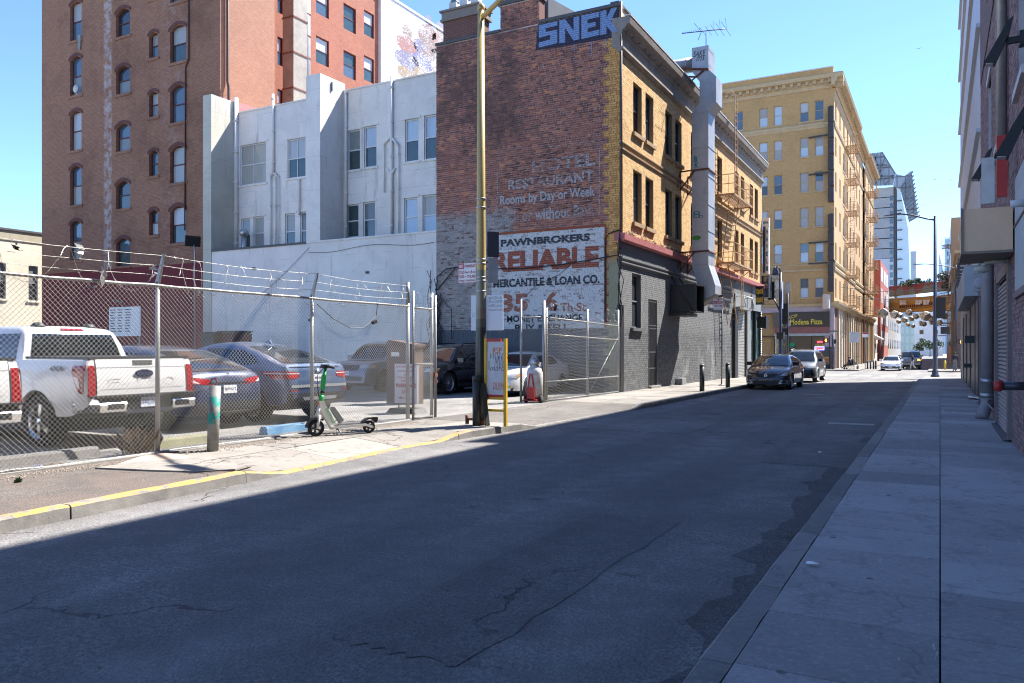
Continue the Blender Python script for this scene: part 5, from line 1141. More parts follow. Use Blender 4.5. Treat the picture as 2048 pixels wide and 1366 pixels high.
# dome camera, white bracket, downpipe, red and white projecting panels
cm = thing('security_camera', 'white dome camera on a curved arm below the tan sign', 'camera'); p = onX(1985, 535, .8)
m = MB(); m.tube([(XR, p.y, p.z + .1), (.85, p.y, p.z + .1), (.70, p.y, p.z + .08), (.66, p.y, p.z)], .035, 8); part('arm', m, OFFW, cm)
m = MB(); m.lathe([(.0, .03), (.14, .02), (.15, -.03), (.1, -.06), (0, -.1)], (.66, p.y, p.z), n=14); part('dome', m, OFFW, cm)
pm = thing('white_pipe_stub', 'white conduit elbow stub beside the tan sign', 'pipe'); p = onX(2036, 407, .95)
m = MB(); m.tube([(XR, p.y, p.z), (.92, p.y, p.z), (.86, p.y, p.z - .0)], .05, 10); part('stub', m, OFFW, pm)
dn = thing('downpipe', 'pale metal downpipe running up the right brick wall', 'pipe'); p = onX(2003, 200, XR - .1)
m = MB(); m.tube([(XR - .1, p.y, 4.6), (XR - .1, p.y, 20.5)], .09, 10); part('pipe', m, STEEL, dn)
rs = thing('red_panel_sign', 'narrow red and white projecting panel above the tan sign', 'sign'); p = onX(2012, 370, .9)
m = MB(); m.box((.78, p.y, 4.05), (.92, p.y + .1, 5.0)); part('red_panel', m, RED, rs)
m = MB(); m.box((.60, p.y + .6, 4.05), (.78, p.y + .7, 4.8)); part('white_panel', m, OFFW, rs)
# grey panelled building behind it
pb = thing('grey_panel_building', 'tall pale grey metal clad building at the end of the right pavement', 'building'); YP0, YP1 = 27.0, 53.4
PAN = M((.46, .48, .52), .5, .15, var=.08, name='grey_cladding'); PAND = M((.10, .105, .115), .6, name='dark_cladding')
for k in range(9):
    m = MB(); a = YP0 + .004 + k * (YP1 - YP0) / 9; b = YP0 + (k + 1) * (YP1 - YP0) / 9 - .02; m.box((XR + .0, a, 4.3), (XR + .2, b, 22.9)); part('panel', m, PAN, pb)
m = MB()
for z in np.arange(5, 22.6, 3.1): m.box((XR - .12, YP0 + .1, z), (XR, YP1, z + .12))
part('ledge', m, PAN, pb)
core(pb, (XR + .25, YP0, -.5), (16, YP1 - .03, 22.7), PAN)
for k in range(9): m = MB(); m.box((XR - .42, 36 + k * 1.9, 5.2 + .0 * k), (XR - .0, 36.12 + k * 1.9, 5.32)); part('fin', m, PAND, pb)
m = MB(); m.box((XR - .45, 36, 5.0), (XR - .35, 53.2, 5.1)); part('fin_rail', m, PAND, pb)
m = MB(); m.box((XR - .38, 28.5, 3.35), (XR, 40, 4.3)); part('awning_box', m, M((.36, .38, .41), .6, name='grey_awning'), pb)
DB = brick_mat('dark'); m = MB(); m.box((XR + .02, YP0 + .1, -.3), (XR + .3, YP1, 4.29)); part('base_wall', m, far_brick((.26, .235, .215), (.31, .285, .26), (.18, .16, .15), axis='YZ'), pb)
m = MB()
for a, b in ((28.5, 30.2), (31.0, 34.0), (36, 38.5), (41.5, 44.0), (46, 48.2)): m.box((XR - .02, a, .15), (XR + .04, b, 3.3))
part('dark_bay', m, M((.03, .032, .045), .4, name='navy_door'), pb)
m = MB(); m.box((XR - .3, 31.3, 1.9), (XR, 31.6, 2.15)); m.box((XR - .26, 34.3, 1.0), (XR, 34.45, 1.15)); part('door_hardware', m, BLACK, pb)
m = MB(); m.lathe([(0, 0), (.14, 0), (.14, .03), (.10, .05), (0, .05)], (.86, 22.5, 3.3), (0, -1, 0), 14); m.box((.72, 22.5, 3.1), (XR, 22.6, 3.55)); part('alarm_bell', m, M((.33, .33, .34), .6, name='grey_bell'), rbk)
tr = thing('steel_plate', 'bright steel plate leaning flat on the right pavement by the roller door', 'plate'); p = onZ(1944, 797, .14)
m = MB(); m.obox((p.x + .05, p.y, .20), (1, 0, -.12), (0, 1, 0), (.12, 0, 1), .16, .45, .02); part('plate', m, M((.66, .66, .66), .3, .8, name='bright_steel'), tr)
# litter and slips on the pavement
for (u, v, lab) in ((1886, 822, 'pale paper slip on the pavement beside the centre joint'), (1908, 826, 'pale paper slip on the pavement nearer the roller door'), (1755, 892, 'scrap of paper in the gutter by the right kerb'), (1640, 905, 'scrap of paper lying in the shaded carriageway'), (1625, 1128, 'scrap of paper on the right kerb edge in the foreground')):
    p = onZ(u, v, .134 if u > 1800 else .145 if v > 1000 else .008); t = MB(); a = random.uniform(0, 3); c, s_ = math.cos(a), math.sin(a); w, h = .04, .022
    t.add([(w * c - h * s_, w * s_ + h * c, .004), (-w * c - h * s_, -w * s_ + h * c, .012), (-w * c + h * s_, -w * s_ - h * c, .003), (w * c + h * s_, w * s_ - h * c, .008), (0, 0, .02)], [(0, 1, 4), (1, 2, 4), (2, 3, 4), (3, 0, 4), (3, 2, 1, 0)])
    o = part('paper_scrap', t, WHITE); o.location = p; tag(o, lab, 'litter', 'paper scraps')
# ------------------------------------------------------------------ beyond the crossing
def block(name, label, lo, hi, mat, wins=None, glass=GLASSB, cap=None):
    """plain far building: walls, roof cap and rows of windows on the street and camera faces"""
    t = thing(name, label, 'building'); m = MB(); m.box(lo, hi); part('wall', m, mat, t)
    if wins:
        face, n, rows_, w, h, z0, dz = wins; 
        for r in range(rows_):
            for k in range(n):
                z = z0 + r * dz
                if face == 'X+': L = hi[1] - lo[1]; c = lo[1] + (k + .5) * L / n; bx = ((hi[0] - .04, c - w / 2, z), (hi[0] + .03, c + w / 2, z + h))
                elif face == 'X-': L = hi[1] - lo[1]; c = lo[1] + (k + .5) * L / n; bx = ((lo[0] - .03, c - w / 2, z), (lo[0] + .04, c + w / 2, z + h))
                else: L = hi[0] - lo[0]; c = lo[0] + (k + .5) * L / n; bx = ((c - w / 2, lo[1] - .03, z), (c + w / 2, lo[1] + .04, z + h))
                m = MB(); m.box(*bx); part('window', m, glass, t)
    if cap: m = MB(); m.box((lo[0] - .2, lo[1] - .2, hi[2]), (hi[0] + .2, hi[1] + .2, hi[2] + .35)); part('cornice', m, cap, t)
    return t
FST = lambda c: stucco_mat(c, .2, False, 'far_render')
block('low_white_building', 'low white building with blank front past the hotel', (-30, 141, -.4), (-9.6, 152, 7.5), FST((.66, .64, .62)), ('X+', 4, 2, 1.3, 1.6, 1.2, 3.2))
block('red_far_building', 'plain red painted building with white gridded windows down the street', (-32, 153, -.4), (-9.2, 176, 17.5), FST((.40, .105, .075)), ('X+', 3, 4, 5.5, 2.6, 2.5, 3.8), M((.55, .53, .53), .5, name='white_grid_window'))
block('grey_left_building', 'grey building with bay windows on the left of the far street', (-34, 177, -.4), (-9.4, 240, 14), FST((.33, .32, .31)), ('X+', 8, 3, 3, 2, 2, 4))
block('brown_right_building', 'narrow brown building with cornice on the right past the crossing', (1.6, 99, -.4), (20, 118, 12.2), far_brick((.22, .14, .10), (.28, .19, .13), (.2, .15, .11), axis='YZ'), ('X-', 5, 3, 1.3, 1.9, 2.0, 3.4), GLASS, TRIM)
block('tan_right_building', 'tan building with fire escapes farther on the right', (1.3, 118.5, -.4), (20, 150, 19), FST((.34, .25, .18)), ('X-', 7, 5, 1.5, 2, 2.2, 3.5))
block('red_right_building', 'reddish brick block on the right of the far street', (1.4, 150.5, -.4), (24, 215, 16), FST((.30, .13, .08)), ('X-', 9, 4, 2, 2.2, 2.4, 3.7))
fire_escape('pale fire escape on the far right buildings', 1.3, 122, 126, [15.9, 12.4, 8.9, 5.4], out=1.1, mat=M((.42, .40, .38), .7, name='grey_iron'), sgn=-1, drop=False)
# towers at the street's end, pale colours standing in for distance haze
block('white_slab_tower', 'pale grey slab tower with window rows above the bridges', (-24, 420, -1), (-10.0, 450, 48.5), FST((.52, .55, .58)), ('Y', 3, 12, 1.9, 1.6, 3, 3.8), SKYB)
block('glass_end_building', 'pale green glass block closing the far end of the street', (-15, 330, -1), (-8.2, 345, 14.5), M((.30, .42, .42), .2, var=.1, coat=.5, name='green_glass'), ('Y', 4, 4, 1.1, 2.4, 1, 3.4), M((.36, .48, .48), .15, coat=.6, name='paler_glass'))
block('white_end_building', 'white building with small square windows at the street end', (-7.6, 300, -1), (.9, 320, 15.2), FST((.70, .71, .72)), ('Y', 2, 5, 1.2, 1.4, 1.4, 2.8), GLASS)
block('glass_tower', 'pale blue glass tower far off behind the trees', (2.5, 520, -1), (24, 545, 66), M((.42, .55, .66), .25, coat=.4, name='blue_glass'), ('Y', 4, 14, 3.5, 2.6, 3, 4.4), GLASSB)
m = MB(); t = thing('spire_tower', 'slim pale pointed tower far off', 'building'); m.prism([(-4.5, 600, -1), (3.5, 600, -1), (2.5, 600, 52), (-.6, 600, 67), (-1.0, 600, 52)], (0, 14, 0)); part('shaft', m, M((.46, .55, .64), .3, name='haze_tinted_glass'), t)
# federal office slab: concrete end, glass face and folded perforated screen, paled in place of haze
fb = thing('office_slab', 'grey concrete office slab with folded perforated metal screen and glass side', 'building'); YO = 265.0
CS = stucco_mat((.40, .42, .43), .3, True, 'far_concrete')
a = onY(1700, 372, YO); b = onY(1787, 372, YO); z0 = -1; zt = b.z
zf = np.linspace(onY(1787, 516, YO).z, zt, 8)
m = MB(); m.box((a.x, YO, -1), (b.x, YO + 20, zf[0] - .1)); part('podium', m, M((.60, .62, .65), .6, name='pale_podium'), fb)
for k in range(7): m = MB(); m.box((a.x, YO + .02 * (k % 2), zf[k]), (b.x, YO + 20, zf[k + 1] - .25)); part('concrete_panel', m, CS, fb)
c = onY(1793, 372, YO); m = MB(); m.box((b.x + .01, YO + .4, 8), (c.x, YO + 18, zt)); part('stair_strip', m, PAND, fb)
for k in range(16): m = MB(); z = 12 + k * (zt - 14) / 16; m.box((b.x - 1.0, YO - .06, z), (b.x - .2, YO + .0, z + 1.5)); part('window', m, GLASSB, fb)
GF = M((.58, .72, .76), .25, var=.05, coat=.5, name='pale_glass_face'); c2 = onY(1794, 376, YO - 2)
pts = [onY(1794, 376, YO), onY(1800, 376, YO), onY(1817, 460, YO), onY(1820, 575, YO), onY(1795, 575, YO)]
m = MB(); m.prism([(p.x, YO - 1, p.z) for p in pts], (0, 14, 0)); part('glass_face', m, GF, fb)
m = MB()
for k in range(10): z = 20 + k * (zt - 22) / 10; m.box((c.x, YO - 1.6, z), (c.x + 1.6, YO - 1.1, z + .25))
part('fin', m, PAND, fb)
def screen_mat():
    t = NT('perforated_metal'); X, Y, Z = t.sep(t.pos); g = t.m('MULTIPLY', t.step(t.m('FRACT', t.m('MULTIPLY', X, .45)), .86, .92), 1.0); g2 = t.step(t.m('FRACT', t.m('MULTIPLY', Z, .3)), .86, .92)
    f = t.m('MAXIMUM', g, g2); c = t.mix(f, (.34, .37, .40), (.14, .15, .16)); return t.fin(c, .5, .3, alpha=t.m('ADD', .80, t.m('MULTIPLY', f, .2)))
SCR = screen_mat()
def scr(P, th=.5, Y=YO - 3):
    m = MB(); m.prism([(onY(u, v, Y).x, Y, onY(u, v, Y).z) for u, v in P], (0, th, 0)); part('screen', m, SCR, fb)
scr([(1730, 372), (1730, 308), (1764, 304), (1791, 348), (1786, 370)]); scr([(1786, 372), (1791.5, 348), (1809, 352), (1823, 341), (1836, 431), (1818, 444), (1800, 377)], .5, YO - 4)
m = MB(); Y = YO - 4.6
for k in range(12):
    f = k / 11; p = onY(1800 + 18 * f, 377 + 66 * f, Y); q = onY(1823 + 14 * f, 343 + 88 * f, Y); m.beam((p.x, Y, p.z), (q.x + .4, Y, q.z), .35)
for (p, q) in (((1764, 304), (1791, 348)), ((1740, 330), (1775, 330)), ((1740, 352), (1788, 352)), ((1748, 308), (1770, 370)), ((1786, 350), (1770, 370)), ((1755, 306), (1740, 350)), ((1770, 315), (1750, 370)), ((1735, 340), (1755, 370))): a = onY(*p, Y); b = onY(*q, Y); m.beam(a, b, .35)
part('truss', m, M((.16, .17, .18), .5, .4, name='truss_steel'), fb)
# two overhead bridges
def bridge(name, label, YL, YRt, L, Rr, mat, th=3.0):
    t = thing(name, label, 'bridge'); (u0, a0, b0), (u1, a1, b1) = L, Rr
    p = [onY(u0, a0, YL), onY(u1, a1, YRt), onY(u1, b1, YRt), onY(u0, b0, YL)]; m = MB(); m.prism(p, (0, th, 0)); part('girder', m, mat, t); return t, p
def rustgreen():
    t = NT('rusted_green'); X, Y, Z = t.sep(t.pos); f = t.step(t.m('ADD', t.noise(.7, 6, .75, t.scale(t.pos, (1, 1, .35))), t.m('MULTIPLY', t.m('SUBTRACT', Z, 12.8), .12)), .38, .52); return t.fin(t.mix(f, (.14, .19, .16), (.20, .055, .05)), .8)
t, P = bridge('rusty_bridge', 'rusted green girder bridge with planting crossing the far street', 166, 152, (1778, 573, 592), (1908, 560, 578), rustgreen())
m = MB(); m.prism([P[0] + Vector((0, -.2, -.25)), P[1] + Vector((0, -.2, -.25)), P[1] + Vector((0, -.2, 0)), P[0] + Vector((0, -.2, 0))], (0, .3, 0)); part('top_flange', m, rustgreen(), t)
t, P = bridge('orange_bridge', 'mustard brown enclosed footbridge with three lit windows', 166, 156, (1778, 597, 624), (1908, 589, 620), M((.46, .25, .045), .7, var=.15, dirt=.5, sc=.8, name='mustard_panel'), 3.5)
for (u0, u1) in ((1799.5, 1812.5), (1831, 1844), (1846.5, 1859), (1884, 1890)):
    f = (u0 - 1778) / 130; Y = 166 - 10 * f - 1.6; a = onY(u0, 598 + (603 - 598) * (1 - f) - 1, Y); b = onY(u1, 609, Y); m = MB(); m.box((a.x, Y, b.z), (b.x, Y + .1, a.z)); part('window', m, M((.80, .80, .74), .4, name='bright_window'), t)
    m = MB(); m.box(((a.x + b.x) / 2 - .03, Y - .02, b.z), ((a.x + b.x) / 2 + .03, Y, a.z)); m.box((a.x, Y - .021, (a.z + b.z) / 2 - .03), (b.x, Y - .001, (a.z + b.z) / 2 + .03)); part('mullion', m, TRIM, t)
m = MB(); Y = 160.2; a = onY(1797, 616, Y); b = onY(1868, 611, Y)
marks(m, (a.x, 164.0 - .6, a.z - .0), Vector((b.x - a.x, -5, b.z - a.z)), Zu, 9.2, .62, 20); part('lettering', m, worn((.10, .03, .02), .8, 6), t)
# leafy masses: many small leaf faces scattered through uneven clumps
def leafy(name, label, cat, base, clumps, mat, trunk=None, leaf=.16, dens=260, seed=3):
    t = thing(name, label, cat, base); rg = random.Random(seed); m = MB()
    for (cx, cy, cz, r) in clumps:
        for k in range(int(dens * r * r)):
            d = Vector((rg.gauss(0, 1), rg.gauss(0, 1), rg.gauss(0, .8))).normalized() * r * rg.uniform(.45, 1.05); c = Vector((cx, cy, cz)) + d
            n = Vector((rg.uniform(-1, 1), rg.uniform(-1, 1), rg.uniform(-.2, 1))).normalized(); x = n.orthogonal().normalized() * leaf * rg.uniform(.6, 1.3); y = n.cross(x).normalized() * leaf * rg.uniform(.4, .8)
            m.add([c - x, c + y, c + x, c - y], [(0, 1, 2, 3)])
    part('crown', m, mat, t)
    if trunk:
        m = MB(); m.tube([(0, 0, 0), (.05, 0, trunk * .5), (0, .05, trunk)], [.14, .1, .07], 7)
        for (cx, cy, cz, r) in clumps: m.tube([(0, 0, trunk * .8), (cx * .6, cy * .6, (trunk + cz) / 2), (cx, cy, cz)], [.07, .05, .02], 5)
        part('trunk', m, M((.10, .075, .055), .9, name='bark'), t)
    return t
def leaf_mat(c):
    t = NT('leaf'); r = t.m('FRACT', t.m('ADD', t.n('ShaderNodeNewGeometry').outputs['Random Per Island'], 0.0)); return t.fin(t.ramp(r, [(0, tuple(x * .5 for x in c)), (.6, c), (1, tuple(x * 1.7 for x in c))]), .6)
LF1, LF2 = leaf_mat((.055, .10, .035)), leaf_mat((.05, .075, .04))
rg = random.Random(5)
for (u, v, lab) in ((1815, 565, 'rounded shrub on the left of the rusty bridge'), (1842, 562, 'rounded shrub near the middle of the rusty bridge'), (1854, 563, 'smaller loose shrub near the middle of the rusty bridge')):
    p = onY(u, v + 6, 160); leafy('bridge_shrub', lab, 'shrub', p, [(rg.uniform(-.9, .9), rg.uniform(-.5, .5), rg.uniform(.1, .8), rg.uniform(.35, .6)) for k in range(6)], LF1, .3, .12, 420, int(u))
p = onY(1900, 560, 150); leafy('bridge_tree', 'dark green tree beyond the right end of the rusty bridge', 'tree', (p.x - .2, 150, p.z - 3.0), [(rg.uniform(-1.1, .9), rg.uniform(-1, 1), rg.uniform(1.6, 4.8), rg.uniform(.6, 1.0)) for k in range(9)], LF2, 2.4, .17, 240, 9)
for k, (x, y) in enumerate(((-5.2, 255), (-2.6, 262), (-.6, 250))): leafy('street_tree', ('left', 'middle', 'right')[k] + ' one of three small trees at the far end of the street', 'tree', (x, y, -.35), [(rg.uniform(-1.1, 1.1), rg.uniform(-1, 1), rg.uniform(2.4, 4.4), rg.uniform(.7, 1.1)) for q in range(6)], LF1, 2.4, .2, 120, 20 + k)
# strings of faceted silver lanterns over the far carriageway
LAN = M((.46, .41, .33), .35, .55, var=.3, sc=.9, name='lantern_metal')
bm = bmesh.new(); bmesh.ops.create_icosphere(bm, subdivisions=1, radius=1.0); lme = bpy.data.meshes.new('shell'); bm.to_mesh(lme); bm.free(); lme.materials.append(LAN)
mh = MB(); 
for f in lme.polygons:
    n = f.normal; c = f.center; x = n.orthogonal().normalized(); y = n.cross(x)
    mh.poly([c + n * .006 + (x * math.cos(a) + y * math.sin(a)) * .13 for a in np.linspace(0, 2 * math.pi, 9)[:-1]])
hme = mh.mesh('hole'); hme.materials.append(M((.16, .13, .09), .7, name='lantern_hole'))
LN = [(1766, 626, 22, 92), (1789, 629, 18, 98), (1800, 631, 12, 108), (1818, 625, 15, 104), (1832, 633, 13, 112), (1851, 632, 22, 95), (1797.5, 643, 11, 118), (1809, 640, 13, 112), (1823, 637, 12, 116), (1816, 649, 10, 122), (1826, 652, 9.5, 126), (1848, 648, 12, 112), (1862, 638, 15, 106), (1863, 646, 9, 128), (1880, 645, 12, 112), (1889, 632, 15, 98), (1841, 645, 8, 128)]
ORD = 'first second third fourth fifth sixth seventh eighth ninth tenth eleventh twelfth thirteenth fourteenth fifteenth sixteenth seventeenth'.split()
for k, (u, v, px, d) in enumerate(sorted(LN)):
    X = (u - 1880) * d * _c / _F; Yv = (d + X * _s) / _c; r = px / 2 * d / _F; z = HC - (v - 700) * d / _F
    t = thing('hanging_lantern', 'faceted silver globe lantern, %s from the left in the strings over the far street' % ORD[k], 'lantern', (X, Yv, z), random.uniform(0, 3), 'silver globe lanterns'); t.scale = (r, r, r); t.rotation_euler = (random.uniform(-.6, .6), random.uniform(-.6, .6), random.uniform(0, 3))
    o = link('shell', lme, LAN, t); o = link('hole_discs', hme, None, t)
t = thing('lantern_cables', 'thin cables carrying the globe lanterns across the far street', 'cable'); m = MB()
for (ya, za) in ((90, 7.4), (97, 7.0), (105, 7.2), (112, 6.6), (122, 6.4)): m.tube([(-9.2, ya, za + .9), (-6, ya, za + .35), (-4, ya, za + .25), (-1.5, ya, za + .4), (1.3, ya, za + 1.0)], .025, 4)
part('wire_strand', m, CABLE, t)
# ------------------------------------------------------------------ lamp posts, signals and signs
def pole_paint():
    t = NT('lamp_post_paint'); X, Y, Z = t.sep(t.pos); n = t.m('MULTIPLY', t.m('SUBTRACT', t.noise(6, 4), .5), .06); z = t.m('ADD', Z, n)
    c = t.mix(t.step(z, 3.28, 3.31), (.22, .21, .15), (.48, .35, .12)); c = t.mix(t.step(z, 2.50, 2.52), (.21, .155, .095), c); c = t.mix(t.step(z, 2.28, 2.30), (.095, .095, .07), c); c = t.mix(t.step(z, 2.10, 2.13), (.035, .042, .034), c)
    c = t.mix(t.m('MULTIPLY', t.step(t.noise(4, 6, .8), .56, .70), .5), c, (.20, .20, .19)); t.bump(t.noise(60, 3), .15, .003); return t.fin(c, .42, coat=.2)
PP = pole_paint()
bp = onZ(962, 850, .13)
lp = thing('street_lamp', 'tall tan and dark green lamp post on the left pavement, carrying parking signs', 'street lamp', (bp.x, bp.y, .13))
m = MB(); m.tube([(0, 0, 0), (0, 0, 1.2), (0, 0, 4), (0, 0, 8.5)], [.115, .112, .092, .066], 18); part('post', m, PP, lp)
m = MB(); m.lathe([(.07, 8.46), (.078, 8.48), (.075, 8.56), (.03, 8.6), (0, 8.6)], n=14); part('cap', m, PP, lp)
m = MB(); m.tube([(0, 0, 8.3), (.5, -.1, 8.52), (1.6, -.35, 9.05), (3.0, -.7, 9.4)], [.055, .05, .045, .04], 8); part('arm', m, PP, lp)
m = MB(); m.obox((3.3, -.78, 9.4), (1, -.22, .05), (.22, 1, 0), (0, 0, 1), .4, .13, .07); part('lamp_head', m, GREY, lp)
m = MB(); m.tube([(.0, -.19, -.0), (.0, -.19, .93)], .075, 12); m.lathe([(.075, .93), (.09, .94), (.08, 1.0), (0, 1.02)], (0, -.19, 0), n=12); part('stub_post', m, M((.045, .052, .043), .45, sc=8, var=.4, name='dark_green_paint'), lp)
m = MB(); m.beam((.10, -.1, .86), (.30, -.25, .02), .085, .05); part('brace', m, M((.05, .052, .045), .5, name='dark_green_bar'), lp)
m = MB(); m.tube([(-.26, -.1, .12), (.05, -.05, .12)], .022, 8); m.tube([(-.27, -.1, .02), (-.27, -.1, .2)], .04, 8); m.lathe([(.13, .0), (.13, .10), (.125, .12)], n=14); part('base_bolt', m, RUST, lp)
for k, z in enumerate((4.6, 4.42, 3.36, 3.28, 3.0, 2.93, 2.72)):
    m = MB(); m.lathe([(.10, 0), (.106, .002), (.106, .022), (.10, .024)], (0, 0, z), n=18); part('band', m, STEEL, lp)
# signs hanging on the post
rx = Vector((_c, _s, 0)); Yn = bp.y
def flat_sign(name, label, c, ax, w, h, mat, th=.004):
    t = thing(name, label, 'sign'); ax = Vector(ax).normalized(); n = Vector((0, 0, 1)).cross(ax); m = MB(); m.obox(c, ax, -n, Zu, w / 2, th, h / 2); part('panel', m, mat, t); return t, Vector(c), ax, ax.cross(Zu).normalized()
REDT = M((.40, .03, .035), .5, var=.1, name='sign_red'); SIGNW = M((.70, .70, .71), .4, var=.05, name='sign_white'); SIGNB = M((.42, .44, .46), .5, .3, name='sign_back_alu')
a = onY(919, 567, Yn + .0); b = onY(955, 525, Yn)
ps, c, ax, n = flat_sign('parking_sign', 'red and white no parking street sweeping sign on the lamp post', ((a.x + b.x) / 2, Yn - .05, (a.z + b.z) / 2), (1, 0, 0), b.x - a.x, b.z - a.z, SIGNW)
w, h = b.x - a.x, b.z - a.z; fy = Yn - .056
def st(t, s, x, z, ww, hh, mat, off=.02): m = MB(); text_on(m, s, (a.x + x * w, fy - .002, a.z + z * h), X_, Zu, ww * w, hh * h, off); part('sign_lettering', m, mat, t)
m = MB(); m.quad((a.x + .03 * w, fy - .001, a.z + .70 * h), (a.x + .32 * w, fy - .001, a.z + .70 * h), (a.x + .32 * w, fy - .001, a.z + .97 * h), (a.x + .03 * w, fy - .001, a.z + .97 * h)); part('red_block', m, REDT, ps)
st(ps, 'NO', .06, .75, .22, .18, SIGNW, .04); st(ps, 'PARKING', .36, .76, .58, .15, REDT); st(ps, '12:01', .05, .46, .36, .16, REDT); st(ps, 'AM TO', .44, .48, .22, .08, REDT); st(ps, '6', .70, .46, .1, .16, REDT); st(ps, 'AM', .82, .48, .13, .08, REDT); st(ps, 'TUES', .05, .24, .28, .15, REDT); st(ps, 'AND', .36, .28, .1, .06, REDT); st(ps, 'THURS', .5, .24, .45, .15, REDT); st(ps, 'STREET SWEEPING', .05, .07, .9, .09, REDT)
m = MB()
for (p0, q0, p1, q1) in ((0, 0, 1, .018), (0, .982, 1, 1), (0, .018, .02, .982), (.98, .018, 1, .982)): m.quad((a.x + p0 * w, fy - .0012, a.z + q0 * h), (a.x + p1 * w, fy - .0012, a.z + q0 * h), (a.x + p1 * w, fy - .0012, a.z + q1 * h), (a.x + p0 * w, fy - .0012, a.z + q1 * h))
part('border', m, REDT, ps)
for (u0, u1, v0, v1, mat, lab) in ((972, 985.5, 462, 514, M((.055, .06, .075), .5, name='sign_back_dark'), 'dark backed sign edge on, upper right of the lamp post'), (973, 984.5, 515, 566, SIGNB, 'grey backed sign edge on, lower right of the lamp post')):
    p = onY(u0, v1, Yn); q = onY(u1, v0, Yn)
    t, c_, ax, n = flat_sign('street_sign', lab, ((p.x + q.x) / 2 + .04, Yn + .08, (p.z + q.z) / 2), (.72, .7, 0), (q.x - p.x) * 1.55, q.z - p.z, mat)
# white poster wrapped on the post
p = onY(938, 661, Yn - .1); q = onY(1000, 588, Yn - .1)
po = thing('poster_board', 'blank white poster boards fixed round the lamp post, scribbled in black', 'poster')
m = MB(); m.box((p.x, Yn - .02, p.z), (bp.x - .1, Yn - .005, q.z)); m.box((bp.x + .1, Yn + .02, p.z), (q.x, Yn + .035, q.z)); part('board', m, M((.62, .66, .72), .5, var=.05, name='poster_white'), po)
m = MB(); rg = random.Random(2)
for k in range(4):
    for j in range(5): text_on(m, rg.choice(['wz', 'Rm', 'Su', 'ko', 'em', 'xx']), (bp.x + .17 + j * .065, Yn + .0195, q.z - .09 - k * .08), X_, Zu, .06, rg.uniform(.04, .065), -.01, 0, .3)
part('scrawl', m, M((.02, .02, .03), .6, name='marker_ink'), po)
m = MB(); text_on(m, 'CHZ', (p.x + .03, Yn - .0215, p.z + .28), X_, Zu, .16, .09, -.01, 0, .2); part('scrawl', m, M((.10, .35, .65), .6, name='blue_ink'), po)
# yellow framed board propped by the post
yb = thing('framed_board', 'graffitied white board in a yellow and red steel frame beside the lamp post', 'board'); p = onZ(1011, 853, .13); q = onY(1016, 677, p.y); xl = onY(972, 700, p.y).x; zt = q.z
YLW = M((.60, .36, .02), .45, name='yellow_steel', var=.15, dirt=.4)
zb = onY(1011, 790, p.y).z
m = MB(); m.box((p.x - .03, p.y - .03, .13), (p.x + .03, p.y + .03, zt)); m.box((xl - .03, p.y - .03, .13), (xl + .03, p.y + .03, zt)); m.box((xl + .03, p.y - .02, .42), (p.x - .03, p.y + .02, .47)); m.box((xl + .03, p.y - .02, zb - .1), (p.x - .03, p.y + .02, zb - .05)); part('frame', m, YLW, yb)
m = MB(); m.box((xl + .03, p.y - .022, zt - .06), (p.x - .1, p.y + .022, zt)); m.box((xl + .03, p.y - .022, zb - .05), (p.x - .03, p.y + .022, zb)); part('red_rail', m, RED, yb)
m = MB(); m.box((xl + .03, p.y - .01, zb), (p.x - .03, p.y + .01, zt - .06)); part('board', m, M((.52, .54, .58), .5, var=.2, sc=3, dirt=.35, name='scuffed_board'), yb)
fy = p.y - .0125; m = MB(); text_on(m, 'RSP', (xl + .17, fy, zt - .30), X_, Zu, .2, .12, .01); text_on(m, 'DUSM', (xl + .17, fy, zb + .1), X_, Zu, .25, .15, -.005, 0, .2); part('scrawl', m, M((.60, .14, .03), .6, name='orange_ink'), yb)
m = MB(); text_on(m, 'MW', (xl + .2, fy, zt - .62), X_, Zu, .24, .26, -.02, 0, .4); text_on(m, 'mariz', (xl + .1, fy, zb + .48), X_, Zu, .36, .1, -.01, 0, .2); text_on(m, 'wvm', (xl + .1, fy, zb + .72), X_, Zu, .42, .12, -.025, 0, .3); m.box((xl + .07, fy - .001, zb + .5), (xl + .085, fy, zt - .45)); part('scrawl', m, M((.04, .05, .06), .6, name='black_ink'), yb)
# ---- far corner: navy posts with signals
def acorn(t, x, y, z):
    m = MB(); m.lathe([(.02, .55), (.1, .5), (.22, .2), (.24, .0), (.2, -.02)], (x, y, z), n=12); part('lamp_hood', m, BLUEP, t)
    m = MB(); m.lathe([(.0, -.34), (.12, -.3), (.2, -.15), (.2, -.02), (0, -.02)], (x, y, z), n=12); part('globe', m, OFFW, t)
def signal(t, c, facing, n=3, s=.32):
    """traffic signal head; facing = direction the lenses look"""
    f = Vector(facing).normalized(); ax = Vector((-f.y, f.x, 0)); c = Vector(c); m = MB(); h = n * s
    m.obox(c, ax, f, Zu, s * .5, .12, h / 2); m.obox(c - f * .13, ax, f, Zu, s * .72, .01, h / 2 + .12); part('signal_head', m, BLACK, t)
    for k in range(n):
        cc = c + Zu * (h / 2 - s * (k + .5)) + f * .12; m = MB(); m.tube([cc, cc + f * .22], s * .42, 10, False); part('visor', m, BLACK, t)
def walk_signal(t, c, facing, lit=True):
    f = Vector(facing).normalized(); ax = Vector((-f.y, f.x, 0)); c = Vector(c); m = MB(); m.obox(c, ax, f, Zu, .24, .11, .22); part('walk_signal', m, BLACK, t)
    if lit:
        m = MB(); d = c + f * .115; r = -ax
        m.poly([d + r * x + Zu * z for x, z in ((-.07, -.14), (.05, -.14), (.09, -.02), (.1, .05), (.06, .02), (.06, .15), (.0, .17), (-.06, .15), (-.09, .05), (-.1, -.05))][::-1]); part('hand_symbol', m, emis((1.0, .16, .02), 4.0), t)
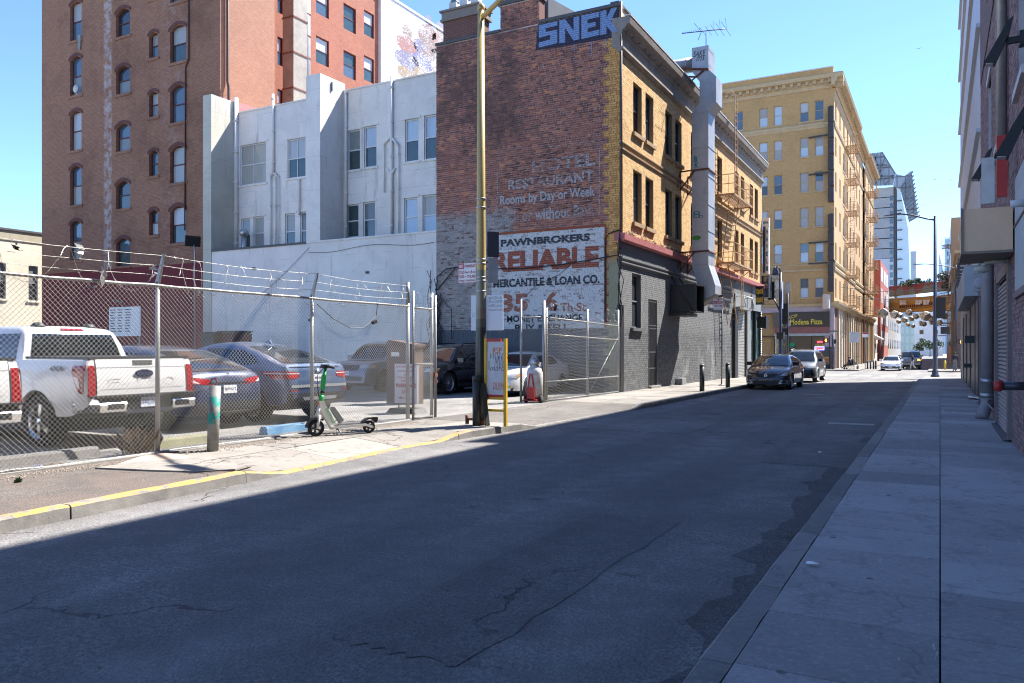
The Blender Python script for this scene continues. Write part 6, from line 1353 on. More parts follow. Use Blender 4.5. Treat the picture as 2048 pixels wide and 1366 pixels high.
c1 = Vector((-9.28, 54.4, .0)); t = thing('signal_post', 'navy lamp post with globe lamp and traffic signal at the left corner', 'traffic signal', c1)
hh = 1.66 + (700 - 545) * _dep(c1.x, c1.y) / _F
m = MB(); m.tube([(0, 0, 0), (0, 0, .6), (0, 0, hh)], [.16, .12, .09], 12); part('post', m, BLUEP, t)
m = MB(); m.tube([(0, 0, hh - .02), (-.05, 0, hh + .25), (-.2, 0, hh + .42), (-.32, 0, hh + .3)], .05, 8); part('arm', m, BLUEP, t); acorn(t, -.34, 0, hh - .15)
m = MB(); m.tube([(0, 0, 4.1), (-.2, 0, 4.6), (-.5, 0, 5.2)], .06, 8); part('bracket', m, BLUEP, t); signal(t, (-.55, 0, 5.6), (.2, 1, 0)); walk_signal(t, (.05, -.2, 2.6), (.3, 1, 0), False)
m = MB(); m.box((.08, -.02, 4.4), (.12, .3, 6.2)); part('banner', m, M((.35, .42, .60), .6, name='banner_blue'), t); m = MB(); m.box((.3, -.02, 5.4), (.62, .0, 6.1)); part('street_plate', m, M((.45, .52, .60), .5, name='pale_plate'), t)
c2 = Vector((-9.02, 55.6, .0)); t = thing('signal_post', 'second dark signal post with tan board behind the parked cars', 'traffic signal', c2)
m = MB(); m.tube([(0, 0, 0), (0, 0, 5.6)], .075, 10); part('post', m, BLUEP, t); signal(t, (-.22, 0, 4.1), (.1, 1, 0), 3, .38); walk_signal(t, (-.15, -.12, 2.9), (0, 1, 0), False)
m = MB(); m.box((-.55, .08, 4.75), (.2, .12, 5.85)); part('tan_board', m, M((.52, .36, .21), .6, name='tan_board'), t); m = MB(); m.box((.02, -.1, 3.25), (.2, -.08, 3.65)); part('white_plate', m, OFFW, t)
# right hand lamp post with signal
c3 = onZ(1871, 752, .03); c3 = Vector((-.27, 56.2, -.03)); t = thing('signal_post', 'tall navy lamp post with signals at the end of the right pavement', 'traffic signal', c3); d3 = _dep(c3.x, c3.y); zz = lambda v: HC - (v - 700) * d3 / _F - c3.z
m = MB(); m.tube([(0, 0, 0), (0, 0, .7), (0, 0, zz(432))], [.15, .13, .085], 12); m.lathe([(.26, 0), (.26, .1), (.2, .16), (.17, .4), (.15, .45)], n=12); part('post', m, BLUEP, t)
m = MB(); m.tube([(0, 0, zz(440)), (-.5, 0, zz(436)), (-1.4, 0, zz(426)), (-2.1, 0, zz(422))], [.06, .055, .05, .045], 8); part('arm', m, BLUEP, t)
m = MB(); m.prism([(-1.9, -.12, zz(422) + .05), (-2.9, -.1, zz(424)), (-2.95, -.1, zz(425)), (-1.9, -.12, zz(424))], (0, .24, 0)); part('lamp_head', m, BLUEP, t)
signal(t, (.34, 0, zz(616)), (.1, 1, 0), 3, .36); walk_signal(t, (.55, 0, zz(661)), (-.1, 1, 0), False)
m = MB(); m.beam((.05, 0, zz(652)), (.6, 0, zz(651)), .05); m.beam((.05, 0, zz(672)), (.6, 0, zz(671)), .05); m.beam((.05, 0, zz(597)), (.3, 0, zz(597)), .05); part('bracket', m, BLUEP, t)
# far right lamp post across the crossing
c4 = Vector((1.35, 88.0, -.26)); t = thing('street_lamp', 'navy lamp post with arm across the crossing on the right', 'street lamp', c4); d4 = _dep(c4.x, c4.y); zz = lambda v: HC - (v - 700) * d4 / _F - c4.z
m = MB(); m.tube([(0, 0, 0), (0, 0, zz(530))], [.13, .08], 10); part('post', m, BLUEP, t); m = MB(); m.tube([(0, 0, zz(536)), (-1.3, 0, zz(529)), (-2.6, 0, zz(525)), (-3.2, 0, zz(525))], .05, 8); part('arm', m, M((.30, .25, .22), .5, name='pale_arm'), t)
m = MB(); m.box((-3.7, -.12, zz(526)), (-2.9, .12, zz(524))); part('lamp_head', m, GREY, t); walk_signal(t, (.45, -.1, zz(684)), (-.02, -1, 0), True)
# left far corner walk signal and post
c5 = onY(1665.5, 735, 84.6); t = thing('walk_signal_post', 'short navy post with lit orange hand signal by the pizza shop', 'traffic signal', (c5.x, 84.6, -.26)); d5 = _dep(c5.x, 84.6)
m = MB(); m.tube([(0, 0, 0), (0, 0, HC - (668 - 700) * d5 / _F + .26)], .09, 10); part('post', m, BLUEP, t); walk_signal(t, (-.62, -.1, HC - (681 - 700) * d5 / _F + .26), (.02, -1, 0), True); walk_signal(t, (.2, .15, HC - (683 - 700) * d5 / _F + .26), (1, .1, 0), False)
m = MB(); m.box((-.3, -.02, HC - (664 - 700) * d5 / _F + .26), (.5, .02, HC - (661 - 700) * d5 / _F + .26)); part('street_name', m, M((.10, .16, .14), .5, name='street_plate_green'), t)
# tow away sign post by the dark wall
p = onZ(1443, 771, .13); t = thing('parking_sign', 'red and white tow away no parking any time sign on a steel post', 'sign', (p.x, p.y, .13)); dd = _dep(p.x, p.y); a = onY(1427.5, 620, p.y); b = onY(1447, 596, p.y)
m = MB(); m.tube([(0, 0, 0), (.03, 0, b.z - .1)], .03, 8); m.lathe([(.13, 0), (.13, .03), (.05, .05)], n=10); part('post', m, STEELD, t)
ox = -p.x; m = MB(); m.box((a.x + ox, -.05, a.z - .13), (b.x + ox, -.04, b.z - .13)); part('panel', m, SIGNW, t); w, h = b.x - a.x, b.z - a.z
m = MB(); m.quad((a.x + ox + .02, -.052, a.z - .13 + .52 * h), (b.x + ox - .02, -.052, a.z - .13 + .52 * h), (b.x + ox - .02, -.052, b.z - .15), (a.x + ox + .02, -.052, b.z - .15)); part('red_block', m, REDT, t)
def s2(s, x, z, ww, hh, mat): m = MB(); text_on(m, s, (a.x + ox + x * w, -.054, a.z - .13 + z * h), X_, Zu, ww * w, hh * h, .02); part('sign_lettering', m, mat, t)
s2('NO PARKING', .08, .55, .84, .12, SIGNW); s2('ANY TIME', .08, .27, .84, .15, REDT)
m = MB(); m.obox(((a.x + b.x) / 2 + ox - .1, -.053, a.z - .13 + .82 * h), (1, 0, -.2), (0, 1, 0), (.2, 0, 1), .1, .001, .035); m.obox(((a.x + b.x) / 2 + ox + .12, -.053, a.z - .13 + .80 * h), (1, 0, .1), (0, 1, 0), (.1, 0, 1), .09, .001, .04); part('tow_symbol', m, SIGNW, t)
bd = thing('perched_bird', 'small dark pigeon perched on the tow away sign', 'bird', (p.x - .02, p.y, b.z)); m = MB(); m.lathe([(.0, -.13), (.03, -.11), (.055, -.03), (.06, .03), (.03, .09), (0, .1)], (0, 0, .09), (1, 0, .45), 8); m.lathe([(0, -.04), (.03, -.02), (.03, .02), (0, .045)], (.09, 0, .2), (.4, 0, 1), 8); part('body', m, M((.05, .05, .06), .7, name='feathers'), bd)
# bollards
for k, (u, v, lab) in enumerate(((1404, 783, 'dark round bollard on the pavement nearer the camera'), (1455.5, 775, 'dark round bollard nearer the parked sedan'))):
    p = onZ(u, v, .13); t = thing('bollard', lab, 'bollard', (p.x, p.y, .13), 0, 'bollards by the dark wall'); m = MB(); m.tube([(0, 0, 0), (0, 0, .93)], .09, 14); part('post', m, M((.028, .034, .028), .45, name='bollard_green'), t)
    m = MB(); m.lathe([(.092, .93), (.092, .96), (.06, 1.0), (0, 1.01)], n=14); part('cap', m, BLACK, t)
# ------------------------------------------------------------------ vehicles (x forward, y left, z up)
TAIL = M((.24, .006, .008), .15, var=.35, sc=14, bump=0, coat=1.0, dirt=0, name='tail_lens'); TAILC = M((.62, .55, .55), .2, coat=1.0, bump=0, dirt=0, name='clear_lens'); HEAD = M((.50, .51, .50), .12, .35, var=.3, sc=16, bump=0, coat=1.0, dirt=0, name='head_lens'); AMBER = M((.75, .25, .02), .2, coat=1.0, bump=0, name='amber_lens')
TRIMB = M((.020, .020, .022), .55, name='black_trim'); ALLOY = M((.48, .48, .50), .3, .8, var=.1, bump=0, name='alloy'); ALLOYD = M((.07, .07, .075), .35, .6, bump=0, name='dark_alloy'); PLATE = M((.72, .73, .74), .4, var=.05, name='plate')
def interp(pts, x):
    xs, zs = zip(*pts); return float(np.interp(x, xs, zs))
def smooth_fn(pts, k=.09):
    xs = np.linspace(pts[0][0], pts[-1][0], 400); z = np.interp(xs, *zip(*pts)); w = max(1, int(k / (xs[1] - xs[0]))); ker = np.ones(2 * w + 1) / (2 * w + 1)
    zp = np.concatenate([np.full(w, z[0]), z, np.full(w, z[-1])]); zs = np.convolve(zp, ker, 'valid'); zs[0] = z[0]; zs[-1] = z[-1]
    return lambda x: float(np.interp(x, xs, zs))
def wheel_meshes(R_, wd, style, rmat):
    t = MB(); r2 = R_ * .70
    t.lathe([(r2, -wd / 2), (R_ * .93, -wd / 2), (R_, -wd / 2 + .03), (R_, wd / 2 - .03), (R_ * .93, wd / 2), (r2, wd / 2)], axis=(0, 1, 0), n=28, cap=False)
    r = MB(); r.lathe([(r2 * 1.0, wd / 2 - .0), (r2 * 1.02, wd / 2 - .004), (r2 * .93, wd / 2 - .015), (r2 * .92, wd / 2 - .09)], axis=(0, 1, 0), n=28, cap=False)
    n, w = style
    for k in range(n):
        a = 2 * math.pi * k / n; d = Vector((math.cos(a), 0, math.sin(a))); e = Vector((-d.z, 0, d.x)); c0 = d * r2 * .12; c1 = d * r2 * .96
        y0, y1 = wd / 2 - .05, wd / 2 - .012
        P = [c0 - e * w * .7, c0 + e * w * .7, c1 + e * w, c1 - e * w]; r.prism([p + Vector((0, y1 if i < 2 else y1 - .01, 0)) for i, p in enumerate(P)], (0, -.03, 0))
    r.lathe([(r2 * .2, wd / 2 - .05), (r2 * .2, wd / 2 - .01), (r2 * .1, wd / 2 - .0), (0, wd / 2)], axis=(0, 1, 0), n=12)
    d = MB(); d.lathe([(r2 * .93, wd / 2 - .10), (0, wd / 2 - .10)], axis=(0, 1, 0), n=20); d.lathe([(r2 * .62, wd / 2 - .08), (r2 * .6, wd / 2 - .06), (0, wd / 2 - .06)], axis=(0, 1, 0), n=20)
    return t.mesh('tyre'), r.mesh('rim'), d.mesh('brake_disc')
class Car:
    def __init__(s, name, label, cat, sp, loc, rz, z=0.0):
        s.sp = sp; s.t = thing(name, label, cat, (loc[0], loc[1], z), rz); L, W = sp['L'], sp['W']; s.paint = sp['paint']
        s.top = smooth_fn(sp['top'], sp.get('k', .07)); s.roof = smooth_fn(sp['roof'], .10); s.zu = smooth_fn(sp.get('under', [(-L / 2, .42), (-L / 2 + .25, .25), (L / 2 - .25, .22), (L / 2, .34)]), .1)
        Rr = sp['R']; Ra = Rr + sp.get('arch', .055); xw = sp['xw']; tp = sp.get('taper', .10); er = sp.get('er', .38)
        def wid(x):
            e = max(0, abs(x) - (L / 2 - er)) / er; return W / 2 * (1 - tp * (abs(x) / (L / 2)) ** 3 * .5 - sp.get('round', .14) * e ** 2.2)
        s.wid = wid
        xs = set(np.linspace(-L / 2, L / 2, 64).round(3)) | {round(v + d, 3) for v in (-L / 2, L / 2) for d in ()}
        for e in (.015, .035, .06, .1): xs |= {round(-L / 2 + e, 3), round(L / 2 - e, 3)}
        for w in xw:
            for a in np.linspace(0, math.pi, 17): xs.add(round(w + Ra * math.cos(a), 3))
            xs |= {round(w - Ra - .012, 3), round(w + Ra + .012, 3)}
        xs = sorted(xs); m = MB(); m.smooth = True; rows = []
        for x in xs:
            w = wid(x); zt = s.top(x); zu = min(s.zu(x), zt - .12); h = zt - zu; za = 0
            for q in xw:
                if abs(x - q) < Ra: za = max(za, Rr + math.sqrt(max(0, Ra ** 2 - (x - q) ** 2)))
            cr = sp.get('crown', .035); fl = sp.get('flare', .012) if any(abs(x - q) < Ra + .12 for q in xw) else 0
            P = [(0, zu), (.70 * w, max(zu, za)), (.955 * w + fl, max(zu + .05 * h, za)), (w + fl, max(zu + .30 * h, za + .012)), (w, max(zu + .58 * h, za + .024)), (.985 * w, max(zu + .80 * h, za + .04)), (.945 * w, max(zt - .03, za + .05)), (.88 * w, max(zt, za + .055)), (.5 * w, max(zt + cr * .75, za + .06)), (0, max(zt + cr, za + .06))]
            rows.append([(x, y, z) for y, z in P] + [(x, -y, z) for y, z in P[-2:0:-1]])
        n = len(rows[0]); V = [p for r in rows for p in r]; k = len(rows)
        F = [(i * n + j, i * n + (j + 1) % n, (i + 1) * n + (j + 1) % n, (i + 1) * n + j) for i in range(k - 1) for j in range(n)]
        m.mi = 0; m.add(V, F); m.add([rows[0][j] for j in range(n)], [tuple(range(n))[::-1]]); m.add([rows[-1][j] for j in range(n)], [tuple(range(n))])
        bm_ = m.mesh('body')
        for p in bm_.polygons:
            c = p.center
            if p.normal.z < -.55 and c.z < .6 or (abs(c.y) < .9 * W / 2 * .95 and c.z < Rr + Ra and p.normal.z < -.2): p.material_index = 1
            if sp.get('clad') and c.z < sp['clad'] : p.material_index = 1
        bm_.set_sharp_from_angle(angle=R(38)); s.body = link('body', bm_, [s.paint, TRIMB], s.t)
        # cabin
        x0, x1 = sp['roof'][0][0], sp['roof'][-1][0]; tm = sp.get('tumble', .38); m = MB(); m.smooth = True; rows = []
        for x in np.linspace(x0, x1, 44):
            zb = s.top(x) - .015; zr = max(s.roof(x), zb + .004); hh = zr - zb; wb = wid(x) * .925; yr = wb - tm * hh; q = min(1, hh / .12)
            P = [(wb, zb), (wb - tm * hh * .5, zb + hh * .5), (yr, zb + hh * .86 if hh > .1 else zb + hh * .6), (yr - .035 * q, zr - .022 * q), (yr - .10 * q, zr - .004 * q), (yr * .5, zr + .018 * q), (0, zr + .026 * q)]
            rows.append([(x, y, z) for y, z in P] + [(x, -y, z) for y, z in P[-2::-1]])
        n = len(rows[0]); m.add([p for r in rows for p in r], [(i * n + j, i * n + j + 1, (i + 1) * n + j + 1, (i + 1) * n + j) for i in range(43) for j in range(n - 1)])
        cm_ = m.mesh('cabin'); cm_.set_sharp_from_angle(angle=R(50)); s.cabin = link('cabin', cm_, s.paint, s.t)
        vs = [tuple(v.co) for v in bm_.vertices]; o = len(vs); vs += [tuple(v.co) for v in cm_.vertices]; fs = [tuple(p.vertices) for p in bm_.polygons] + [tuple(i + o for i in p.vertices) for p in cm_.polygons]
        s.bvh = BVHTree.FromPolygons(vs, fs)
        # wheels
        ty, ri, br = wheel_meshes(Rr, sp.get('tw', .235), sp.get('spokes', (5, .035)), None); rm = sp.get('rim', ALLOY)
        for q in xw:
            for sd_ in (1, -1):
                e = bpy.data.objects.new('wheel', None); COL.objects.link(e); e.parent = s.t; e.location = (q, sd_ * (W / 2 - sp.get('tw', .235) / 2 - sp.get('inset', .02)), Rr); e.rotation_euler = (0, random.uniform(0, 1), 0 if sd_ > 0 else math.pi)
                link('tyre', ty, RUBBER, e); link('rim', ri, rm, e); link('brake_disc', br, DGREY, e)
        m = MB(); m.box((xw[0] + .1, -W / 2 + .3, .2), (xw[1] - .1, W / 2 - .3, .45))
        for q in xw: m.box((q - .5, -W / 2 + .28, .25), (q + .5, W / 2 - .28, Rr + Ra + .02))
        part('underbody', m, TRIMB, s.t)
    def decal(s, name, pts, d, mat, off=.006, me=.10, parent=None, sink=False):
        bm = bmesh.new(); d = Vector(d).normalized(); vs = [bm.verts.new(p) for p in pts]; bm.faces.new(vs); bmesh.ops.triangulate(bm, faces=bm.faces[:])
        for _ in range(7):
            ed = [e for e in bm.edges if e.calc_length() > me]
            if not ed: break
            bmesh.ops.subdivide_edges(bm, edges=ed, cuts=1); bmesh.ops.triangulate(bm, faces=[f for f in bm.faces if len(f.verts) > 3])
        kill = []
        for v in bm.verts:
            h, n, i, ds = s.bvh.ray_cast(v.co, d)
            if h is None: kill.append(v)
            else:
                n = n if n.dot(d) < 0 else -n; o_ = off if not (sink and v.is_boundary) else -.002
                v.co = h + (n - d).normalized() * o_
        bmesh.ops.delete(bm, geom=kill, context='VERTS')
        me_ = bpy.data.meshes.new(name); bm.normal_update(); bm.to_mesh(me_); bm.free()
        if len(me_.polygons):
            av = sum((p.normal for p in me_.polygons), Vector())
            if av.dot(d) > 0: me_.flip_normals()
        for p in me_.polygons: p.use_smooth = True
        return link(name, me_, mat, parent or s.t)
    def rear(s, name, yz, mat, **k): return s.decal(name, [(-s.sp['L'], y, z) for y, z in yz], (1, 0, 0), mat, **k)
    def front(s, name, yz, mat, **k): return s.decal(name, [(s.sp['L'], y, z) for y, z in yz], (-1, 0, 0), mat, **k)
    def side(s, name, xz, mat, sg=1, **k): return s.decal(name, [(x, sg * 3, z) for x, z in xz], (0, -sg, 0), mat, **k)
    def corner(s, name, sgx, sgy, yz, mat, ang=.75, **k):     # cast diagonally onto a corner: y measured across the diagonal
        d = Vector((-sgx * math.cos(ang), -sgy * math.sin(ang), 0)); ax = Vector((-sgx * math.sin(ang), sgy * math.cos(ang), 0)); c = Vector((sgx * s.sp['L'] / 2, sgy * s.sp['W'] / 2, 0)) - d * 2
        return s.decal(name, [tuple(c + ax * y + Vector((0, 0, z))) for y, z in yz], d, mat, **k)
    def glaze(s):
        sp = s.sp; g = sp.get('glass', CARGLASS)
        x0, x1 = sp['roof'][0][0], sp['roof'][-1][0]; ws, rs = sp['screen'], sp['back']     # (x,z) at low and high edges
        def surf(nm, lo, hi, yl, yh, d):
            pts = [(d * 8, -yl, 0), ]
            a = [(-yl, lo), (yl, lo), (yh, hi), (-yh, hi)]
            return s.decal(nm, [(-d * 4, y, z) for y, z in a], (d, 0, 0), g, off=.014, me=.08)
        surf('windscreen', ws[0], ws[1], ws[2], ws[3], -1); surf('rear_window', rs[0], rs[1], rs[2], rs[3], 1)
        for sg in (1, -1):
            for poly in sp['side']: s.side('side_window', poly, g, sg, off=.005)
            for xs_ in sp.get('seams', ()):
                x, za, zb = xs_; s.side('door_seam', [(x, za), (x + .014, za), (x + .014, zb), (x, zb)], TRIMB, sg, off=.0015, sink=False, me=.12)
            for (x, z) in sp.get('handles', ()): s.side('door_handle', [(x, z), (x + .2, z), (x + .2, z + .035), (x, z + .035)], sp.get('handle_mat', s.paint), sg, off=.02, me=.06)
            mx, mz = sp['mirror']; m = MB(); yy = sg * (s.wid(mx) * .93)
            m.prism([(mx - .05, yy, mz), (mx + .06, yy, mz - .02), (mx + .02, yy + sg * .22, mz - .02), (mx - .10, yy + sg * .24, mz - .02)], (0, 0, .15)); part('mirror', m, sp.get('mirror_mat', s.paint), s.t)
        for (xa, za, xb, zb) in sp.get('rails', ()):
            for sg in (1, -1):
                m = MB(); y = sg * (s.wid(0) * .925 - sp.get('tumble', .38) * (sp['H'] - s.top(0)) - .06); m.tube([(xa, y, za - .04), (xa - .08, y, za + .05), ((xa + xb) / 2, y, sp['H'] + .05), (xb + .08, y, zb + .05), (xb, y, zb - .04)], .022, 6); part('roof_rail', m, sp.get('rail_mat', STEELD), s.t)
    def plate(s, x, z, txt, front=False, y=0, col=(.02, .03, .12), extra=None):
        e = bpy.data.objects.new('number_plate', None); COL.objects.link(e); e.parent = s.t; sg = 1 if front else -1; h, n, i, d = s.bvh.ray_cast(Vector((sg * 5, y, z + .07)), Vector((-sg, 0, 0))); xx = (h.x if h else x) + sg * .012
        m = MB(); m.box((xx - .008, y - .155, z), (xx + .008, y + .155, z + .155)); part('plate_blank', m, PLATE, e); m = MB()
        (text_on(m, txt, (xx + sg * .0095, y + sg * -.135, z + .035), (0, sg, 0), Zu, .27, .075, .02) if txt else marks(m, (xx + sg * .0095, y + sg * -.135, z + .04), (0, sg, 0), Zu, .27, .065, 7)); part('plate_number', m, M(col, .5, name='plate_ink'), e); return e
def sides(*polys): return [list(p) for p in polys]
# ---- white pickup
PKW = paint((.62, .62, .63), 0, .3, .1)
def pickup(label, loc, rz, z, mat, plate=None, rear_detail=True, L=5.7, name='pickup_truck'):
    h = L / 2
    sp = dict(L=L, W=2.03, H=1.93, R=.41, xw=(-h + 1.18, h - .95), arch=.07, tw=.28, paint=mat, taper=.02, er=.22, round=.05, crown=.02, k=.03, flare=.025, tumble=.22,
              top=[(-h, .98), (-h + .01, 1.02), (-h + .03, 1.36), (-h + .06, 1.40), (-h + 1.7, 1.40), (-h + 1.72, 1.33), (.4, 1.30), (1.2, 1.28), (h - .5, 1.22), (h - .1, 1.12), (h, .75)], under=[(-h, .74), (-h + .02, .60), (-h + .4, .46), (h - .4, .40), (h, .45)],
              roof=[(-h + 1.70, 1.36), (-h + 1.80, 1.80), (-h + 1.98, 1.915), (-h + 2.6, 1.93), (.2, 1.92), (.55, 1.83), (1.25, 1.30)],
              screen=(1.33, 1.80, .78, .70), back=(1.43, 1.80, .80, .70), side=sides([(-.95, 1.36), (.02, 1.36), (.02, 1.80), (-.9, 1.80)], [(.08, 1.36), (1.02, 1.36), (.6, 1.80), (.08, 1.80)]), seams=((-1.08, .5, 1.3), (.05, .5, 1.3), (1.1, .6, 1.25), (-h + 1.71, .6, 1.33)), handles=((-.9, 1.16), (.15, 1.16)), mirror=(.95, 1.36), spokes=(6, .04), rim=CHROME)
    c = Car(name, label, 'pickup', sp, loc, rz, z); c.glaze()
    TG = c.rear('tailgate', [(-.80, .80), (.80, .80), (.80, 1.385), (-.80, 1.385)], mat, off=.012, me=.2)
    c.rear('tailgate_step_shade', [(-.80, 1.25), (.80, 1.25), (.80, 1.262), (-.80, 1.262)], M((.25, .25, .26), .5, name='gap_shadow_line'), off=.015, sink=False)  # thin grey line paints the shade along the tailgate crease
    c.rear('tailgate_swage', [(-.74, .92), (.74, .92), (.70, .935), (-.70, .935)], M((.45, .45, .46), .5, name='swage'), off=.015, sink=False)
    for yy in (-.815, .80): c.rear('tailgate_gap', [(yy, .80), (yy + .012, .80), (yy + .012, 1.38), (yy, 1.38)], TRIMB, off=.004, sink=False)
    for sg in (1, -1):
        l = c.rear('tail_light', [(sg * .825, .83), (sg * .955, .83), (sg * .925, 1.29), (sg * .825, 1.29)], TAIL, off=.015, me=.06)
        c.side('tail_light_side', [(-h + .05, .86), (-h + .12, .88), (-h + .29, 1.17), (-h + .30, 1.29), (-h + .05, 1.29)], TAIL, sg, off=.02, me=.04)
        c.side('tail_light_clear', [(-h + .09, .95), (-h + .13, .96), (-h + .24, 1.12), (-h + .12, 1.11)], TAILC, sg, off=.028, me=.04)
    # chrome step bumper
    m = MB(); m.smooth = False
    for a, b in ((-1.0, -.42), (.42, 1.0)):
        sg = 1 if a > 0 else -1; P = [(-h - .02, a, .56), (-h - .16, a * (.98 if sg > 0 else 1), .58), (-h - .18, a, .70), (-h - .10, a, .80), (-h - .02, a, .80)]; m.prism([(p[0], min(abs(a), abs(b)) * sg, p[2]) for p in P], (0, sg * .44, 0)); q = sg * .86
        m.add([(-h - .16, q, .58), (-h - .18, q, .70), (-h - .10, q, .80), (-h + .30, sg * 1.0, .80), (-h + .30, sg * 1.01, .70), (-h + .28, sg * 1.0, .56)], [(0, 1, 4, 5), (1, 2, 3, 4)] if sg < 0 else [(5, 4, 1, 0), (4, 3, 2, 1)])
    m.box((-h - .15, -.42, .54), (-h - .02, .42, .60)); part('bumper', m, CHROME, c.t)
    m = MB(); m.box((-h - .14, -.41, .605), (-h - .0, .41, .79)); m.box((-h - .19, -.95, .80), (-h + .02, .95, .835)); m.box((-h - .1, -.06, .44), (-h + .3, .06, .53)); part('bumper_step', m, TRIMB, c.t)
    m = MB(); 
    for yy in (-.60, .60): m.box((-h - .187, yy - .13, .62), (-h - .17, yy + .13, .71))
    part('bumper_inset', m, TRIMB, c.t)
    if plate:
        e = bpy.data.objects.new('number_plate', None); COL.objects.link(e); e.parent = c.t; m = MB(); m.box((-h - .16, -.155, .63), (-h - .142, .155, .785)); part('plate_blank', m, M((.62, .66, .76), .4, name='pale_plate'), e); m = MB(); text_on(m, '548', (-h - .1615, .14, .67), (0, -1, 0), Zu, .115, .075, .02); text_on(m, 'ONX', (-h - .1615, -.015, .67), (0, -1, 0), Zu, .125, .075, .02); part('plate_number', m, M((.05, .05, .20), .5, name='plate_navy'), e); m = MB(); m.poly([(-h - .161, .015, .65), (-h - .161, -.01, .65), (-h - .161, .003, .765)]); part('plate_tree', m, M((.05, .35, .22), .5, name='plate_green'), e)
    # oval badge, raised lettering, handle, brake lamp, shark fin
    m = MB(); x = -h - .018
    m.add([(x, .17 * math.cos(a), 1.155 + .068 * math.sin(a)) for a in np.linspace(0, 2 * math.pi, 24, endpoint=False)], [tuple(range(24))[::-1]]); e = part('badge_rim', m, CHROME, c.t); m = MB()
    m.add([(x - .003, .155 * math.cos(a), 1.155 + .055 * math.sin(a)) for a in np.linspace(0, 2 * math.pi, 24, endpoint=False)], [tuple(range(24))[::-1]]); part('badge', m, M((.01, .018, .06), .25, coat=1, name='badge_blue'), c.t)
    m = MB(); text_on(m, 'Ford', (x - .005, .105, 1.125), (0, -1, 0), Zu, .21, .062, .0, 0, .35); part('badge_lettering', m, CHROME, c.t)
    m = MB(); text_on(m, 'F-150', (-h - .0135, .62, .96), (0, -1, 0), Zu, 1.22, .14, .0); part('stamped_lettering', m, PKW, c.t)
    for sg in (1, -1):
        m = MB(); yy = sg * (c.wid(-h + .6) + .006); text_on(m, '4X4', (-h + (.83 if sg > 0 else .5), yy, 1.20), (-sg, 0, 0) if sg < 0 else (-1, 0, 0), Zu, .34, .085, .03, .002)
        if sg > 0: m = MB(); text_on(m, '4X4', (-h + .85, yy, 1.20), (-1, 0, 0), Zu, .34, .085, .03)
        part('side_lettering', m, M((.09, .09, .10), .4, name='dark_letter'), c.t)
    c.rear('tailgate_handle', [(-.18, 1.29), (.18, 1.29), (.18, 1.365), (-.18, 1.365)], TRIMB, off=.018)
    c.rear('brake_lamp', [(-.22, 1.86), (.22, 1.86), (.18, 1.895), (-.18, 1.895)], TAIL, off=.012, me=.08)
    m = MB()
    for yy in (-.45, .45): m.lathe([(.0, .06), (.07, .05), (.12, .0), (.12, -.02)], (-h + 2.1, yy, 1.94), n=10)
    part('roof_lamp', m, TRIMB, c.t); m = MB(); m.box((-h + .05, -.9, 1.39), (-h + 1.68, .9, 1.428)); part('bed_cover', m, TRIMB, c.t)
    return c
pickup('white pickup truck seen from behind the chain link fence, tailgate towards the street', (-11.28 - 2.85, 8.36), math.pi, .13, PKW, True)
pickup('second white pickup at the left edge, only its tail light and bumper in view', (-10.86 - 2.85, 5.24), math.pi, .13, PKW)
SUVSIDE = lambda zb, zt: None
def mk(name, label, cat, sp, loc, rz, z): c = Car(name, label, cat, sp, loc, rz, z); c.glaze(); return c
# pickup trucks face -X (away from the street): their tails are at +X, so heading = pi
# ---- blue hatchback with sloping tail
h = 2.375
c = mk('blue_hatchback', 'dark blue electric crossover with dusty sloping rear window behind the fence', 'car', dict(L=4.75, W=1.92, H=1.62, R=.355, xw=(-1.42, 1.47), paint=paint((.022, .034, .085), .3, .3, .3), tumble=.42,
    top=[(-h, .66), (-h + .03, .80), (-h + .05, .93), (-h + .12, 1.075), (-h + .3, 1.11), (-1.3, 1.09), (0, 1.0), (1.0, .98), (1.6, .90), (2.1, .78), (2.3, .66), (h, .48)], roof=[(-2.1, 1.105), (-1.6, 1.335), (-1.0, 1.52), (-.3, 1.61), (.2, 1.62), (.7, 1.53), (1.25, 1.25), (1.62, .97)],
    screen=(1.0, 1.52, .72, .60), back=(1.125, 1.50, .72, .60), side=sides([(-1.75, 1.13), (-.45, 1.06), (-.45, 1.47), (-1.0, 1.42)], [(-.40, 1.06), (.5, 1.04), (.42, 1.48), (-.40, 1.49)], [(.55, 1.04), (1.35, 1.02), (.62, 1.42)]), seams=((-.43, .35, 1.0), (.55, .35, 1.0), (1.35, .4, .95), (-1.25, .75, 1.05)), handles=((-.95, .92), (.0, .9)), mirror=(1.0, 1.03), spokes=(10, .018), rim=ALLOYD, under=[(-h, .40), (-h + .15, .28), (h - .3, .2), (h, .33)]), (-12.05 - h, 10.82), math.pi, .13)
for sg in (1, -1):
    c.corner('tail_light', -1, sg, [(-.50, .86), (.22, .93), (.25, 1.02), (.0, 1.03), (-.4, .97)], TAIL, .55, off=.008, me=.06); c.corner('reverse_lens', -1, sg, [(-.22, .90), (.14, .94), (.14, 1.0), (-.05, .995)], TAILC, .55, off=.014, me=.06)
c.rear('tail_light_bar', [(-.5, .88), (.5, .88), (.5, .91), (-.5, .91)], BLACKG, off=.008); c.rear('diffuser', [(-.72, .36), (.72, .36), (.78, .55), (-.78, .55)], TRIMB, off=.01); c.rear('diffuser_lip', [(-.5, .34), (.5, .34), (.5, .365), (-.5, .365)], STEELD, off=.014)
c.plate(-h, .70, '8JPV612'); m = MB(); text_on(m, 'T', (-h - .0, .045, 1.0), (0, -1, 0), Zu, .09, .09, .02); o = part('emblem', m, CHROME, c.t); o.location = (.06, 0, 0)
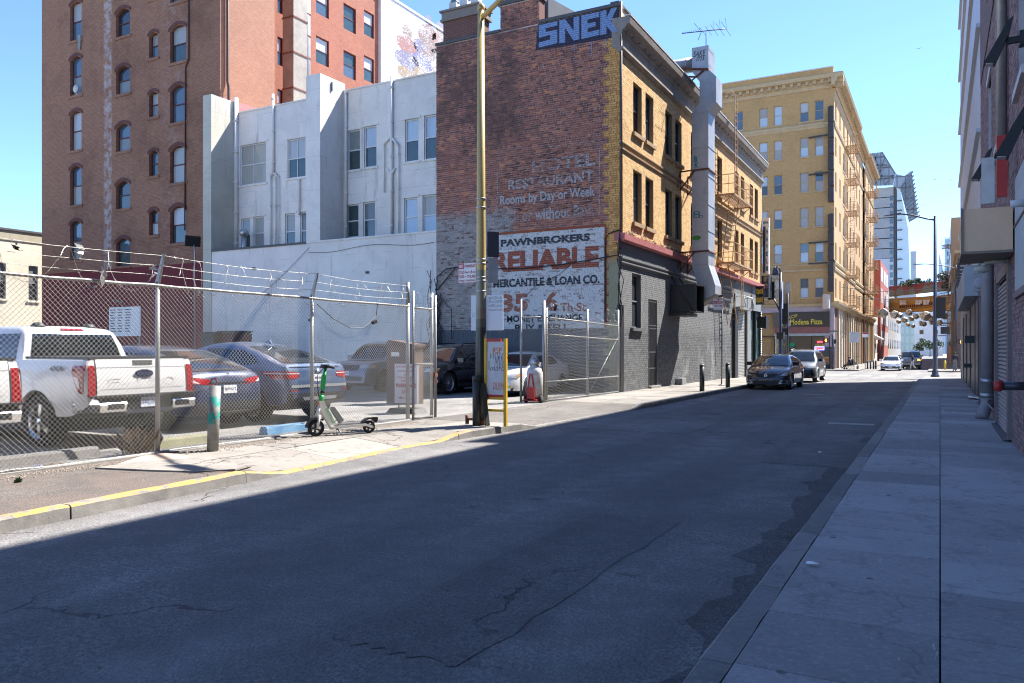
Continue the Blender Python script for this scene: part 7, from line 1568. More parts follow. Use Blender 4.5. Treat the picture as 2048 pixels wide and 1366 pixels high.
# ---- blue and silver coupe SUV
h = 2.45
c = mk('coupe_suv', 'bright blue coupe style SUV with red tail lights parked behind the fence by the scooter', 'car', dict(L=4.9, W=1.99, H=1.70, R=.39, xw=(-1.45, 1.50), tw=.29, paint=paint((.06, .11, .22), .5, .3, .25), tumble=.45, flare=.03,
    top=[(-h, .72), (-h + .04, .90), (-h + .07, 1.02), (-h + .10, 1.17), (-h + .16, 1.225), (-h + .3, 1.23), (-1.4, 1.19), (0, 1.08), (1.0, 1.08), (1.7, 1.02), (2.2, .92), (2.4, .7), (h, .55)], roof=[(-2.12, 1.235), (-1.35, 1.49), (-.6, 1.67), (0, 1.70), (.4, 1.67), (.85, 1.55), (1.5, 1.08)],
    screen=(1.12, 1.61, .76, .64), back=(1.255, 1.61, .68, .58), side=sides([(-1.55, 1.26), (-1.35, 1.22), (-.4, 1.16), (-.4, 1.55), (-.9, 1.52), (-1.35, 1.39)], [(-.35, 1.16), (.45, 1.13), (.4, 1.57), (-.35, 1.56)], [(.5, 1.13), (1.28, 1.12), (.6, 1.5)]), seams=((-.38, .4, 1.1), (.5, .4, 1.1), (1.3, .4, 1.05), (-1.2, .85, 1.15)), handles=((-.95, 1.02), (.0, 1.0)), mirror=(1.0, 1.12), spokes=(10, .022), rim=ALLOYD, under=[(-h, .46), (-h + .2, .34), (h - .3, .25), (h, .38)]), (-11.75 - h, 13.15), math.pi - .06, .13)
for sg in (1, -1):
    c.corner('tail_light', -1, sg, [(-.36, .985), (-.25, .93), (.15, .92), (.34, 1.0), (.42, 1.07), (.1, 1.10), (-.30, 1.06)], TAIL, .62, off=.012, me=.06); c.corner('tail_light_bar', -1, sg, [(-.34, 1.02), (.36, 1.035), (.36, 1.05), (-.34, 1.035)], TAILC, .62, off=.018, me=.06)
c.rear('rear_blade', [(-.80, .74), (.80, .74), (.78, .80), (-.78, .80)], M((.45, .46, .47), .3, .6, name='silver_lower'), off=.014); c.rear('rear_skirt', [(-.85, .45), (.85, .45), (.85, .62), (-.85, .62)], TRIMB, off=.012); c.rear('skid_plate', [(-.45, .47), (.45, .47), (.5, .54), (-.5, .54)], STEEL, off=.02); c.plate(-h, .86, '')
for sg in (1, -1): c.rear('exhaust_tip', [(sg * .56, .52), (sg * .78, .52), (sg * .78, .60), (sg * .56, .60)], CHROME, off=.025, me=.05); c.rear('reflector', [(sg * .60, .66), (sg * .85, .66), (sg * .85, .69), (sg * .60, .69)], TAIL, off=.02, me=.05)
c.rear('trunk_lip', [(-.72, 1.185), (.72, 1.185), (.72, 1.21), (-.72, 1.21)], c.paint, off=.035, me=.1); m = MB(); m.lathe([(0, 0), (.05, 0), (.05, .008), (0, .01)], (-h + .06, 0, 1.09), (-1, 0, .2), 14); part('emblem', m, M((.3, .36, .5), .3, .5, name='roundel'), c.t)
m = MB(); m.prism([(-.95, -.02, 1.66), (-.72, -.02, 1.70), (-.9, -.01, 1.78)], (0, .04, 0)); part('roof_fin', m, c.paint, c.t)
# ---- cars backed against the painted wall, facing the camera (heading -Y)
HD = -math.pi / 2
h = 2.48
c = mk('grey_suv', 'boxy grey blue SUV facing out beside the white wall', 'car', dict(L=4.96, W=2.05, H=1.85, R=.39, xw=(-1.42, 1.50), tw=.27, paint=paint((.13, .15, .20), .5, .32, .25), tumble=.26, er=.25, round=.09,
    top=[(-h, .8), (-h + .02, 1.05), (-h + .06, 1.2), (0, 1.17), (1.1, 1.15), (2.1, 1.09), (2.36, 1.0), (2.44, .85), (h, .6)], roof=[(-h + .05, 1.22), (-h + .3, 1.76), (-h + .6, 1.84), (0, 1.85), (.4, 1.80), (.68, 1.70), (1.3, 1.15)], screen=(1.2, 1.74, .80, .72), back=(1.3, 1.7, .75, .65), side=sides([(-2.1, 1.24), (-1.0, 1.22), (-1.0, 1.70), (-1.85, 1.70)], [(-.95, 1.22), (.0, 1.2), (.0, 1.71), (-.95, 1.71)], [(.05, 1.2), (1.05, 1.18), (.55, 1.70), (.05, 1.71)]), seams=((-.98, .5, 1.18), (.03, .5, 1.18), (1.1, .5, 1.12)), handles=((-.85, 1.05), (.15, 1.05)), mirror=(.95, 1.2), spokes=(7, .03), rim=ALLOYD), (-18.95, 22.3 + h), HD, .13)
for sg in (1, -1): c.corner('head_light', 1, sg, [(-.28, .87), (.24, .87), (.26, 1.0), (-.28, .99)], HEAD, .6, off=.01, me=.06); c.corner('side_marker', 1, sg, [(.17, .93), (.25, .93), (.25, .98), (.17, .98)], AMBER, .6, off=.018, me=.05)
c.front('grille', [(-.55, .78), (.55, .78), (.6, .98), (-.6, .98)], TRIMB, off=.012); c.front('bumper_slot', [(-.8, .42), (.8, .42), (.75, .58), (-.75, .58)], TRIMB, off=.012); c.plate(h, .62, '', True)
h = 2.45
c = mk('black_suv', 'black SUV with multi spoke wheels parked under the painted wall sign', 'car', dict(L=4.9, W=1.95, H=1.74, R=.385, xw=(-1.42, 1.52), tw=.27, paint=paint((.006, .006, .009), .0, .2, .1), tumble=.36, er=.5, round=.16, flare=.02,
    top=[(-h, .7), (-h + .03, .95), (-h + .1, 1.15), (0, 1.08), (1.0, 1.10), (1.7, 1.06), (2.15, .98), (2.36, .80), (h, .5)], roof=[(-h + .12, 1.16), (-h + .6, 1.58), (-h + 1.0, 1.70), (-.2, 1.74), (.3, 1.71), (.65, 1.62), (1.35, 1.10)], screen=(1.14, 1.65, .78, .66), back=(1.25, 1.6, .7, .6), side=sides([(-1.9, 1.25), (-.5, 1.17), (-.5, 1.58), (-1.5, 1.56)], [(-.45, 1.17), (.4, 1.14), (.36, 1.59), (-.45, 1.59)], [(.45, 1.14), (1.15, 1.12), (.55, 1.55)]), seams=((-.48, .45, 1.1), (.45, .45, 1.1), (1.2, .45, 1.08)), handles=((-.95, 1.02), (.05, 1.02)), mirror=(.92, 1.12), mirror_mat=BLACKG, spokes=(14, .012), rim=ALLOY, rails=((.35, 1.70, -1.5, 1.66),), rail_mat=BLACK), (-15.67, 22.0 + h), HD - .08, .13)
for sg in (1, -1): c.corner('head_light', 1, sg, [(-.30, .78), (.18, .80), (.26, .92), (-.2, .90)], HEAD, .7, off=.01, me=.06); c.corner('side_marker', 1, sg, [(.12, .80), (.21, .81), (.23, .88), (.14, .88)], AMBER, .7, off=.018, me=.05)
c.front('grille', [(-.45, .62), (.45, .62), (.5, .92), (-.5, .92)], M((.15, .15, .16), .3, .7, name='grille_chrome'), off=.012); c.front('bumper_slot', [(-.8, .38), (.8, .38), (.75, .52), (-.75, .52)], TRIMB, off=.012)
h = 2.27
c = mk('white_sedan', 'white sedan facing out beside the lot entrance with dark wheels', 'car', dict(L=4.53, W=1.70, H=1.47, R=.315, xw=(-1.30, 1.32), tw=.21, paint=paint((.72, .72, .73), .0, .3, .08), tumble=.40, er=.5, round=.15,
    top=[(-h, .6), (-h + .04, .85), (-h + .12, 1.02), (-1.7, 1.05), (-1.1, .99), (0, .95), (.9, .96), (1.5, .90), (1.95, .79), (2.15, .66), (h, .46)], roof=[(-1.68, 1.045), (-1.05, 1.36), (-.5, 1.45), (0, 1.47), (.35, 1.43), (.6, 1.34), (1.22, .94)], screen=(.99, 1.38, .68, .55), back=(1.08, 1.36, .62, .52), side=sides([(-1.15, 1.06), (-.4, 1.01), (-.4, 1.33), (-.9, 1.30)], [(-.35, 1.01), (.42, .99), (.3, 1.34), (-.35, 1.34)], [(.47, .99), (1.0, .99), (.5, 1.28)]), seams=((-.38, .35, .96), (.45, .35, .96), (1.1, .4, .93)), handles=((-.85, .86), (-.0, .85)), mirror=(.85, .99), spokes=(7, .03), rim=ALLOYD, under=[(-h, .33), (-h + .2, .22), (h - .35, .16), (h, .2)]), (-12.86, 22.4 + h), HD, .13)
for sg in (1, -1): c.corner('head_light', 1, sg, [(-.26, .62), (.10, .60), (.28, .72), (.2, .78), (-.18, .72)], HEAD, .7, off=.01, me=.05); c.corner('side_marker', 1, sg, [(.1, .64), (.2, .68), (.2, .73), (.12, .72)], AMBER, .7, off=.018, me=.05); c.front('fog_lamp', [(sg * .5, .30), (sg * .68, .30), (sg * .68, .38), (sg * .5, .38)], M((.5, .42, .03), .3, coat=1, name='yellow_fog'), off=.014, me=.06)
c.front('grille', [(-.34, .55), (.34, .55), (.4, .66), (-.4, .66)], TRIMB, off=.012); c.front('bumper_slot', [(-.42, .28), (.42, .28), (.46, .42), (-.46, .42)], TRIMB, off=.012)
# ---- parked along the kerb, facing the camera
h = 2.39
c = mk('dark_sedan', 'dark blue black sedan parked at the left kerb facing the camera', 'car', dict(L=4.78, W=1.84, H=1.47, R=.335, xw=(-1.40, 1.40), tw=.225, paint=paint((.006, .009, .022), .1, .2, .22), tumble=.44, er=.55, round=.2,
    top=[(-h, .65), (-h + .05, .95), (-h + .14, 1.06), (-1.7, 1.07), (0, .98), (.9, .98), (1.5, .93), (1.95, .84), (2.2, .72), (2.33, .58), (h, .42)], roof=[(-1.95, 1.07), (-1.2, 1.35), (-.5, 1.46), (0, 1.47), (.4, 1.42), (.75, 1.28), (1.38, .96)], screen=(1.005, 1.40, .74, .58), back=(1.1, 1.36, .66, .54), side=sides([(-1.45, 1.12), (-.4, 1.04), (-.4, 1.34), (-1.05, 1.30)], [(-.35, 1.04), (.5, 1.02), (.38, 1.34), (-.35, 1.35)]), seams=((-.38, .35, 1.0), (.55, .35, 1.0), (1.2, .4, .95)), handles=((-.9, .9), (.05, .88)), mirror=(.9, 1.02), mirror_mat=BLACKG, spokes=(5, .035), rim=ALLOY, under=[(-h, .36), (-h + .2, .22), (h - .35, .17), (h, .22)]), (-6.38, 33.9 + h), HD, 0)
for sg in (1, -1): c.corner('head_light', 1, sg, [(-.22, .60), (.05, .58), (.36, .72), (.34, .80), (.05, .74)], HEAD, .7, off=.01, me=.05); c.front('fog_surround', [(sg * .52, .27), (sg * .84, .27), (sg * .84, .42), (sg * .6, .40)], M((.40, .41, .42), .3, .6, name='fog_surround'), off=.012, me=.06); c.front('fog_lamp', [(sg * .60, .30), (sg * .78, .30), (sg * .78, .38), (sg * .60, .37)], TRIMB, off=.02, me=.06); c.corner('side_marker', 1, sg, [(.40, .46), (.46, .46), (.46, .5), (.40, .5)], TAIL, .9, off=.012, me=.05)
c.front('grille', [(-.46, .66), (.46, .66), (.38, .58), (.2, .52), (-.2, .52), (-.38, .58)], TRIMB, off=.012); c.front('lower_intake', [(-.5, .25), (.5, .25), (.52, .38), (-.52, .38)], TRIMB, off=.012); m = MB()
m.lathe([(.055, 0), (.075, .0), (.075, .012), (.055, .012)], (h - .035, 0, .60), (1, 0, .25), 18, False); m.obox((h - .03, .025, .61), (0, 1, -.8), (1, 0, 0), (0, .8, 1), .035, .006, .008); m.obox((h - .03, -.025, .61), (0, 1, .8), (1, 0, 0), (0, -.8, 1), .035, .006, .008); part('emblem', m, CHROME, c.t)
m = MB(); m.box((h - .03, -.17, .36), (h - .0, .17, .38)); m.box((h - .02, -.15, .30), (h + .005, -.12, .44)); m.box((h - .02, .12, .30), (h + .005, .15, .44)); m.obox((h - .0, 0, .37), (0, 1, .4), (1, 0, 0), (0, -.4, 1), .13, .006, .015); part('plate_bracket', m, DGREY, c.t)
h = 2.3
c = mk('silver_suv', 'silver compact SUV with black bumper parked behind the dark sedan', 'car', dict(L=4.6, W=1.85, H=1.67, R=.36, xw=(-1.32, 1.36), tw=.23, paint=paint((.20, .205, .215), .55, .3, .1), tumble=.36, er=.5, round=.18, flare=.025,
    top=[(-h, .75), (-h + .04, 1.0), (-h + .1, 1.16), (0, 1.06), (.9, 1.06), (1.5, 1.02), (1.9, .95), (2.15, .80), (2.25, .65), (h, .5)], roof=[(-h + .12, 1.17), (-h + .5, 1.50), (-h + .9, 1.64), (-.2, 1.67), (.3, 1.63), (.6, 1.53), (1.25, 1.05)], screen=(1.09, 1.58, .74, .62), back=(1.25, 1.52, .66, .56), side=sides([(-1.8, 1.2), (-.5, 1.13), (-.5, 1.52), (-1.4, 1.50)], [(-.45, 1.13), (.45, 1.10), (.35, 1.52), (-.45, 1.53)]), seams=((-.48, .4, 1.05), (.5, .4, 1.05), (1.15, .45, 1.03)), handles=((-.95, .98), (.05, .96)), mirror=(.85, 1.08), mirror_mat=BLACKG, spokes=(5, .04), rim=ALLOY, rails=((.2, 1.62, -1.5, 1.58),), under=[(-h, .4), (-h + .2, .26), (h - .35, .22), (h, .3)]), (-6.42, 42.2 + h), HD, 0)
for sg in (1, -1): c.corner('head_light', 1, sg, [(-.30, .74), (.05, .73), (.34, .84), (.30, .93), (-.1, .86)], HEAD, .7, off=.01, me=.05)
c.front('bumper', [(-.86, .30), (.86, .30), (.74, .66), (-.74, .66)], M((.012, .013, .018), .35, name='satin_black'), off=.014); c.front('grille', [(-.4, .70), (.4, .70), (.42, .77), (-.42, .77)], BLACKG, off=.012)
# ---- vehicles across the crossing
h = 2.44
c = mk('white_saloon', 'white saloon waiting across the crossing, angular black front', 'car', dict(L=4.88, W=1.84, H=1.46, R=.335, xw=(-1.40, 1.42), tw=.22, paint=paint((.72, .73, .75), .1, .3, .08), tumble=.44, er=.5, round=.18,
    top=[(-h, .65), (-h + .05, .95), (-h + .14, 1.06), (-1.7, 1.06), (0, .97), (.9, .97), (1.6, .90), (2.1, .80), (2.3, .66), (h, .45)], roof=[(-1.9, 1.06), (-1.1, 1.36), (-.5, 1.45), (0, 1.46), (.4, 1.41), (.75, 1.27), (1.35, .95)], screen=(1.0, 1.40, .74, .58), back=(1.1, 1.36, .66, .54), side=sides([(-1.3, 1.1), (-.4, 1.03), (-.4, 1.33), (-1.05, 1.30)], [(-.35, 1.03), (.5, 1.01), (.38, 1.33), (-.35, 1.34)]), mirror=(.9, 1.0), spokes=(5, .03), under=[(-h, .36), (-h + .2, .22), (h - .35, .17), (h, .2)]), (-4.25, 85.0 + h), HD, -.38)
for sg in (1, -1): c.corner('head_light', 1, sg, [(-.3, .66), (.1, .66), (.36, .74), (.3, .79), (-.1, .73)], BLACKG, .7, off=.01, me=.06); c.front('side_intake', [(sg * .52, .26), (sg * .86, .3), (sg * .8, .5), (sg * .5, .36)], BLACKG, off=.012, me=.08)
c.front('grille', [(-.6, .26), (.6, .26), (.46, .46), (-.46, .46)], BLACKG, off=.012); c.plate(h, .34, '', True)
PKD = paint((.010, .012, .016), .1, .25, .1)
c = pickup('black pickup truck waiting behind the white saloon across the crossing', (-2.75, 95.2), HD, -.38, PKD)
for sg in (1, -1): c.front('head_light', [(sg * .66, .92), (sg * .98, .92), (sg * .98, 1.1), (sg * .66, 1.1)], emis((1.0, .35, .03), .9) if sg > 0 else HEAD, off=.012, me=.1)
c.front('grille', [(-.6, .78), (.6, .78), (.6, 1.1), (-.6, 1.1)], STEELD, off=.012, me=.2); c.front('bumper_bar', [(-.95, .5), (.95, .5), (.95, .68), (-.95, .68)], STEELD, off=.02, me=.2)
# ------------------------------------------------------------------ chain link fence, gate, razor wire
WIRE = M((.38, .365, .33), .5, .35, var=.2, sc=8, bump=0, name='fence_wire'); RAIL = M((.30, .295, .285), .5, .45, var=.3, sc=7, dirt=.5, name='fence_rail')
def links(P0, ax, length, z0, z1, pitch=.070, r=.0030, bulge=.02, seed=1):
    """woven diamond mesh as two families of kinked wires"""
    m = MB(); rg = random.Random(seed); ax = Vector(ax).normalized(); n = Vector((-ax.y, ax.x, 0)); H = z1 - z0; P0 = Vector(P0)
    ph = [rg.uniform(0, 6) for _ in range(4)]
    def off(s, z): return bulge * (math.sin(s * 1.1 + ph[0]) * .6 + math.sin(s * 2.3 + z * 2 + ph[1]) * .4) * math.sin(math.pi * (z - z0) / H)
    k = int((length + H) / pitch) + 1
    for fam in (1, -1):
        for i in range(k):
            s0 = i * pitch - (H if fam > 0 else 0); s1 = s0 + fam * H if fam > 0 else i * pitch - H; 
            a, b = (i * pitch - H, i * pitch) if fam > 0 else (i * pitch, i * pitch - H)
            # clip to 0..length
            t0, t1 = 0.0, 1.0
            lo, hi = min(a, b), max(a, b)
            for lim, sg in ((0.0, 1), (length, -1)):
                pass
            def tt(s): return (s - a) / (b - a)
            ts = sorted((tt(0.0), tt(length))); t0 = max(0, ts[0]); t1 = min(1, ts[1])
            if t1 - t0 < .01: continue
            seg = max(1, int((t1 - t0) * 7)); pts = []
            for q in range(seg + 1):
                t = t0 + (t1 - t0) * q / seg; s = a + (b - a) * t; z = z0 + H * t
                pts.append(P0 + ax * s + Vector((0, 0, z)) + n * (off(s, z) + fam * .002))
            m.tube(pts, r, 3, False)
    return m
fe = thing('chain_link_fence', 'long galvanised chain link fence with barbed wire along the car park', 'fence')
posts = [-2.2, 1.2, 4.4, 7.72, 10.96, 13.92]
FY0, FY1 = -2.2, 13.92
part('wire_mesh', links((XF, FY0, 0), (0, 1, 0), FY1 - FY0, .17, 2.62, r=.0028, seed=2), WIRE, fe, 'stuff')
for y in posts:
    m = MB(); m.tube([(XF - .05, y, .05), (XF - .05, y, 2.66)], .034 if y != 13.92 else .045, 10); part('post', m, RAIL, fe)
    m = MB()
    if y == 13.92: m.tube([(XF - .05, y, 2.66), (XF - .05, y, 3.12)], .045, 10)
    else: m.add([(XF - .09, y - .02, 2.64), (XF - .01, y - .02, 2.64), (XF + .10, y - .015, 3.06), (XF + .07, y - .015, 3.06), (XF - .09, y + .02, 2.64), (XF - .01, y + .02, 2.64), (XF + .10, y + .015, 3.06), (XF + .07, y + .015, 3.06)], [(0, 1, 2, 3), (7, 6, 5, 4), (0, 4, 5, 1), (1, 5, 6, 2), (2, 6, 7, 3), (3, 7, 4, 0)])
    part('barb_arm', m, RAIL, fe)
def rail(z, r, sag=0.0, seed=0):
    m = MB(); rg = random.Random(seed); ys = np.linspace(FY0, FY1, 34); m.tube([(XF - .02 + rg.uniform(-.008, .008), y, z + rg.uniform(-.01, .01) - sag * abs(math.sin(y * 1.1))) for y in ys], r, 8); part('rail', m, RAIL, fe)
rail(2.60, .022, 0, 1); rail(.17, .02, .02, 2)
def barbed(P, r=.003):
    m = MB(); m.tube(P, r, 4, False); P = [Vector(p) for p in P]
    for a, b in zip(P[:-1], P[1:]):
        n = max(1, int((b - a).length / .13))
        for k in range(n):
            c = a + (b - a) * (k + .5) / n; d = Vector((random.uniform(-1, 1), random.uniform(-1, 1), random.uniform(-1, 1))).normalized() * .02; m.tube([c - d, c + d], .003, 3, False)
    return m
for k, (dx, z) in enumerate(((.0, 2.76), (.04, 2.90), (.085, 3.04))):
    P = [];
    for a, b in zip(posts[:-1], posts[1:]):
        for t in np.linspace(0, 1, 7)[:-1]: P.append((XF + dx - .01, a + (b - a) * t, z - .035 * math.sin(math.pi * t) + random.uniform(-.008, .008)))
    P.append((XF - .03, FY1, z)); part('barbed_wire', barbed(P), WIRE, fe)
def coil(y0, y1, zc, r, turns, seed):
    rg = random.Random(seed); n = turns * 14; P = []
    for i in range(n + 1):
        a = 2 * math.pi * i / 14; t = i / n; P.append((XF + .03 + r * .55 * math.cos(a) + rg.uniform(-.02, .02), y0 + (y1 - y0) * t + .12 * math.sin(a * .5), zc + r * math.sin(a) + rg.uniform(-.02, .02)))
    return barbed(P, .0028)
for (a, b, z, r, n, s) in ((4.6, 7.5, 2.76, .26, 4, 1), (7.9, 9.6, 2.74, .28, 4, 2), (9.7, 10.8, 2.72, .24, 3, 3), (11.2, 13.8, 2.74, .23, 7, 4)): part('razor_coil', coil(a, b, z, r, n, s), WIRE, fe)
m = MB(); m.tube([(XF + .04, 11.0, 2.5), (XF + .06, 11.4, 2.25), (XF + .07, 11.9, 2.08), (XF + .07, 12.3, 2.10), (XF + .06, 12.7, 2.35), (XF + .05, 12.75, 2.6)], .008, 5); m.obox((XF + .07, 12.62, 2.22), (0, 1, .4), (1, 0, 0), (0, -.4, 1), .06, .03, .03); part('loose_cable', m, CABLE, fe)
# scraps of plastic bag caught in the wire
BAG = M((.62, .60, .58), .5, var=.2, sc=20, name='plastic_bag')
for k, (u, v, mat, lab, s) in enumerate(((36, 492, BLACK, 'torn black bag caught on the wire at the far left', .09), (160, 503, BAG, 'white plastic shred hooked on the upper barbed wire', .12), (206, 548, BAG, 'white plastic shred hanging from the fence rail', .13), (308, 540, BAG, 'white shred knotted beside the fence post', .10), (1112, 617, BLACK, 'torn black bag caught on the gate wire', .13), (1110, 640, BAG, 'pale plastic scrap under the torn black bag on the gate', .06))):
    p = onX(u, v, XF + .05); rg = random.Random(k); t = MB()
    for q in range(6):
        c = Vector((rg.gauss(0, .2), rg.gauss(0, .3), rg.gauss(0, .6))) * s * .7; d1 = Vector((rg.gauss(0, 1), rg.gauss(0, 1), rg.gauss(0, 1.6))).normalized() * s * .7; d2 = Vector((rg.gauss(0, 1), rg.gauss(0, 1), rg.gauss(0, 1))).normalized() * s * .3; t.add([c - d1, c + d2, c + d1 * 1.1, c - d2], [(0, 1, 2), (0, 2, 3)])
    o = part('plastic_scrap', t, mat); o.location = p; tag(o, lab, 'litter')
# open gate: narrow fixed bay, then the far leaf against the dark wall
g1 = thing('gate_bay', 'narrow chain link bay with padlocked post at the near side of the lot entrance', 'gate')
part('wire_mesh', links((XF, 14.12, 0), (0, 1, 0), .68, .17, 2.60, seed=5), WIRE, g1, 'stuff')
for y, r, zt in ((14.12, .03, 2.95), (14.83, .04, 2.95), (14.98, .032, 2.9)): m = MB(); m.tube([(XF - .05, y, .05), (XF - .05, y, zt)], r, 10); part('post', m, RAIL, g1)
m = MB()
for z in (2.58, 1.35, .17): m.tube([(XF - .03, 14.12, z), (XF - .03, 14.83, z)], .022, 8)
part('rail', m, RAIL, g1); m = MB(); m.box((XF - .09, 14.86, 1.05), (XF + .02, 14.98, 1.14)); m.tube([(XF - .02, 14.85, 1.0), (XF + .02, 14.95, .92), (XF - .02, 15.0, .98)], .012, 5); part('padlock_chain', m, RUST, g1); part('razor_coil', coil(14.1, 14.8, 2.74, .18, 4, 7), WIRE, g1)
WIRED = M((.16, .16, .155), .5, .4, var=.2, sc=8, bump=0, name='dull_gate_wire')
g2 = thing('gate_leaf', 'chain link gate leaf and fence bay against the dark painted wall', 'gate'); GX = -10.12
part('wire_mesh', links((GX, 20.75, 0), (0, 1, 0), 6.1, .17, 2.62, .088, .003, seed=8), WIRED, g2, 'stuff');
for y, r, zt in ((20.72, .05, 3.1), (20.9, .035, 2.9), (23.95, .045, 3.0), (26.75, .05, 3.1)): m = MB(); m.tube([(GX - .05, y, .05), (GX - .05, y, zt)], r, 10); part('post', m, RAIL, g2)
m = MB()
for z in (2.62, 2.12, .72, .17): m.tube([(GX - .03, 20.75, z), (GX - .03, 26.75, z - (.1 if z > 2 else 0))], .024, 8)
m.tube([(GX - .03, 24.0, .2), (GX - .03, 26.7, 2.1)], .014, 6); part('rail', m, RAIL, g2)
part('razor_coil', coil(20.8, 26.6, 2.85, .2, 16, 11), WIRE, g2)
g3 = thing('gate_leaf', 'narrow folded gate leaf turned into the lot at the far side of the entrance', 'gate'); part('wire_mesh', links((GX - .72, 20.62, 0), (1, .15, 0), .68, .17, 2.62, .05, .0034, .04, seed=12), WIRED, g3, 'stuff')
m = MB(); m.tube([(GX - .74, 20.6, .05), (GX - .74, 20.6, 3.15)], .035, 10); part('post', m, RAIL, g3); m = MB(); m.tube([(GX - .74, 20.6, 2.62), (GX - .05, 20.7, 2.62)], .024, 8); m.tube([(GX - .74, 20.6, .17), (GX - .05, 20.7, .17)], .024, 8); part('rail', m, RAIL, g3)
# grey bollard pipe with teal paint
p = onZ(425, 902, .13); t = thing('pipe_bollard', 'leaning grey pipe bollard daubed with teal paint in front of the fence', 'bollard', (p.x, p.y, .1)); hp = onY(429, 772, p.y).z - .1
def tealp():
    q = NT('daubed_pipe'); X, Y, Z = q.sep(q.pos); k = q.m('MULTIPLY', q.m('MULTIPLY', q.step(Z, .52, .56), q.step(Z, .98, .94)), q.step(q.m('ADD', q.noise(5, 4), q.m('MULTIPLY', X, 0)), .50, .55)); c = q.ramp(q.noise(4, 5, .7), [(.3, (.16, .155, .145)), (.7, (.34, .33, .31))]); q.bump(q.noise(30, 3), .3, .004); return q.fin(q.mix(k, c, (.01, .27, .23)), .6)
m = MB(); m.tube([(0, 0, 0), (.02, .03, hp)], .085, 16); part('pipe', m, tealp(), t); m = MB(); m.tube([(-.05, .0, hp + .02), (-.04, .02, hp + .1), (.03, .03, hp + .12), (.07, .03, hp + .05)], .012, 6); part('wire_loop', m, RUST, t)
# wheel stops
for (u, v, L, mat, lab) in ((567, 858, 1.0, M((.12, .30, .50), .6, var=.3, dirt=.5, name='blue_stop'), 'pale blue painted concrete wheel stop beneath the coupe SUV'), (340, 882, 1.3, M((.30, .29, .18), .8, var=.3, name='mossy_stop'), 'mossy concrete wheel stop beneath the white pickup'), (80, 905, 1.6, CONC_K, 'plain concrete wheel stop at the left below the pickup wheel')):
    p = onX(u, v, -10.75); t = thing('wheel_stop', lab, 'wheel stop', (-10.75, p.y, .13)); m = MB(); m.prism([(-.11, -L / 2, 0), (.11, -L / 2, 0), (.085, -L / 2, .11), (.06, -L / 2, .14), (-.06, -L / 2, .14), (-.085, -L / 2, .11)], (0, L, 0)); part('block', m, mat, t)
# low concrete footing under the fence, dry weeds and gravel along it
m = MB(); m.box((XF - .14, -2, .05), (XF + .06, 13.9, .158)); o = part('fence_footing', m, CONC_K); o['kind'] = 'structure'
rg = random.Random(4); m = MB()
for k in range(2600):
    y = rg.uniform(3.5, 13.8); x = XF + .10 + abs(rg.gauss(0, .16)); r = rg.uniform(.006, .02); z = walk_z(x, y) + .004; a = rg.uniform(0, 6)
    v = [(x + r * math.cos(a + q * 1.57), y + r * math.sin(a + q * 1.57), z) for q in range(4)] + [(x, y, z + r * .8)]; m.add(v, [(0, 1, 4), (1, 2, 4), (2, 3, 4), (3, 0, 4)])
o = part('gravel', m, M((.24, .20, .165), .9, var=.5, sc=30, name='grit')); o['kind'] = 'stuff'; tag(o, 'loose grit and gravel along the foot of the fence', 'gravel')
m = MB()
for k in range(110):
    c = Vector((XF - rg.uniform(.12, .4), 7.55 + rg.gauss(0, .10), .15)); d = Vector((rg.gauss(0, .12), rg.gauss(0, .12), rg.uniform(.1, .42))); e = d.orthogonal().normalized() * .005; m.add([c - e, c + e, c + d * .6 + Vector((rg.gauss(0, .06), rg.gauss(0, .06), 0)), c + d], [(0, 1, 2), (0, 2, 3)])
o = part('dry_weeds', m, M((.11, .075, .05), .9, var=.4, sc=20, name='dry_stalk')); o['kind'] = 'stuff'; tag(o, 'tangle of dry brown weeds under the pickup bumper', 'weeds')
# heaved slab and litter on the patched pavement
for (pts, lab) in (([(235, 928), (305, 905), (355, 908), (380, 912), (370, 918), (330, 920)], 'pale dusty cement spill at the foot of the fence post'), ([(190, 935), (285, 922), (375, 918), (505, 922), (470, 938), (395, 943), (300, 940)], 'broken concrete slab heaved out of the patched pavement')):
    m = MB(); P = [onZ(u, v, .15) for u, v in pts]; m.prism([(q.x, q.y, walk_z(q.x, q.y) + .0) for q in P], (0, 0, .022)); o = part('broken_slab', m, CONC if 'slab' in lab else M((.42, .32, .25), .9, var=.25, name='cement_dust')); tag(o, lab, 'slab')
for (u, v, mat, lab) in ((72, 937, M((.35, .40, .60), .6, name='blue_paper'), 'crumpled blue white paper at the foot of the fence'), (113, 933, M((.55, .40, .26), .7, name='tan_paper'), 'crumpled tan paper bag at the foot of the fence'), (240, 905, WHITE, 'white scrap of litter below the pickup')):
    p = onZ(u, v, .14); m = MB(); bmx = [(rg.gauss(0, .05), rg.gauss(0, .08), abs(rg.gauss(0, .03))) for _ in range(10)]; m.add(bmx, [(0, 1, 2), (2, 3, 4), (4, 5, 6), (1, 6, 7), (7, 8, 9), (3, 9, 0), (5, 2, 8)]); o = part('crumpled_paper', m, mat); o.location = p; tag(o, lab, 'litter')
m = MB(); p = onZ(36, 965, .13)
for k in range(60):
    d = Vector((rg.gauss(0, .6), rg.gauss(0, .6), rg.uniform(.3, 1))).normalized() * rg.uniform(.03, .07); e = d.orthogonal().normalized() * .012; m.add([(0, 0, 0), d * .5 + e, d, d * .5 - e], [(0, 1, 2, 3)])
o = part('weed_tuft', m, LF1); o.location = p; tag(o, 'tiny green weed growing in a crack of the left pavement', 'weed')
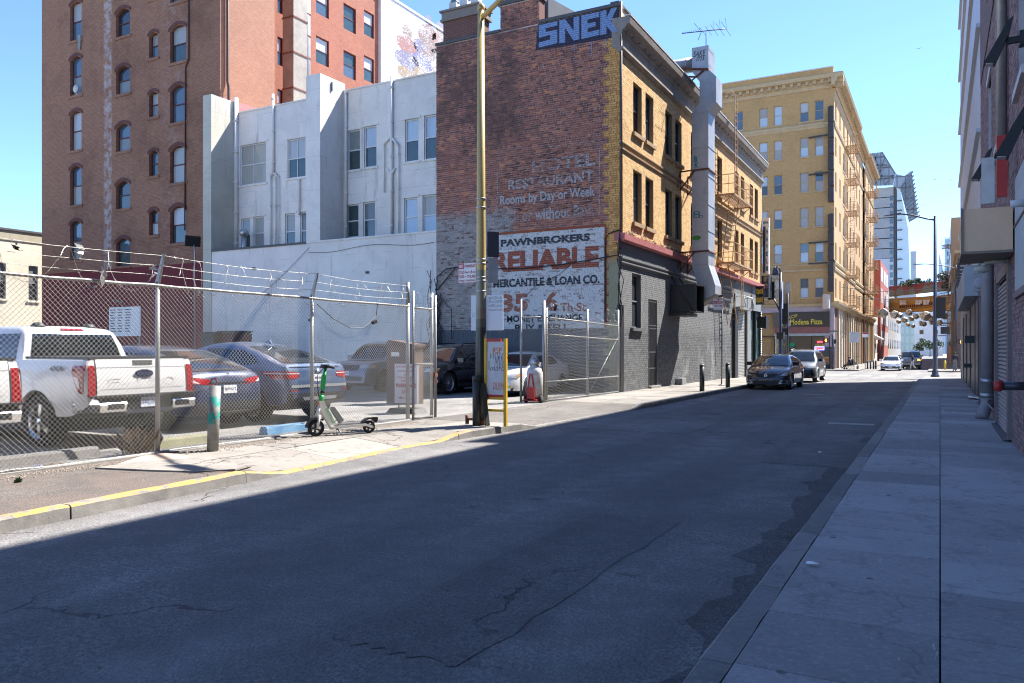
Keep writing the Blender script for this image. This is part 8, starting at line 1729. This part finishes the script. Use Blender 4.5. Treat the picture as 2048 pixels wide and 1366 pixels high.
# ------------------------------------------------------------------ scooter
GRN = M((.02, .33, .07), .4, var=.1, name='green_plastic'); SCW = M((.62, .61, .57), .45, var=.15, dirt=.4, name='scooter_white')
def scooter(label, loc, rz, k=1.0):
    """x = forward (front wheel), length about 1.2 m"""
    t = thing('electric_scooter', label, 'scooter', loc, rz); t.scale = (k, k, k)
    R_ = .135
    def wheel(x, r, nm):
        e = bpy.data.objects.new(nm, None); COL.objects.link(e); e.parent = t; e.location = (x, 0, r)
        m = MB(); m.lathe([(r * .68, -.035), (r * .92, -.035), (r, -.015), (r, .015), (r * .92, .035), (r * .68, .035)], axis=(0, 1, 0), n=24, cap=False); part('tyre', m, RUBBER, e)
        m = MB(); m.lathe([(r * .70, -.025), (r * .64, -.025), (r * .64, .025), (r * .70, .025)], axis=(0, 1, 0), n=24, cap=False)
        for q in range(5): a = q * 2 * math.pi / 5; m.beam((0, 0, 0), (r * .68 * math.cos(a), 0, r * .68 * math.sin(a)), .028, .03, (0, 1, 0))
        m.lathe([(.03, -.04), (.03, .04)], axis=(0, 1, 0), n=10); part('rim', m, ALLOYD, e)
    wheel(.46, R_, 'front_wheel'); wheel(-.46, .105, 'rear_wheel')
    m = MB(); m.prism([(-.40, -.075, .125), (.20, -.075, .115), (.24, -.075, .155), (-.38, -.075, .165)], (0, .15, 0)); part('deck', m, SCW, t)
    m = MB(); m.prism([(-.36, -.06, .166), (.17, -.06, .157), (.17, -.06, .164), (-.36, -.06, .173)], (0, .12, 0)); part('grip_mat', m, RUBBER, t)
    m = MB()
    for y in (-.07, .052): m.prism([(-.38, y, .13), (-.38, y, .165), (-.50, y, .125), (-.51, y, .095), (-.47, y, .09)], (0, .018, 0))
    part('rear_fork', m, SCW, t)
    m = MB(); n = 10; P = [(-.46 + .155 * math.cos(a), -.05, .105 + .155 * math.sin(a)) for a in np.linspace(.3, 2.6, n)] + [(-.46 + .13 * math.cos(a), -.05, .105 + .13 * math.sin(a)) for a in np.linspace(2.6, .3, n)]; m.prism(P, (0, .10, 0)); m.box((-.60, -.05, .20), (-.53, .05, .262)); part('mudguard', m, BLACK, t)
    m = MB(); m.prism([(.21, -.045, .10), (.10, -.045, .12), (.34, -.045, .56), (.42, -.045, .57), (.40, -.045, .42)], (0, .09, 0)); part('frame', m, SCW, t)
    m = MB(); text_on(m, 'Lime', (.352, -.0475, .43), Vector((-.50, 0, -.86)), Vector((.86, 0, -.50)) * -1, .27, .085, .0); part('lettering', m, GRN, t)
    m = MB(); text_on(m, 'Lime', (.20, .0475, .20), Vector((.50, 0, .86)), Vector((-.86, 0, .50)), .27, .085, .0); part('lettering', m, GRN, t)
    m = MB(); m.prism([(.06, -.04, .19), (.0, -.04, .24), (.16, -.04, .46), (.22, -.04, .47), (.23, -.04, .44)], (0, .08, 0)); part('battery_box', m, GREY, t)
    m = MB(); m.tube([(.385, 0, .52), (.30, 0, 1.10)], .024, 10); part('stem', m, GRN, t)
    m = MB(); m.tube([(.375, 0, .56), (.365, 0, .66)], .038, 10); m.prism([(.325, -.035, .74), (.36, -.035, .74), (.375, -.035, .80), (.355, -.035, .98), (.33, -.035, 1.0), (.30, -.035, .96)], (0, .07, 0)); part('stem_cover', m, GRN, t)
    m = MB(); m.tube([(.354, 0, .69), (.348, 0, .73)], .034, 10); part('clamp', m, BLACK, t)
    m = MB(); m.tube([(.27, -.27, 1.10), (.30, -.1, 1.12), (.30, .1, 1.12), (.27, .27, 1.10)], .02, 8); m.box((.26, -.06, 1.09), (.36, .06, 1.15)); part('handlebar', m, BLACK, t)
    m = MB(); m.tube([(.40, 0, .46), (.43, 0, .30)], .04, 10); 
    for y in (-.055, .055): m.tube([(.42, y, .34), (.455, y, .13)], .02, 8)
    m.box((.39, -.07, .28), (.45, .07, .34)); part('fork', m, SCW, t)
    m = MB(); P = [(.46 + .17 * math.cos(a), -.045, .135 + .17 * math.sin(a)) for a in np.linspace(.1, 2.3, 10)] + [(.46 + .15 * math.cos(a), -.045, .135 + .15 * math.sin(a)) for a in np.linspace(2.3, .1, 10)]; m.prism(P, (0, .09, 0)); part('front_mudguard', m, BLACK, t)
    m = MB(); m.box((.38, -.05, .50), (.41, -.046, .545)); m.box((.405, -.02, .5), (.425, .02, .56)); part('reflector', m, AMBER, t)
    m = MB(); m.tube([(.12, .03, .12), (.06, .14, .0)], .012, 6); m.tube([(.12, .03, .12), (.16, .12, .02)], .01, 6); part('kickstand', m, STEELD, t)
    m = MB(); m.tube([(.30, -.06, 1.1), (.40, -.08, .98), (.42, -.03, .8), (.40, -.02, .6)], .006, 5); part('brake_cable', m, CABLE, t)
    return t
p1, p2 = onZ(632, 873, .13), onZ(738, 866, .13); c = (p1 + p2) / 2; dv = p1 - p2; k = dv.length / .92
scooter('green and white rental scooter parked on its stand in front of the fence', (c.x, c.y, walk_z(c.x, c.y)), math.atan2(dv.y, dv.x), k)
p = onZ(1715, 738, -.26); scooter('distant green handled scooter across the crossing', (p.x, p.y, -.26), -1.4, 1.1)
# ------------------------------------------------------------------ parking lot sign on weighted stand, barrel shape, dumpsters, cylinder on trolley
p = onZ(812, 826, .13); a = onY(790, 806, p.y); b = onY(836, 728, p.y)
t = thing('parking_board', 'white parking lot board with red lettering behind the gate post', 'sign'); w, h = b.x - a.x, b.z - a.z
m = MB(); m.box((a.x, p.y - .015, a.z), (b.x, p.y + .015, b.z)); part('panel', m, M((.66, .66, .68), .5, name='board_white', var=.08), t)
m = MB()
for x in (a.x + .12, b.x - .12): m.tube([(x, p.y, a.z), (x, p.y, .2)], .018, 6)
part('leg', m, DGREY, t); m = MB(); m.prism([(a.x - .1, p.y - .25, .13), (b.x + .1, p.y - .25, .13), (b.x + .0, p.y - .2, .25), (a.x + .0, p.y - .2, .25)], (0, .5, 0)); part('base', m, BLACK, t)
fy = p.y - .018
def tx(s, x, z, ww, hh, off=.02): m = MB(); text_on(m, s, (a.x + x * w, fy, a.z + z * h), X_, Zu, ww * w, hh * h, off); part('lettering', m, RED, t)
tx('FOR STEVENSON ST', .06, .90, .88, .055); tx('GOLDEN GATE', .16, .79, .68, .055); tx('AND', .4, .70, .2, .05); tx('THE WARFIELD', .12, .63, .76, .05); tx('THEATRE', .27, .55, .46, .05); tx('PARKING', .06, .40, .88, .105, .04); tx('LOT', .32, .25, .36, .1, .04); tx('Open 24 Hrs', .36, .11, .5, .05)
m = MB(); m.poly([(a.x + .16 * w, fy, a.z + .14 * h), (a.x + .3 * w, fy, a.z + .10 * h), (a.x + .3 * w, fy, a.z + .18 * h)]); m.box((a.x + .3 * w, fy - .001, a.z + .13 * h), (a.x + .36 * w, fy, a.z + .15 * h)); part('arrow', m, RED, t)
m = MB(); t = thing('brown_booth', 'brown wooden attendant booth behind the parking lot board', 'booth'); q = onZ(800, 812, .13); x0, x1 = onY(773, 700, q.y + .6).x, onY(826, 700, q.y + .6).x
m.box((x0, q.y + .6, .13), (x1, q.y + 1.1, 1.75)); part('cabinet', m, M((.12, .075, .06), .7, var=.3, name='brown_board'), t); m = MB(); m.prism([(x0 - .05, q.y + .55, 1.75), (x1 + .05, q.y + .55, 1.75), (x1 + .05, q.y + .55, 1.82), (x0 + .1, q.y + .55, 1.95)], (0, .6, 0)); part('lid', m, M((.09, .055, .05), .7, name='brown_lid'), t); m = MB(); m.box((x0 + .18, q.y + .585, 1.48), (x0 + .45, q.y + .598, 1.6)); part('slip', m, OFFW, t)
for k, (u0, u1, v0, v1, dy, lab) in enumerate(((402, 428, 664, 720, 0, 'dark bin with black lid behind the blue cars'), (428, 466, 662, 720, .4, 'dark red dumpster behind the blue cars'))):
    Yd = 24.5 + dy; a = onY(u0, v1, Yd); b = onY(u1, v0, Yd); t = thing('dumpster', lab, 'dumpster'); m = MB(); m.prism([(a.x + .1, Yd, .2), (b.x - .1, Yd, .2), (b.x, Yd, b.z - .1), (a.x, Yd, b.z - .1)], (0, 1.1, 0)); part('bin', m, M((.08, .02, .022) if k else (.03, .03, .032), .6, name='bin_paint'), t); m = MB(); m.prism([(a.x - .03, Yd - .04, b.z - .1), (b.x + .03, Yd - .04, b.z - .1), (b.x, Yd + .2, b.z + .02), (a.x, Yd + .2, b.z + .02)], (0, 1.0, 0)); part('lid', m, BLACK, t)
    m = MB(); 
    for x in (a.x + .2, b.x - .2): m.lathe([(.0, -.03), (.09, -.03), (.09, .03), (0, .03)], (x, Yd + .1, .22), (1, 0, 0), 10)
    part('castor', m, BLACK, t)
p = onZ(1073, 805, .13); t = thing('gas_cylinder', 'dented white gas cylinder on a red trolley behind the gate leaf', 'cylinder', (p.x - .05, p.y, .13))
m = MB(); m.lathe([(.0, .12), (.17, .12), (.24, .2), (.24, .85), (.2, 1.0), (.1, 1.06), (.1, 1.16), (0, 1.17)], n=18); part('tank', m, M((.50, .49, .47), .5, var=.4, sc=5, dirt=.6, name='rusty_white_tank'), t)
m = MB(); m.lathe([(.12, 0), (.14, .02), (.12, .14), (.1, .15)], (0, 0, 1.12), n=12); part('collar', m, STEEL, t)
m = MB(); m.box((-.12, -.30, .08), (.12, -.245, .45)); m.box((-.2, -.30, .06), (.2, .1, .11)); m.beam((-.1, -.27, .4), (-.03, -.27, .85), .03); m.beam((.1, -.27, .4), (.03, -.27, .85), .03); part('trolley', m, RED, t); m = MB()
for x in (-.27, .22): m.lathe([(0, 0), (.11, 0), (.11, .06), (0, .06)], (x, -.1, .11), (1, 0, 0), 14)
part('trolley_wheel', m, RUBBER, t)
# ------------------------------------------------------------------ far street furniture
p = onZ(1708, 739, -.26); t = thing('traffic_sign', 'blank backed square sign on a thin post by the hotel', 'sign', (p.x, p.y, -.26)); d = _dep(p.x, p.y); zz = lambda v: HC - (v - 700) * d / _F + .26
m = MB(); m.tube([(0, 0, 0), (0, 0, zz(664))], .04, 8); part('post', m, STEEL, t); m = MB(); m.box((-.42, -.06, zz(685)), (.45, -.04, zz(664))); part('panel', m, SIGNB, t)
p = onZ(1727, 739, -.26); t = thing('parking_sign', 'red and white no parking sign on a thin post beside the hotel', 'sign', (p.x, p.y + 2, -.26)); m = MB(); m.tube([(0, 0, 0), (0, 0, zz(664))], .035, 8); part('post', m, STEELD, t); m = MB(); m.box((-.26, -.06, zz(674)), (.3, -.04, zz(664))); part('panel', m, SIGNW, t); m = MB(); m.box((-.25, -.066, zz(667.5)), (.29, -.061, zz(664.3))); part('red_block', m, REDT, t)
for k, u in enumerate((1735, 1741, 1747, 1751.5)):
    p = onZ(u, 738, -.26); t = thing('bollard', 'slim dark bollard, number %s from the hotel in the row across the crossing' % ('one', 'two', 'three', 'four')[k], 'bollard', (p.x, p.y, -.26), 0, 'far bollards'); m = MB(); m.tube([(0, 0, 0), (0, 0, .8)], .08, 8); m.lathe([(.085, .8), (.06, .86), (0, .88)], n=8); part('post', m, BLUEP, t)
p = onZ(1890, 739, -.26); t = thing('yellow_bollard', 'small yellow bollard across the crossing at the right', 'bollard', (p.x, p.y, -.26)); m = MB(); m.tube([(0, 0, 0), (0, 0, .8)], .1, 8); m.lathe([(.1, .8), (.06, .88), (0, .9)], n=8); part('post', m, M((.6, .4, .03), .5, name='yellow'), t)
t = thing('awning', 'pale awning on the low white building past the hotel', 'awning'); m = MB(); m.prism([(-9.6, 142, 4.2), (-8.4, 142, 3.6), (-8.4, 142, 3.4), (-9.6, 142, 3.4)], (0, 6, 0)); part('canvas', m, OFFW, t)
rg = random.Random(8)
for k, (u, v) in enumerate(((1838, 97), (1892, 338), (1900, 360), (1850, 411), (1871, 359))):
    P = onY(u, v, 120); t = MB(); t.add([(-.45, 0, .08), (0, -.06, 0), (.45, 0, .1), (0, .06, -.02), (0, 0, .05)], [(0, 1, 4), (1, 2, 4), (2, 3, 4), (3, 0, 4)]); o = part('flying_bird', t, M((.25, .27, .3), .8, name='bird_grey')); o.location = P; o.rotation_euler = (0, 0, rg.uniform(-.6, .6)); tag(o, ('highest bird, alone in the sky left of the pale tower', 'bird nearest the grey panelled building', 'lowest of the pair of birds beside the grey building', 'lowest bird, above the glass face of the office slab', 'leftmost of the small group of birds by the grey building')[k], 'bird', 'birds in the sky')
# ------------------------------------------------------------------ people
SKIN = M((.30, .17, .11), .6, var=.1, name='skin'); SKIN2 = M((.10, .055, .035), .6, var=.1, name='skin_deep'); HAIR = M((.012, .010, .009), .7, name='hair')
def person(label, loc, rz, J, mats, H=1.74, hood=False):
    """J: joints as fractions of height, x forward, y left; mats: skin, top, trousers, shoes"""
    t = thing('person', label, 'person', loc, rz); names = list(J); me = bpy.data.meshes.new('body'); V = [Vector(J[n][:3]) * H for n in names]; ix = {n: i for i, n in enumerate(names)}
    E = [('pelvis', 'chest'), ('chest', 'neck'), ('neck', 'head'), ('chest', 'shl'), ('shl', 'ell'), ('ell', 'hal'), ('hal', 'fil'), ('chest', 'shr'), ('shr', 'elr'), ('elr', 'har'), ('har', 'fir'), ('pelvis', 'hil'), ('hil', 'knl'), ('knl', 'anl'), ('anl', 'tol'), ('pelvis', 'hir'), ('hir', 'knr'), ('knr', 'anr'), ('anr', 'tor')]
    me.from_pydata(V, [(ix[a], ix[b]) for a, b in E], []); o = bpy.data.objects.new('body', me); COL.objects.link(o); o.modifiers.new('skin', 'SKIN'); sv = me.skin_vertices[0].data
    for n in names: r = J[n][3] * H; sv[ix[n]].radius = (r, r * J[n][4] if len(J[n]) > 4 else r)
    sv[ix['pelvis']].use_root = True; sb = o.modifiers.new('sub', 'SUBSURF'); sb.levels = 2
    dg = bpy.context.evaluated_depsgraph_get(); dg.update(); nm = bpy.data.meshes.new_from_object(o.evaluated_get(dg)); bpy.data.objects.remove(o); nm.name = 'body'; nm.materials.clear()
    for m_ in mats: nm.materials.append(m_)
    P = {n: v for n, v in zip(names, V)}
    for f in nm.polygons:
        c = f.center; near = min(P, key=lambda n: (P[n] - c).length); f.use_smooth = True
        f.material_index = 0 if near in ('head', 'neck', 'hal', 'har', 'fil', 'fir') else 2 if near in ('hil', 'hir', 'knl', 'knr', 'pelvis') else 3 if near in ('tol', 'tor', 'anl', 'anr') else 1
        if near in ('anl', 'anr') and c.z > P[near].z + .03: f.material_index = 2
    ob = link('body', nm, mats, t); hd = P['head']; r = J['head'][3] * H
    m = MB(); m.lathe([(.0, -.55 * r), (.9 * r, -.5 * r), (1.16 * r, .1 * r), (1.0 * r, .7 * r), (.5 * r, 1.15 * r), (0, 1.25 * r)], (hd.x - .25 * r, hd.y, hd.z + .1 * r), n=12); part('hood' if hood else 'hair', m, mats[1] if hood else HAIR, t)
    m = MB(); m.lathe([(.0, .0), (.02, .01), (.0, .05)], (hd.x + .9 * r, hd.y, hd.z - .02), (1, 0, -.3), 6); part('nose', m, mats[0], t)
    return t
ST = dict(pelvis=(0, 0, .52, .085, .8), chest=(0, 0, .72, .10, .75), neck=(.0, 0, .835, .034), head=(.015, 0, .925, .052), shl=(0, .105, .79, .045), ell=(-.02, .14, .62, .030), hal=(.03, .14, .48, .024), fil=(.04, .14, .44, .016), shr=(0, -.105, .79, .045), elr=(-.02, -.14, .62, .030), har=(.03, -.14, .48, .024), fir=(.04, -.14, .44, .016), hil=(0, .05, .49, .06), knl=(.01, .055, .27, .044), anl=(0, .055, .045, .030), tol=(.09, .06, .02, .026), hir=(0, -.05, .49, .06), knr=(.01, -.055, .27, .044), anr=(0, -.055, .045, .030), tor=(.09, -.06, .02, .026))
WK = dict(ST, knl=(.08, .05, .29, .045), anl=(.10, .05, .05, .03), tol=(.18, .055, .03, .026), knr=(-.02, -.05, .28, .045), anr=(-.16, -.05, .10, .03), tor=(-.13, -.05, .03, .026), head=(.06, 0, .915, .054), neck=(.03, 0, .83, .036), chest=(.02, 0, .72, .105, .8), ell=(-.07, .13, .64, .033), hal=(.02, .13, .55, .026), fil=(.05, .12, .53, .017), elr=(-.03, -.13, .63, .033), har=(.07, -.12, .54, .026), fir=(.10, -.11, .52, .017))
SIT = dict(ST, pelvis=(0, 0, .30, .095, .9), chest=(.02, 0, .48, .11, .8), neck=(.05, 0, .59, .036), head=(.09, 0, .675, .054), shl=(.02, .11, .555, .048), ell=(.05, .13, .41, .033), hal=(.16, .10, .36, .025), fil=(.19, .09, .35, .017), shr=(.02, -.11, .555, .048), elr=(.05, -.13, .41, .033), har=(.16, -.10, .36, .025), fir=(.19, -.09, .35, .017), hil=(.03, .05, .29, .06), knl=(.25, .06, .28, .046), anl=(.40, .06, .10, .03), tol=(.48, .06, .06, .026), hir=(.03, -.05, .29, .06), knr=(.24, -.06, .27, .046), anr=(.34, -.06, .08, .03), tor=(.42, -.06, .03, .026))
JK = M((.012, .013, .016), .8, name='black_jacket'); TROU = M((.42, .38, .34), .8, name='beige_trousers'); SHOE = M((.03, .03, .03), .6, name='shoes'); NAVY = M((.02, .025, .04), .8, name='navy_cloth'); LILAC = M((.34, .26, .36), .8, name='lilac_print', var=.4, sc=10); GREYC = M((.16, .16, .17), .8, name='grey_cloth')
p = onZ(1825, 740.5, -.38); person('person in black hooded jacket and beige trousers walking across the far crossing', (p.x, p.y, -.38), math.pi - .1, WK, [SKIN2, JK, TROU, SHOE], 1.78, True)
p = onZ(1909.5, 742, -.26); person('person in dark jacket and grey trousers standing on the right far corner', (p.x, p.y, -.26), 1.9, ST, [SKIN2, NAVY, GREYC, SHOE], 1.76)
p = onZ(1920, 741, -.26); person('person in black standing half hidden behind the right corner wall', (p.x + .15, p.y, -.26), 3.0, ST, [SKIN, JK, JK, SHOE], 1.76)
p = onZ(1668.5, 736.5, -.26); person('person in a lilac patterned top standing by the pizza shop corner', (p.x, p.y, -.26), -1.2, ST, [SKIN, LILAC, NAVY, SHOE], 1.68)
p = onZ(1496, 742, .1); q = onY(1496, 714, 84.8); person('person behind the parked sedan by the pizza shop, only the head in view', (q.x, 84.8, -.26), -1.6, ST, [SKIN, JK, JK, SHOE], 1.72)
p = onZ(1700, 738.5, -.26); wc = thing('wheelchair', 'dark wheelchair hung with bags outside the hotel', 'wheelchair', (p.x, p.y, -.26), 2.9)
for y in (.3, -.3):
    m = MB(); m.lathe([(.29, -.015), (.31, -.02), (.31, .02), (.29, .015)], (0, y, .31), (0, 1, 0), 20, False)
    for k in range(8): a = k * math.pi / 4; m.tube([(0, y, .31), (.29 * math.cos(a), y, .31 + .29 * math.sin(a))], .006, 4)
    part('wheel', m, BLACK, wc); m = MB(); m.lathe([(0, -.02), (.09, -.02), (.09, .02), (0, .02)], (.42, y, .09), (0, 1, 0), 12); part('castor', m, BLACK, wc)
m = MB(); m.box((-.2, -.26, .42), (.28, .26, .48)); part('seat', m, BLACK, wc); m = MB(); m.box((-.26, -.26, .46), (-.2, .26, .98)); part('backrest', m, BLACK, wc); m = MB()
for y in (.28, -.28): m.tube([(-.22, y, .3), (-.24, y, 1.0), (-.36, y, 1.02)], .016, 6); m.tube([(-.22, y, .68), (.2, y, .68), (.26, y, .45), (.45, y, .12)], .016, 6)
part('frame', m, STEELD, wc); m = MB(); m.lathe([(0, -.2), (.16, -.18), (.19, 0), (.12, .18), (0, .2)], (-.36, 0, .62), n=10); part('bag', m, NAVY, wc)
person('person in dark clothes seated in the wheelchair outside the hotel', (p.x, p.y, -.28), 2.9, SIT, [SKIN, JK, NAVY, SHOE], 1.72)
